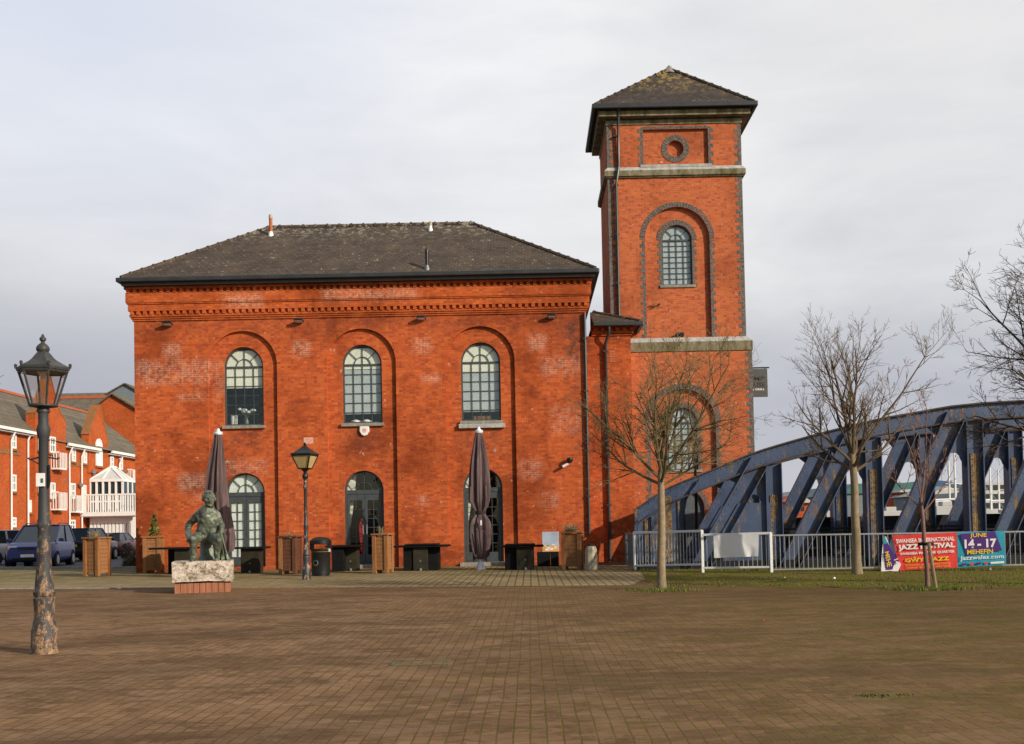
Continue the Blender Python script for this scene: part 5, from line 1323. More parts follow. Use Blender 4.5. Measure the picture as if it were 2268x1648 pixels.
J['midL'] = (J['knL'][0].lerp(J['anL'][0], .35), .092); J['midR'] = (J['knR'][0].lerp(J['anR'][0], .35), .093)
E = [('pelvis','belly'),('belly','chest'),('chest','upper'),('upper','neck'),('neck','head0'),('head0','head1'),('head1','head2'),('upper','shL'),('shL','elL'),('elL','wrL'),('wrL','haL'),('upper','shR'),('shR','elR'),('elR','wrR'),('wrR','haR'),
     ('pelvis','hipL'),('hipL','knL'),('knL','midL'),('midL','anL'),('anL','ftL'),('ftL','toL'),('pelvis','hipR'),('hipR','knR'),('knR','midR'),('midR','anR'),('anR','ftR'),('ftR','toR')]
def finger(base, key, n, dirs):      # five fingers growing from the hand
    for i in range(n):
        a, d1, d2, r = dirs[i]; p0 = J[base][0] + Vector(a); 
        J[key + str(i)] = (p0, r * 1.1); J[key + str(i) + 'a'] = (p0 + Vector(d1), r); J[key + str(i) + 'b'] = (p0 + Vector(d1) + Vector(d2), r * .8)
        E.append((base, key + str(i))); E.append((key + str(i), key + str(i) + 'a')); E.append((key + str(i) + 'a', key + str(i) + 'b'))
for base, key, sx in (('haL', 'fL', 1), ('haR', 'fR', -1)):
    finger(base, key, 5, [((sx * (-.045 + .03 * i), -.035, -.02), (0, -.05, -.025), (0, -.02, -.05), .017 - .001 * abs(i - 1.5)) for i in range(4)] + [((sx * .055, .0, -.01), (sx * .03, -.03, -.02), (sx * .0, -.03, -.03), .018)])
for k, px_, py_, r_ in (('chL', 450, 1150, .145), ('chR', 471, 1150, .145), ('beL', 451, 1173, .14), ('beR', 468, 1173, .14)): J[k] = (sp3(px_, py_, .0), r_)
E += [('chL', 'beL'), ('chR', 'beR'), ('chL', 'shL'), ('chR', 'shR'), ('chL', 'chR'), ('beL', 'hipL'), ('beR', 'hipR'), ('neck', 'chL'), ('neck', 'chR')]
off = Vector(st.location); bm_ = MB()
def ball(c, r): bm_.lathe(c, [(max(.002, r * math.sin(math.pi * k / 8)), -r * math.cos(math.pi * k / 8)) for k in range(9)], 14)
for k, (c, r) in J.items(): ball(c, r)
for a, b_ in E:
    (pa_, ra), (pb_, rb__) = J[a], J[b_]
    if a == 'neck' and b_ in ('chL', 'chR'): ra, rb__ = .06, .10
    n_ = 6; bm_.tube([pa_.lerp(pb_, q / n_) for q in range(n_ + 1)], [ra + (rb__ - ra) * q / n_ for q in range(n_ + 1)], 14)
ro = bm_.build('figure', M['bronze'], None)
rm = ro.modifiers.new('r', 'REMESH'); rm.mode = 'VOXEL'; rm.voxel_size = .013
sm = ro.modifiers.new('s', 'SMOOTH'); sm.factor = .5; sm.iterations = 5
bpy.context.view_layer.update()
dg = bpy.context.evaluated_depsgraph_get(); mm = bpy.data.meshes.new_from_object(ro.evaluated_get(dg)); bpy.data.objects.remove(ro)
for v in mm.vertices: v.co = v.co - off
# face, chest and clothing folds pushed into the surface
hc = J['head1'][0] - Vector(off) + Vector((0, 0, -.02)); fdir = Vector((.42, -.88, -.10)).normalized(); fside = fdir.cross(Vector((0, 0, 1))).normalized(); fup = fside.cross(fdir)
for v in mm.vertices:
    p_ = v.co.copy(); q = p_ - hc
    if q.length < .30 and p_.z > (J['neck'][0].z - off[2]):
        a, b_, c_ = q.dot(fside), q.dot(fup), q.dot(fdir)
        if c_ > 0:
            e = 0
            e += .040 * math.exp(-((a / .026) ** 2 + ((b_ + .015) / .045) ** 2))            # nose
            e -= .026 * (math.exp(-(((a - .05) / .03) ** 2 + ((b_ - .02) / .022) ** 2)) + math.exp(-(((a + .05) / .03) ** 2 + ((b_ - .02) / .022) ** 2)))  # eyes
            e += .014 * math.exp(-((a / .09) ** 2 + ((b_ - .055) / .02) ** 2))               # brow
            e -= .014 * math.exp(-((a / .045) ** 2 + ((b_ + .085) / .012) ** 2))             # mouth
            e += .020 * math.exp(-((a / .05) ** 2 + ((b_ + .125) / .03) ** 2))               # chin
            v.co = p_ + fdir * e
    n_2 = noise.noise_vector(p_ * 7) * .020 + noise.noise_vector(p_ * 15) * .010; v.co = v.co + n_2
mm.materials.clear(); mm.materials.append(M['bronze'])
for p_ in mm.polygons: p_.use_smooth = True
bo = bpy.data.objects.new('body', mm); COL.objects.link(bo); bo.parent = st
hb = MB(); hp = J['head1'][0]
for k in range(260):     # cropped curly hair as small tufts
    a = random.uniform(0, 6.28); e = random.uniform(-.35, 1.55); d_ = Vector((math.cos(a) * math.cos(e), math.sin(a) * math.cos(e), math.sin(e)))
    if d_.dot(fdir) > .35 and e < .72: continue
    c = J['head2'][0] + Vector((0, 0, .004)) + d_ * .122; r = random.uniform(.018, .03)
    hb.lathe(c, [(r * .3, -r), (r, -r * .3), (r * .9, r * .5), (r * .2, r)], 6)
hb.build('hair', M['bronze'], st, smooth=True)
m = MB()
for sx in (-1, 1):
    c = hp + fside * (.128 * sx) - fup * .01 - fdir * .01; m.lathe(c, [(.012, -.045), (.03, -.02), (.034, .015), (.015, .045)], 8)
m.build('ear', M['bronze'], st, smooth=True)
m = MB(); sx0, sx1 = J['hipL'][0].x - .02, J['hipR'][0].x + .02; m.lathe((J['pelvis'][0].x, PY + .85, zs_), [(.26, 0), (.24, .06), (.20, .12), (.19, .42), (.26, .50), (.27, .56), (.2, .58)], 18); m.build('seat', M['bronze'], st, smooth=True)
# cloth hanging from the right-hand knee
m = MB(); n = 14; vs = []; fs = []
for i in range(n + 1):
    f = i / n; zc = J['haR'][0].z - .03 - (J['haR'][0].z - zs_ - .02) * f; wd = .045 + .13 * f ** 1.3
    for j in range(9):
        g_ = j / 8; x = J['haR'][0].x - .01 + (g_ - .5) * 2 * wd; y = J['haR'][0].y + .04 + .045 * math.sin(j * 2.1 + f * 2) * (.3 + f) + .10 * f
        vs.append((x, y, zc))
for i in range(n):
    for j in range(8): fs.append((i*9+j, i*9+j+1, (i+1)*9+j+1, (i+1)*9+j))
m.add(vs, fs); c_ = m.build('draped_cloth', M['bronze'], st, smooth=True, keep=True); so_ = c_.modifiers.new('t', 'SOLIDIFY'); so_.thickness = .025
# ------------------------------------------------------------------ litter bin
b = gp(711, 1275); kb = F_PX / b.y
bn_ = thing('litter_bin', 'black round litter bin with domed hood and open slots beside the lamp post', 'litter bin', b)
R_ = 20.5 / kb; zz_ = lambda y: (1275 - y) / kb
m = MB(); m.lathe(b, [(R_ * .93, 0), (R_ * .93, .04), (R_, .05), (R_, zz_(1222)), (R_ * 1.04, zz_(1221)), (R_ * 1.04, zz_(1217)), (R_ * .9, zz_(1216)), (R_ * .88, .3)], 28, cap=True); bb = m.build('body', M['black'], bn_, smooth=True)
m = MB()
for a in (R(12), R(168), R(192), R(348)):
    c = b + Vector((math.cos(a) * R_ * .97, math.sin(a) * R_ * .97, 0)); m.box((c.x - .05, c.y - .03, zz_(1218)), (c.x + .05, c.y + .03, zz_(1197)))
m.build('hood_post', M['black'], bn_)
m = MB(); m.lathe(b, [(R_ * .98, zz_(1206)), (R_ * 1.06, zz_(1205)), (R_ * 1.07, zz_(1197)), (R_ * .9, zz_(1193)), (R_ * .5, zz_(1190)), (.02, zz_(1189))], 28); m.build('hood', M['black'], bn_, smooth=True)
m = MB(); m.lathe(b, [(R_ * 1.01, zz_(1222)), (R_ * 1.015, zz_(1221)), (R_ * 1.015, zz_(1219)), (R_ * 1.0, zz_(1218))], 28); m.build('band', M['print_yellow'], bb)
m = MB(); m.plate(ringpts(0, 0, .085, 20), [ringpts(0, 0, .06, 20)], lambda a, c, w: b + Vector((a - .10, -math.sqrt(max(0, R_**2 - (a - .10)**2)) - .004 - w, zz_(1246) + c)), .004); m.build('emblem', M['steel_dark'], bb)
m = MB(); m.cbox(b + Vector((R_ * .98, -.09, zz_(1219))), (.07, .06, .09)); m.build('lock', M['chrome'], bb)
# ------------------------------------------------------------------ planters
def planter(label, px0, px1, py_b, py_t, mat, ang=0.0, py_x=None):
    b = gp((px0 + px1) / 2, py_b); k = F_PX / b.y; w_ = (px1 - px0) / k / (math.cos(abs(ang)) + .78 * math.sin(abs(ang))); h = (py_b - py_t) / k; dp = w_ * .95
    o = thing('planter', label, 'planter', (b.x, b.y + .04, 0), ang, 'timber planters')
    hw = w_ / 2; pw = .12
    for sx in (-1, 1):
        for y0_ in (0, dp - pw):
            m = MB(); x0 = -hw + .03 if sx < 0 else hw - .03 - pw; m.box((x0, y0_, 0), (x0 + pw, y0_ + pw, h - .05)); m.build('post', M[mat if sx > 0 else 'wood'], o, local=True, bevel=.008)
    m = MB(); z = .10
    while z < h - .10:
        z2_ = min(z + .125, h - .06); m.box((-hw + .03 + pw, .035, z), (hw - .03 - pw, .06, z2_ - .006)); m.box((-hw + .03 + pw, dp - .06, z), (hw - .03 - pw, dp - .035, z2_ - .006))
        for sx in (-1, 1): a_, b_ = sorted((sx * (hw - .065), sx * (hw - .09))); m.box((a_, pw, z), (b_, dp - pw, z2_ - .006))
        z += .125
    m.build('boards', M[mat], o, local=True, bevel=.004)
    m = MB(); m.plate([(-hw, -.03), (hw, -.03), (hw, dp + .03), (-hw, dp + .03)], [[(-hw + .12, .09), (hw - .12, .09), (hw - .12, dp - .09), (-hw + .12, dp - .09)]], lambda a, c, ww: Vector((a, c, h - .05 + ww)), .05); m.build('rim', M[mat], o, local=True, bevel=.006)
    m = MB(); m.box((-hw + .09, .07, h - .14), (hw - .09, dp - .07, h - .09)); m.build('soil', M['earth'], o, local=True)
    return b, h, dp
def plant(label, c, kind, h, w_, n, seed, mat):
    random.seed(seed); o = thing('plant', label, 'plant', c); m = MB(); s = MB()
    for i in range(n):
        a = random.uniform(0, 6.28); r_ = random.random() ** .6 * w_; z = random.uniform(.15, 1) * h
        if kind == 'dry':
            q = Vector((math.cos(a) * r_, math.sin(a) * r_, z)); m.tube([Vector(c), Vector(c) + q * .6 + Vector((0, 0, .04)), Vector(c) + q], [.006, .006, .003], 3)
        else:
            if kind == 'cone': r_ *= max(.15, 1 - z / h)
            p_ = Vector(c) + Vector((math.cos(a) * r_, math.sin(a) * r_, z)); sz = random.uniform(.04, .085)
            nv = Vector((random.uniform(-1, 1), random.uniform(-1, 1), random.uniform(-.4, 1))).normalized(); t1 = nv.orthogonal().normalized(); t2 = nv.cross(t1)
            m.add([p_ - t1 * sz, p_ + t2 * sz * .45, p_ + t1 * sz, p_ - t2 * sz * .45], [(0, 1, 2, 3)])
    if kind != 'dry':
        for i in range(4): s.tube([Vector(c), Vector(c) + Vector((random.uniform(-.08, .08), random.uniform(-.08, .08), h * .9))], [.015, .005], 4)
        s.build('stem', M['bark_dark'], o)
    m.build('foliage', M[mat], o, keep=True)
def top_of(b, h, dp): return (b.x, b.y + .04 + dp / 2, h - .09)
v = planter('tan timber planter standing on the paving in front of the parked cars', 172, 226, 1277, 1190, 'wood_light', R(-18)); plant('dry pale tuft in the planter in front of the parked cars', top_of(*v), 'dry', .32, .22, 90, 1, 'dry')
v = planter('timber planter with a small shrub at the left corner of the hall', 312, 357, 1270, 1188, 'wood', R(6)); plant('small green shrub growing in the planter at the left corner of the hall', top_of(*v), 'cone', .80, .30, 240, 2, 'leaf')
v = planter('dark stained planter between the left door and the lamp post', 611, 660, 1272, 1187, 'wood_dark', R(-8)); plant('low dry stalks in the dark planter left of the lamp post', top_of(*v), 'dry', .22, .2, 50, 3, 'dry')
v = planter('tan timber planter standing right of the middle door', 818, 865, 1270, 1182, 'wood', R(-12)); plant('small dry stump plant in the planter right of the middle door', top_of(*v), 'dry', .34, .14, 60, 4, 'dry')
v = planter('pale timber planter near the right corner of the hall', 1239, 1293, 1262, 1178, 'wood_light', R(-10)); plant('dry grey bush in the planter near the right corner of the hall', top_of(*v), 'dry', .38, .32, 170, 5, 'dry')
# ------------------------------------------------------------------ tables
def table(label, px0, px1, py_b, py_t, boxes, raised=None):
    """boxes: (x0, x1, material, foot y) pedestals in picture x under one slab"""
    b = gp((px0 + px1) / 2, py_b); k = F_PX / b.y
    o = thing('outdoor_table', label, 'table', b, 0, 'black outdoor tables')
    zt_ = (py_b - py_t) / k; X = lambda px: at(px, py_b, b.y).x
    m = MB(); m.box((X(px0), b.y - .12, zt_ - .06), (X(px1), b.y + .85, zt_)); m.build('tabletop', M['table_dark'], o, bevel=.008)
    if raised:
        m = MB(); m.box((X(raised[0]), b.y - .16, zt_ + .002), (X(raised[1]), b.y + .80, zt_ + .045)); m.build('centre_board', M['table_dark'], o, bevel=.006)
    for i, (x0, x1, mt, dy) in enumerate(boxes):
        y0_ = b.y + dy; m = MB(); m.box((X(x0) + .004, y0_, 0), (X(x1) - .004, y0_ + .55, zt_ - .062)); l_ = m.build('pedestal', M[mt], o, bevel=.012)
        if mt == 'table_face':
            m = MB(); xc = X((x0 + x1) / 2); m.lathe((xc, y0_ - .03, 0), [(.045, 0), (.045, .06), (.02, .08)], 10); m.cbox((xc, y0_ - .006, .3), (.04, .01, .05)); m.build('fitting', M['steel_dark'], l_)
    return o
table('black outdoor table partly hidden behind the bronze figure', 332, 425, 1272, 1213, [(366, 388, 'table_dark', .25), (386, 424, 'table_face', 0)])
table('black outdoor table in front of the left door', 505, 586, 1269, 1212, [(533, 574, 'table_face', 0)])
table('black outdoor table right of the litter bin, before the middle door', 722, 803, 1265, 1208, [(735, 762, 'table_dark', .0), (758, 788, 'table_face', .3)])
table('black outdoor table with three pedestals between the middle and right doors', 870, 994, 1264, 1208, [(893, 916, 'table_dark', .05), (915, 948, 'table_face', 0), (948, 972, 'table_dark', .2)], (898, 970))
table('black outdoor table right of the right door parasol', 1097, 1205, 1262, 1208, [(1118, 1147, 'table_dark', .15), (1144, 1184, 'table_face', 0)], (1120, 1186))
# poster stand and low box
b = gp(1221, 1254); k = F_PX / b.y; X = lambda px: at(px, 1254, b.y).x
o = thing('poster_board', 'small framed board with a pale sky and food poster standing on a black box', 'sign', (X(1221), b.y - .0, (1254 - 1223) / k))
m = MB(); z0_, z1_ = (1254 - 1222) / k, (1254 - 1178) / k; m.box((X(1202), b.y, z0_), (X(1239), b.y + .05, z1_)); bo_ = m.build('board', M['poster'], o, bevel=.006)
m = MB(); random.seed(6); m.box((X(1203), b.y - .0015, z0_ + .01), (X(1238), b.y - .0005, z0_ + .16))
for i in range(26):
    x = random.uniform(X(1204), X(1236)); z = z0_ + random.random() ** 1.5 * .2 + .03; m.cbox((x, b.y - .003, z), (random.uniform(.02, .07), .004, random.uniform(.02, .05)))
m.build('food_picture', M['print_orange'], bo_)
m = MB(); m.box((X(1208), b.y - .004, z0_ + .05), (X(1226), b.y - .003, z0_ + .10))
for i in range(12): m.cbox((random.uniform(X(1206), X(1234)), b.y - .005, z0_ + .05 + random.random() * .18), (.05, .004, .03))
m.build('plate_picture', M['print_white'], bo_)
m = MB(); m.box((X(1190), b.y - .02, 0), (X(1220) - .01, b.y + .5, z0_ - .01)); m.box((X(1220) + .01, b.y - .02, 0), (X(1238), b.y + .5, z0_ - .01)); m.box((X(1190), b.y + .02, z0_ - .04), (X(1238), b.y + .48, z0_ - .012))
tag(m.build('storage_box', M['table_dark'], bevel=.012), 'low black box bench under the poster board', 'box')
# bollard
b = gp(1310, 1262); k = F_PX / b.y; o = thing('bollard', 'pale tapered concrete bollard by the right corner downpipe', 'bollard', b)
m = MB(); m.lathe(b, [(.20, -.02), (.195, .3), (.175, .58), (.14, .68), (.06, .72), (.01, .725)], 8, R(10)); m.build('shaft', M['concrete'], o, smooth=True, bevel=.01)
m = MB(); m.lathe(b, [(.10, .70), (.11, .73), (.07, .76), (.01, .765)], 10); m.build('cap', M['black'], o, smooth=True)
# hanging sign on the tower's right wall
XS = TC + LHW; YS = YT + 1.6
x1 = at(1700, 845, YS).x; zt_, zb_ = at(1685, 814, YS).z, at(1685, 879, YS).z
o = thing('hanging_sign', 'dark grey projecting pub sign fixed on the right side wall of the tower', 'sign', (XS, YS, 0))
m = MB(); m.box((XS + .02, YS, zb_), (x1, YS + .06, zt_ - .05)); bd = m.build('board', M['sign_grey'], o, bevel=.006)
m = MB(); m.box((XS + .0, YS + .01, zt_ - .03), (x1 + .08, YS + .05, zt_ + .02)); m.box((XS + .05, YS + .015, zt_ - .06), (XS + .09, YS + .045, zt_ - .03)); m.box((x1 - .1, YS + .015, zt_ - .06), (x1 - .06, YS + .045, zt_ - .03)); m.box((XS - .02, YS - .03, zt_ - .12), (XS + .03, YS + .09, zt_ + .1)); m.build('bracket', M['black'], o)
def Qr(x0, x1_, za, zb2_): return (Vector((x0, YS, za)), Vector((x1_, YS, za)), Vector((x1_, YS, zb2_)), Vector((x0, YS, zb2_)), Vector((0, 1, 0)))
W_ = x1 - XS; Hh = zt_ - zb_
text_mesh('PUMP', 'lettering', 'sign_letter', bd, Qr(XS + .03, x1 - .1, zt_ - Hh * .30, zt_ - Hh * .44), 0, 0, 1, 1, .006, 0, .02)
text_mesh('HOUSE', 'lettering', 'sign_letter', bd, Qr(XS + .03, x1 - .1, zt_ - Hh * .50, zt_ - Hh * .66), 0, 0, 1, 1, .006, 0, .02)
text_mesh('BAR & GRILL', 'lettering', 'print_white', bd, Qr(XS + .03, x1 - .12, zt_ - Hh * .71, zt_ - Hh * .775), 0, 0, 1, 1, .008, 0, .02)
# cover set in the paving, and litter
b = gp(930, 1470); cov = thing('drain_cover', 'rectangular paved drain cover with mossy frame in the plaza', 'drain cover', b)
x0, x1 = gp(866, 1472).x, gp(995, 1468).x; y0_, y1_ = gp(930, 1474).y, gp(930, 1464).y
m = MB(); m.plate([(x0, y0_), (x1, y0_), (x1, y1_), (x0, y1_)], [[(x0 + .03, y0_ + .03), (x1 - .03, y0_ + .03), (x1 - .03, y1_ - .03), (x0 + .03, y1_ - .03)]], lambda a, c, w_: Vector((a, c, .002 + w_)), .008); m.build('frame', M['weed'], cov)
m = MB(); m.box((x0 + .035, y0_ + .035, .001), (x1 - .035, y1_ - .035, .006)); m.build('lid', M['pavers'], cov)
random.seed(12)
for i, (px, py, s_, lb) in enumerate(((1848, 1282, .035, 'scrap of white litter on the grass bank between the two middle trees'), (1738, 1280, .02, 'tiny pale litter scrap on the grass below the long railing'), (1690, 1375, .018, 'red wrapper scrap on the mid plaza'))):
    v = gp(px, py); m = MB(); m.lathe((v.x, v.y, .004), [(s_, 0), (s_ * .9, s_ * .6), (s_ * .3, s_)], 5, random.random(), fold=lambda a, z: 1 + .3 * math.sin(3 * a)); tag(m.build('litter', M['tape_red'] if 'red' in lb else M['print_white']), lb, 'litter')
# ------------------------------------------------------------------ cars
def car(label, loc, rz, paint, L=4.2, W=1.72, H=1.5, hood=.92, belt=.95, xcowl=.22, xrf=.05, xrr=-.42, xrb=-.5, plate='plate_white', tail='light_red', mono=False, rails=False):
    t = thing('parked_car', label, 'car', loc, rz, 'cars parked beside the terrace')
    hw = W / 2; st = []
    nose = L / 2
    xs = [-L/2, -L/2 + .10, -L/2 + .45, -L*.25, 0, L*xcowl, L*.36, nose - .25, nose - .06, nose]
    for x in xs:
        f = (x + L/2) / L; e = min(1, .80 + .20 * min(1, (x + L/2) / .45)) * min(1, .78 + .22 * min(1, max(0, nose - x) / .45))
        zd = belt if x < L * xcowl - .01 else belt - (belt - hood) * ((x - L*xcowl) / (nose - L*xcowl)) - (.10 if x > nose - .1 else 0)
        if x < L * xrb + .3 and xrb > -.45: zd = belt - .02
        zs = .22 if abs(x) < L/2 - .2 else .30
        st.append((x, hw * e, zs, zd))
    vs = []; fs = []; n = 10
    for (x, w, zs, zd) in st:
        half = [(w * .88, zs), (w, zs + .12), (w * 1.0, (zs + zd) / 2), (w * .975, zd - .10), (w * .88, zd)]
        for y, z in half: vs.append((x, y, z))
        for y, z in reversed(half): vs.append((x, -y, z))
    for i in range(len(st) - 1):
        for k in range(n): k2 = (k + 1) % n; fs.append((i*n+k, i*n+k2, (i+1)*n+k2, (i+1)*n+k))
    fs += [tuple(range(n))[::-1], tuple((len(st)-1)*n + k for k in range(n))]
    m = MB(); m.add(vs, fs); m.build('body', M[paint], t, smooth=True, local=True, bevel=.06)
    # cabin
    xa, xb, xc, xd = L * xrb + .08, L * xcowl + .02, L * xrf, L * xrr
    bw, rw = hw * .90, hw * .74; zb = belt - .02; zr = H - .05
    c = [(xa, -bw, zb), (xb, -bw * .96, zb), (xb, bw * .96, zb), (xa, bw, zb), (xd, -rw, zr), (xc, -rw, zr), (xc, rw, zr), (xd, rw, zr)]
    m = MB(); m.add(c, [(0,1,5,4), (1,2,6,5), (2,3,7,6), (3,0,4,7), (4,5,6,7)]); m.build('windows', M['car_glass'], t, local=True)
    m = MB(); m.box((xd - .02, -rw - .02, zr - .01), (xc + .02, rw + .02, H)); rf = m.build('roof', M[paint], t, local=True, bevel=.045)
    m = MB()
    for i, j in ((0, 4), (1, 5), (2, 6), (3, 7)): MB().beam(c[i], c[j], .09, .05, (0, 1, 0)).build('pillar', M[paint], t, local=True)
    xm = (xa + xb) / 2 - .1; xm2 = (xc + xd) / 2
    for sy in (-1, 1): MB().beam((xm, sy * bw, zb), (xm2, sy * rw, zr), .08, .04, (0, 1, 0)).build('pillar', M[paint], t, local=True)
    if rails:
        m = MB()
        for sy in (-1, 1): m.tube([(xd + .1, sy * rw * .92, H), (xd + .15, sy * rw * .92, H + .06), (xc - .15, sy * rw * .92, H + .06), (xc - .1, sy * rw * .92, H)], .018, 6)
        m.build('roof_rail', M['black'], t, local=True)
    for sx in (-1, 1):
        for sy in (-1, 1):
            wx = sx * L * .30 + (.05 if sx > 0 else 0); m = MB(); r = .31
            def disc(r0_, y0_, y1_, mm_):
                n_ = 18; vs = [(wx + r0_ * math.cos(2*math.pi*k/n_), sy * y, .31 + r0_ * math.sin(2*math.pi*k/n_)) for y in (y0_, y1_) for k in range(n_)]
                mm_.add(vs, [tuple(range(n_)), tuple(range(2*n_ - 1, n_ - 1, -1))] + [(k, (k+1) % n_, n_ + (k+1) % n_, n_ + k) for k in range(n_)])
            disc(.37, hw - .25, hw + .006, m); ar = m.build('wheel_arch', M['rubber'], t, local=True)
            m = MB(); disc(r, hw - .22, hw + .018, m); wh = m.build('wheel', M['rubber'], t, local=True, bevel=.02)
            m = MB(); disc(.20, hw + .012, hw + .026, m); m.build('rim', M['metal'], wh, local=True)
    zh = hood - .16
    for sy in (-1, 1):
        m = MB(); m.cbox((nose - .09, sy * (hw * .60), zh), (.16, .36, .17)); m.build('headlight', M['light_clear'], t, local=True, bevel=.03)
        m = MB(); m.cbox((nose - .22, sy * (hw * .83), zh), (.20, .11, .15)); m.build('indicator', M['light_orange'], t, local=True, bevel=.02)
        m = MB(); m.cbox((-L/2 + .08, sy * hw * .70, belt - .16), (.16, .24, .26)); m.build('tail_light', M[tail], t, local=True, bevel=.02)
        m = MB(); m.cbox((L * xcowl - .12, sy * (hw + .06), belt + .06), (.12, .20, .14)); m.build('mirror', M[paint], t, local=True, bevel=.03)
    m = MB(); m.cbox((nose - .02, 0, zh - .03), (.06, W * .34, .11)); m.build('grille', M['black'], t, local=True)
    m = MB(); m.cbox((nose - .02, 0, .50), (.07, .52, .12)); m.build('number_plate', M['plate_white'], t, local=True)
    m = MB(); m.cbox((nose - .03, 0, .36), (.08, W * .62, .10)); m.build('air_intake', M['rubber'], t, local=True)
    m = MB(); m.cbox((-L/2 - .005, 0, belt - .22), (.03, .52, .12)); m.build('number_plate', M[plate], t, local=True)
    m = MB(); m.cbox((-L/2 + .04, 0, .42), (.12, W * .84, .20)); m.build('bumper', M['rubber'] if paint != 'car_silver' else M['steel_dark'], t, local=True, bevel=.03)
    return t
def park(px, py, off):
    p = gp(px, py); k = (p.y + off) / p.y; return (p.x * k - (PCX - px) * 0, p.y + off, -.008)
car('navy blue people carrier facing the plaza, parked behind the tan planter', park(92, 1256.5, 1.9), R(-90 + 10), 'car_blue', 4.1, 1.98, 1.80, .98, 1.08, .25, -.02, -.42, -.5, rails=True)
car('silver estate car with red tail light at the left edge', park(40, 1250, 1.0), R(44), 'car_silver', 4.4, 1.85, 1.62, 1.0, 1.02, .2, .02, -.36, -.5)
car('black car half hidden behind the tan planter', park(196, 1243, 2.1), R(92), 'car_black', 4.2, 1.8, 1.66, .95, 1.0, .2, .02, -.40, -.5, plate='plate_yellow')
car('beige car with yellow rear plate beyond the tan planter', park(222, 1234, 2.1), R(90), 'car_beige', 4.3, 1.75, 1.40, .9, .95, .2, .02, -.30, -.42, plate='plate_yellow')
car('maroon car with yellow rear plate nearest the left corner of the hall', park(258, 1232, 2.1), R(92), 'car_maroon', 4.4, 1.8, 1.40, .9, .95, .2, .02, -.30, -.42, plate='plate_yellow')
# dry shrub by the maroon car, weeds at the wall foot
def clump(label, px, py, h, w_, n, mat, seed):
    b = gp(px, py); random.seed(seed); o = thing('shrub', label, 'shrub', b); m = MB()
    for i in range(n):
        a = random.uniform(0, 6.28); r_ = random.random() ** .5 * w_; z = random.random() * h * math.sqrt(max(.05, 1 - (r_ / w_) ** 2 * .8))
        p_ = b + Vector((math.cos(a) * r_, math.sin(a) * r_, z)); s_ = random.uniform(.03, .09); d_ = Vector((random.uniform(-1, 1), random.uniform(-1, 1), random.uniform(.2, 1.4))).normalized(); e = d_.orthogonal().normalized()
        m.add([p_ - e * s_ * .35, p_ + e * s_ * .35, p_ + d_ * s_ * 2], [(0, 1, 2)])
    m.build('foliage', M[mat], o, keep=True); m = MB()
    for i in range(9): a = random.uniform(0, 6.28); m.tube([b, b + Vector((math.cos(a) * w_ * .6, math.sin(a) * w_ * .6, h * .7))], [.02, .006], 4)
    m.build('stem', M['bark_dark'], o)
clump('brown dry shrub on the road beside the maroon car', 283, 1237, .85, .36, 700, 'bark_dark', 3)
clump('grey green weeds at the foot of the left corner of the hall', 291, 1256, .42, .30, 600, 'weed', 4)
# ------------------------------------------------------------------ terrace
XF = -36.4
def z9(zx, zy, X=XF):
    d = ray(zx / 3.642, 827.4 + zy / 3.642); p = CAM + d * (X / d.x); return p
ter = thing('brick_terrace', 'red brick apartment terrace with white windows, balconies and conservatory behind the cars', 'building', (XF, 70, 0))
fyz = lambda X, s=1: (lambda a, b, w: Vector((X + s * w, a, b)))
ya, yb, yc, yd = z9(-260, 400).y, z9(243, 470).y, z9(498, 560).y, z9(1180, 660).y
zea = z9(100, 452).z; zec = z9(620, 585).z
m = MB(); m.box((XF - 10, ya, -.3), (XF, yb, zea)); m.box((XF - 10, yb + .01, -.3), (XF - .01, yd, zec)); m.build('wall', M['brick_far'], ter)
zra = z9(100, 66, XF - 5).z; zrc = z9(600, 292, XF - 5).z
def gable_roof(mb, y0, y1, ze, zr, xe=.5, xr=5.0, hipend=0):
    mb.add([(XF + xe, y0, ze), (XF + xe, y1, ze), (XF - xr, y1 - hipend, zr), (XF - xr, y0, zr), (XF - 2*xr - xe, y0, ze), (XF - 2*xr - xe, y1, ze)], [(0, 1, 2, 3), (3, 2, 5, 4), (0, 3, 4), (1, 5, 2), (0, 4, 5, 1)])
m = MB(); gable_roof(m, ya, yb + .3, zea + .02, zra, .5, 5, 1.5); gable_roof(m, yb + .32, yd, zec + .02, zrc); rf = m.build('roof', M['roof_far'], ter)
m = MB(); m.box((XF - 5.15, ya, zra - .05), (XF - 4.85, yb - 1.2, zra + .14)); m.box((XF - 5.15, yb + .4, zrc - .05), (XF - 4.85, yd, zrc + .14)); m.build('ridge_tile', M['ridge_red'], rf)
m = MB()
for (y0_, y1_, z) in ((ya, yb - .1, zea), (yc + .1, z9(770, 610).y, zec), (z9(860, 640).y, yd, zec)): m = MB(); m.box((XF + .38, y0_, z - .16), (XF + .54, y1_, z + .05)); m.box((XF + .0, y0_, z - .27), (XF + .378, y1_, z - .20)); m.build('gutter', M['white'], ter)
def gable_wall(name, pts, x1, th, coping):
    m = MB(); q = [z9(*p) for p in pts]; m.plate([(p.y, p.z) for p in q], [], fyz(x1 - th), th); o = m.build(name, M['brick_far'], ter)
    m = MB()
    for i, j in coping: a, b = Vector((x1 - th * .5, q[i].y, q[i].z + .08)), Vector((x1 - th * .5, q[j].y, q[j].z + .08)); m.beam(a, b, .14, th + .06, (1, 0, 0))
    m.build('coping', M['wood_light'], o)
gable_wall('gable', [(246, 1400), (246, 330), (300, 300), (340, 150), (371, 34), (402, 165), (448, 318), (495, 392), (498, 1400)], XF + .35, .7, [(1, 2), (2, 3), (3, 4), (4, 5), (5, 6), (6, 7)])
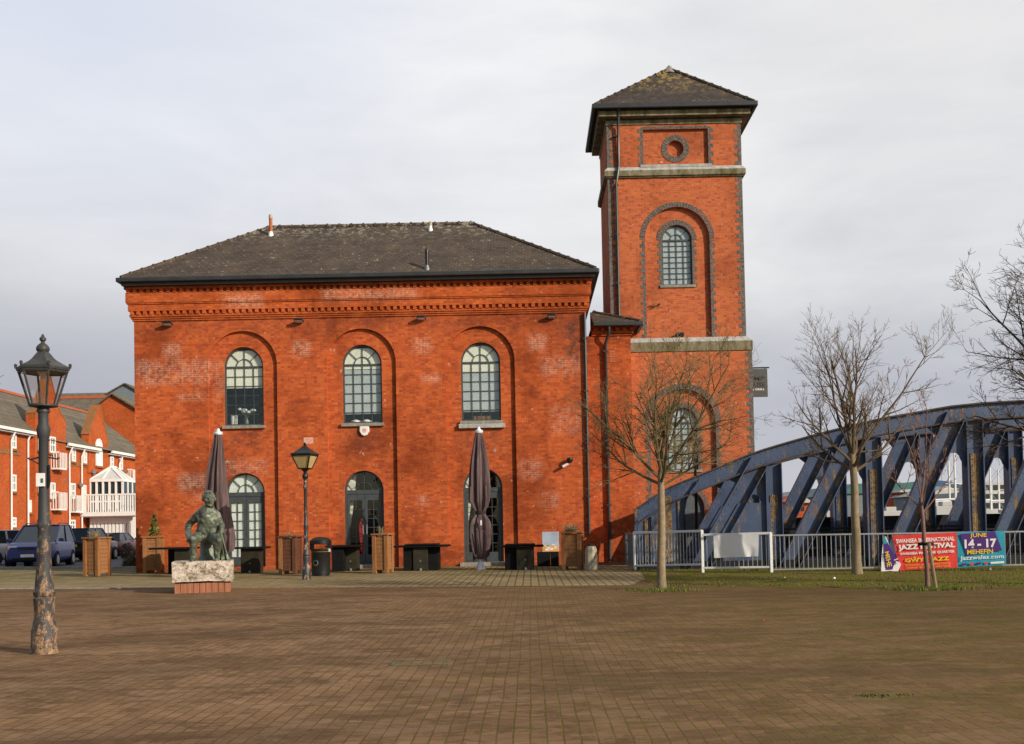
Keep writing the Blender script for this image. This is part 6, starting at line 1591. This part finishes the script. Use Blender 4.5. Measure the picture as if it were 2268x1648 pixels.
gable_wall('gable', [(703, 800), (703, 500), (778, 265), (795, 265), (862, 560), (862, 800)], XF + .12, .6, [(1, 2), (2, 3), (3, 4)])
m = MB()
for a, b in (((0, 622), (155, 634)), ((510, 716), (1040, 800)), ((0, 622), (-250, 590))): p, q = z9(*a), z9(*b); m.beam((XF + .01, p.y, p.z), (XF + .01, q.y, p.z), .32, .06, (1, 0, 0))
m.build('string_course', M['wood_light'], ter)
def fwin(x0, x1_, y0, y1, X=XF + .02, arched=False, name='window'):
    a, b, c = z9(x0, y0, X), z9(x1_, y0, X), z9((x0 + x1_) / 2, y1, X); ztp = (a.z + b.z) / 2; zbt = c.z; fw_ = .13
    if arched: ol = arch((a.y + b.y) / 2, b.y - a.y, zbt, ztp, 10); il = arch((a.y + b.y) / 2, b.y - a.y - 2*fw_, zbt + fw_, ztp - fw_, 10)
    else: ol = [(a.y, zbt), (b.y, zbt), (b.y, ztp), (a.y, ztp)]; il = [(a.y + fw_, zbt + fw_), (b.y - fw_, zbt + fw_), (b.y - fw_, ztp - fw_), (a.y + fw_, ztp - fw_)]
    m = MB(); m.plate(ol, [il], fyz(X), .08); ym = (a.y + b.y) / 2; m.box((X + .01, ym - .04, zbt + fw_), (X + .06, ym + .04, ztp - fw_)); zm = (zbt + ztp) / 2; m.box((X + .012, a.y + fw_, zm - .05), (X + .058, b.y - fw_, zm + .05))
    f = m.build(name, M['white'], ter); m = MB(); m.plate(ol, [], fyz(X - .012), .02); m.build('pane', M['car_glass'] if not arched else M['curtain'], f)
    m = MB(); m.box((X, a.y - .1, zbt - .16), (X + .14, b.y + .1, zbt - .004)); m.build('sill', M['wood_light'], f)
for r_ in ((85, 125, 490, 605), (305, 340, 490, 620), (575, 605, 605, 710), (668, 695, 630, 725), (885, 912, 668, 760), (960, 985, 680, 775), (85, 125, 815, 950), (305, 335, 820, 960), (490, 520, 875, 1000), (565, 602, 885, 1010), (665, 690, 900, 1010), (1020, 1042, 940, 1010), (1062, 1086, 920, 1010), (88, 125, 1160, 1240), (228, 248, 1020, 1120), (485, 515, 1175, 1260), (558, 602, 1180, 1260), (398, 442, 510, 640), (-60, -15, 480, 590), (-60, -15, 800, 940), (402, 440, 880, 1010)):
    fwin(*r_, X=XF + (.38 if 246 < r_[0] < 470 else .02))
fwin(770, 820, 525, 745, XF + .14, True)
for (x, y0, y1) in ((75, 470, 1260), (210, 470, 1260), (545, 590, 1250), (645, 610, 1250), (950, 675, 880)):
    a, b = z9(x, y0), z9(x, y1); m = MB(); m.tube([(XF + .42, a.y, a.z), (XF + .13, a.y + .05, a.z - .6), (XF + .13, a.y, b.z)], .068, 8); m.build('downpipe', M['white'], ter, smooth=True)
def balcony(x0, x1_, y0, y1, out_=.5, X=XF):
    a, b, c = z9(x0, y0, X), z9(x1_, y0, X), z9(x0, y1, X); m = MB(); Y0_, Y1_ = a.y, b.y; z1_, z0_ = (a.z + b.z) / 2, c.z
    m.box((X, Y0_, z0_ - .12), (X + out_, Y1_, z0_)); 
    for (p, q) in (((X + out_, Y0_), (X + out_, Y1_)), ((X, Y0_), (X + out_, Y0_))):
        p, q = Vector((*p, 0)), Vector((*q, 0)); n = max(3, int((q - p).length / .22))
        m.beam(p + Vector((0, 0, z1_)), q + Vector((0, 0, z1_)), .10, .10)
        for i in range(n + 1): e = p.lerp(q, i / n); m.beam(e + Vector((0, 0, z0_)), e + Vector((0, 0, z1_)), .055, .055, (1, 0.01, 0))
    m.build('balcony', M['white'], ter)
balcony(412, 474, 640, 760, .6, XF + .35); balcony(408, 476, 960, 1090, .6, XF + .35); balcony(560, 632, 985, 1110); balcony(1025, 1100, 780, 868)
# conservatory on the first floor terrace
YN = 84.2; zf_, zr_ = 3.05, 4.45
X1 = at(299, 1100, YN).x
m = MB(); m.box((XF, YN, zf_ - .35), (X1, YN + 12, zf_)); m.box((XF, YN - .12, zf_ - .28), (X1 + .12, YN - .003, zf_ + .05))
n = 22
for i in range(n + 1): x = XF + (X1 - XF) * i / n; m.box((x - .045, YN + .02, zf_), (x + .045, YN + .09, zr_))
m.box((XF, YN, zr_), (X1, YN + .12, zr_ + .12)); m.box((X1 - .12, YN + .13, zr_), (X1, YN + 12, zr_ + .12))
for i in range(26): y = YN + .3 + i * .45; m.box((X1 - .09, y - .04, zf_), (X1 - .02, y + .04, zr_))
m.build('balcony', M['white'], ter)
YC = 86.0; xc0, xc1 = at(724 / 3.642, 1080, YC).x, at(985 / 3.642, 1080, YC).x; ze_, za_ = 5.65, 7.0
co_ = MB()
for i in range(6):
    x = xc0 + (xc1 - xc0) * i / 5; co_.box((x - .07, YC, zf_), (x + .07, YC + .14, ze_))
co_.box((xc0 - .1, YC - .02, ze_), (xc1 + .1, YC + .18, ze_ + .22)); co_.box((xc0, YC + .01, zf_ + .9), (xc1, YC + .1, zf_ + 1.02))
ax = xc0 + .95
for e in ((xc0, YC), ((xc0 + xc1) / 2 - .3, YC), (xc1, YC)): co_.beam((e[0], e[1] + .05, ze_ + .2), (ax, YC + 2.0, za_), .13, .13, (0, 0, 1))
co_.beam((ax, YC + 2.0, za_), (ax, YC + 3, za_), .2, .2, (0, 0, 1))
for i in range(3): y = YC + .1 + i; co_.beam((xc1, y, ze_ + .2), (ax, y + (2 if i == 0 else 1.2), za_), .09, .09, (0, 0, 1)); co_.box((xc1 - .07, y, zf_), (xc1 + .07, y + .12, ze_))
co_.box((xc1 - .08, YC, ze_), (xc1 + .08, YC + 3, ze_ + .2))
cf = co_.build('conservatory', M['white'], ter)
m = MB(); m.box((xc0, YC + .15, zf_), (xc1 - .1, YC + .16, ze_)); m.box((xc1 - .02, YC, zf_), (xc1, YC + 3, ze_)); m.build('pane', M['car_glass'], cf)
m = MB(); m.add([(xc0, YC + .06, ze_ + .22), (xc1, YC + .06, ze_ + .22), (ax, YC + 2, za_ - .03), (xc1, YC + 3, ze_ + .22), (ax, YC + 3, za_ - .03)], [(0, 1, 2), (1, 3, 4, 2)]); m.build('glass_roof', M['grey_screen'], cf)
m = MB(); m.box((xc0 + .5, YC + .3, zf_), (xc0 + 1.0, YC + .32, ze_ - .2)); m.box((xc1 - 1.0, YC + .3, zf_), (xc1 - .4, YC + .32, ze_ - .4)); m.build('curtain', M['blind'], cf)
g0, g1_ = at(735 / 3.642, 1180, 85).x, at(1065 / 3.642, 1180, 85).x
m = MB()
for i in range(12): x = g0 + (g1_ - g0) * i / 11; m.box((x - .10, 85, -.1), (x + .10, 85.2, zf_ - .36))
m.box((g0, 85.01, 0), (g1_, 85.15, .75)); m.box((g0, 85.01, 2.2), (g1_, 85.16, zf_ - .355)); gf = m.build('glazed_front', M['white'], ter)
m = MB(); m.box((g0, 85.1, .7), (g1_, 85.11, 2.3)); m.build('pane', M['grey_screen'], gf)
m = MB(); m.box((X1 - .22, YN + .05, -.1), (X1 - .02, YN + .25, zf_ - .36)); m.build('post', M['white'], ter)
m = MB()
for (zx, zy) in ((484, 862), (630, 900), (735, 795)): p = z9(zx, zy); m.lathe((XF + .2, p.y, p.z), [(.02, -.2), (.2, -.1), (.22, .05), (.1, .18)], 10)
m.build('wall_light', M['steel_dark'], ter, smooth=True)
# houses behind the terrace
def zz9(zx, zy, Y): return at(zx / 3.642, 827.4 + zy / 3.642, Y)
def gable_house(label, Y, pk, lft, rgt, depth, mat='brick_far'):
    a, b, c = zz9(*pk, Y), zz9(*lft, Y), zz9(*rgt, Y); o = thing('brick_house', label, 'house', (a.x, Y, 0))
    m = MB(); m.plate([(b.x, -.3), (c.x, -.3), (c.x, c.z), (a.x, a.z), (b.x, b.z)], [], fxz(Y), depth); m.build('wall', M[mat], o)
    m = MB()
    for e in (b, c):
        d_ = (e - a); d_.y = 0; d_ *= 1.06; n_ = Vector((-d_.z, 0, d_.x)).normalized(); n_ = n_ if n_.z > 0 else -n_; p, q = a + n_ * .03, a + d_ + n_ * .03
        m.add([p - Vector((0, .35, 0)), q - Vector((0, .35, 0)), q + Vector((0, depth + .1, 0)), p + Vector((0, depth + .1, 0)), p - Vector((0, .35, 0)) + n_ * .16, q - Vector((0, .35, 0)) + n_ * .16, q + Vector((0, depth + .1, 0)) + n_ * .16, p + Vector((0, depth + .1, 0)) + n_ * .16], [(0,1,2,3), (4,5,6,7), (0,1,5,4), (1,2,6,5), (2,3,7,6), (3,0,4,7)])
    m.build('roof', M['roof_far'], o); return o
gable_house('plain red brick gable house rising behind the right end of the terrace', 112, (908, 172), (700, 330), (1130, 305), 14)
gable_house('slate roofed house whose gable tops the skyline left of the hall', 140, (1012, 88), (860, 175), (1160, 170), 12, 'clad_grey')
o = thing('brick_house', 'long slate roofed block with red ridge tiles behind the terrace', 'house', zz9(600, 300, 124))
a, b = zz9(330, 205, 128), zz9(900, 205, 128); e0 = zz9(330, 300, 123).z
m = MB(); m.box((a.x, 124, -.3), (b.x, 134, e0)); m.build('wall', M['brick_far'], o)
m = MB(); m.add([(a.x, 123.4, e0), (b.x, 123.4, e0), (b.x, 128, a.z), (a.x, 128, a.z), (a.x, 134.6, e0), (b.x, 134.6, e0)], [(0, 1, 2, 3), (3, 2, 5, 4), (0, 3, 4), (1, 5, 2)]); r_ = m.build('roof', M['roof_far'], o)
m = MB(); m.box((a.x, 127.8, a.z - .05), (b.x, 128.2, a.z + .28)); m.build('ridge_tile', M['ridge_red'], r_)
o = thing('brick_house', 'farthest slate roofed block along the skyline behind the terrace', 'house', zz9(600, 200, 150))
a, b = zz9(380, 163, 155), zz9(880, 163, 155); e0 = zz9(380, 240, 149).z
m = MB(); m.box((a.x, 150, -.3), (b.x, 160, e0)); m.build('wall', M['brick_far'], o)
m = MB(); m.add([(a.x, 149, e0), (b.x, 149, e0), (b.x, 155, a.z), (a.x, 155, a.z), (a.x, 161, e0), (b.x, 161, e0)], [(0, 1, 2, 3), (3, 2, 5, 4), (0, 3, 4), (1, 5, 2)]); m.build('roof', M['roof_far'], o)
# ------------------------------------------------------------------ marina seen through the bridge
def hill(name, pts, Y, dep):
    q = [at(px, py, Y) for px, py in pts]; m = MB(); vs = []; n = len(q)
    for p in q: vs += [(p.x, Y - dep * .5, -5), (p.x, Y, p.z), (p.x, Y + dep, p.z * .8), (p.x, Y + dep * 1.6, -5)]
    m.add(vs, [(4*i+k, 4*i+4+k, 4*i+5+k, 4*i+1+k) for i in range(n - 1) for k in range(3)]); o = m.build(name, M['hillm'], smooth=True); o['kind'] = 'structure'
hill('hill', [(1100, 1140), (1500, 1120), (1640, 1104), (1690, 1098), (1740, 1090), (1800, 1083), (1850, 1076), (1920, 1078), (2010, 1086), (2100, 1092), (2300, 1098), (2600, 1110)], 3200, 900)
def block(name, label, cat, px0, px1, pyt, Y, wallm, roof=None, rise=0, rm='clad_blue', wins=(), dep=12, curve=False):
    a, b = at(px0, pyt, Y), at(px1, pyt, Y); z = (a.z + b.z) / 2; o = thing(name, label, cat, ((a.x + b.x) / 2, Y, 0))
    m = MB(); m.box((a.x, Y, -.2), (b.x, Y + dep, z)); m.build('wall', M[wallm], o)
    if roof:
        rr = rise * Y / F_PX; m = MB(); n = 12; cx = (a.x + b.x) / 2; hw = (b.x - a.x) / 2 + .4; pts = []
        if curve: pts = [(cx + hw * math.cos(math.pi * k / n), z + .01 + rr * math.sin(math.pi * k / n)) for k in range(n + 1)]
        elif roof == 'gable': pts = [(cx + hw, z + .01), (cx, z + rr), (cx - hw, z + .01)]
        else: pts = [(cx + hw, z + .01), (cx + hw - rr, z + rr), (cx - hw + rr, z + rr), (cx - hw, z + .01)]
        m.plate(pts, [], fxz(Y - .4), dep + .8); m.build('roof', M[rm], o)
    for (u0_, v0_, u1_, v1_) in wins:
        w0, w1 = at(u0_, v0_, Y), at(u1_, v1_, Y); m = MB(); m.box((w0.x, Y - .05, w1.z), (w1.x, Y + .02, w0.z)); m.build('window', M['car_glass'], o)
    return o
block('brick_house', 'small red brick house with white gable seen through the left truss bay', 'house', 1733, 1768, 1112, 95, 'brick_far', 'gable', 14, 'ridge_red', ((1742, 1120, 1748, 1130), (1756, 1120, 1762, 1130)))
block('brick_house', 'second red brick house with grey roof just right of the small one', 'house', 1768, 1790, 1114, 104, 'brick_far', 'gable', 15, 'render', ((1775, 1122, 1781, 1132),))
block('harbour_shed', 'low white harbour shed behind the far lamp', 'building', 1800, 1856, 1112, 118, 'render', 'flat', 6, 'clad_grey', ((1810, 1120, 1826, 1130), (1834, 1120, 1848, 1130)))
block('harbour_hall', 'grey hall with long curved blue green roof behind the middle truss posts', 'building', 1872, 2060, 1092, 170, 'clad_grey', 'flat', 22, 'clad_green', ((1890, 1112, 1900, 1126), (1960, 1112, 1966, 1130), (1974, 1112, 1980, 1130), (1988, 1112, 1994, 1130), (2004, 1112, 2010, 1130)), 30)
block('harbour_hall', 'blue barrel roofed hall behind the boat shed', 'building', 1985, 2135, 1090, 190, 'clad_grey', 'curve', 26, 'clad_blue', (), 20, True)
block('brick_house', 'red brick block with pale flat roof left of the boat shed', 'building', 1996, 2040, 1090, 130, 'brick_far', 'flat', 6, 'render', ((2004, 1100, 2012, 1112), (2022, 1100, 2030, 1112)))
block('boat_shed', 'pale gabled boat shed seen between two truss diagonals', 'building', 2060, 2130, 1096, 120, 'clad_grey', 'gable', 20, 'render', ((2068, 1106, 2080, 1134), (2092, 1108, 2098, 1134)))
block('waterside_cafe', 'dark pyramid roofed cafe beside the mast', 'building', 2100, 2150, 1108, 110, 'clad_grey', 'gable', 17, 'mesh_grey', ((2108, 1112, 2120, 1126),))
b_ = block('apartment_block', 'white framed apartment block with square windows at the right edge of the marina', 'building', 2176, 2262, 1068, 140, 'render', None, 0, '', tuple((2184 + 16 * i, 1074 + 20 * j, 2195 + 16 * i, 1086 + 20 * j) for i in range(5) for j in range(3)))
random.seed(21)
def boat(label, px, Y, L, mast_top=None, hull='clad_grey', dz=-.55):
    b = at(px, 1150, Y); o = thing('moored_boat', label, 'boat', (b.x, Y, 0), 0, 'boats moored in the marina')
    m = MB(); vs = []; n = 8
    for i in range(n + 1):
        f = i / n; w = .9 * math.sin(math.pi * min(1, .18 + f * .82)) ** .7 if f < 1 else .03; x = b.x - L/2 + L * f; s_ = .25 * (f - .4) ** 2
        vs += [(x, Y - w, 1.5 + s_ + dz), (x, Y - w * .6, .4 + dz), (x, Y + w * .6, .4 + dz), (x, Y + w, 1.5 + s_ + dz)]
    m.add(vs, [(4*i+k, 4*i+4+k, 4*i+4+(k+1) % 4, 4*i+(k+1) % 4) for i in range(n) for k in range(4)] + [(0, 1, 2, 3)]); m.build('hull', M[hull], o, smooth=True)
    m = MB(); m.box((b.x - L * .2, Y - .5, 1.45 + dz), (b.x + L * .15, Y + .5, 2.15 + dz)); m.box((b.x - L * .1, Y - .4, 2.14 + dz), (b.x + L * .05, Y + .4, 2.5 + dz)); m.build('cabin', M['render'], o, bevel=.05)
    if mast_top:
        z = at(px, mast_top, Y).z; m = MB(); m.tube([(b.x, Y, 1.5), (b.x, Y, z)], [.12, .08], 6); m.tube([(b.x, Y, 2.9), (b.x - L * .4, Y, 2.8)], .10, 6); m.beam((b.x - .9, Y, z * .6), (b.x + .9, Y, z * .6), .05, .05); m.build('mast', M['white'], o, smooth=True)
        m = MB(); m.tube([(b.x, Y, z), (b.x + L / 2, Y, 1.7)], .02, 3); m.tube([(b.x, Y, z), (b.x - L / 2, Y, 1.7)], .02, 3); m.build('stay', M['steel_dark'], o)
boat('sailing yacht with the tallest white mast, right of the boat shed', 2118, 92, 9, 1000); boat('sailing yacht whose thin mast stands just left of the tallest mast', 2105, 104, 8, 1022)
boat('white yacht moored before the apartment block, left mast of three', 2196, 100, 8, 1030); boat('white yacht moored before the apartment block, middle mast of three', 2214, 112, 8, 1040); boat('white yacht moored before the apartment block, right mast of three', 2232, 106, 8, 1026)
boat('red hulled boat in the cluster below the boat shed', 2082, 80, 5, None, 'tape_red', 0); boat('blue hulled boat in the cluster below the boat shed', 2098, 78, 5, None, 'clad_blue', 0); boat('orange cabin boat at the left of the boat cluster', 2070, 84, 4.5, None, 'print_orange', 0); boat('small motor boat with pale cabin seen between the middle diagonals', 1975, 90, 6, None, 'clad_grey', -.2)
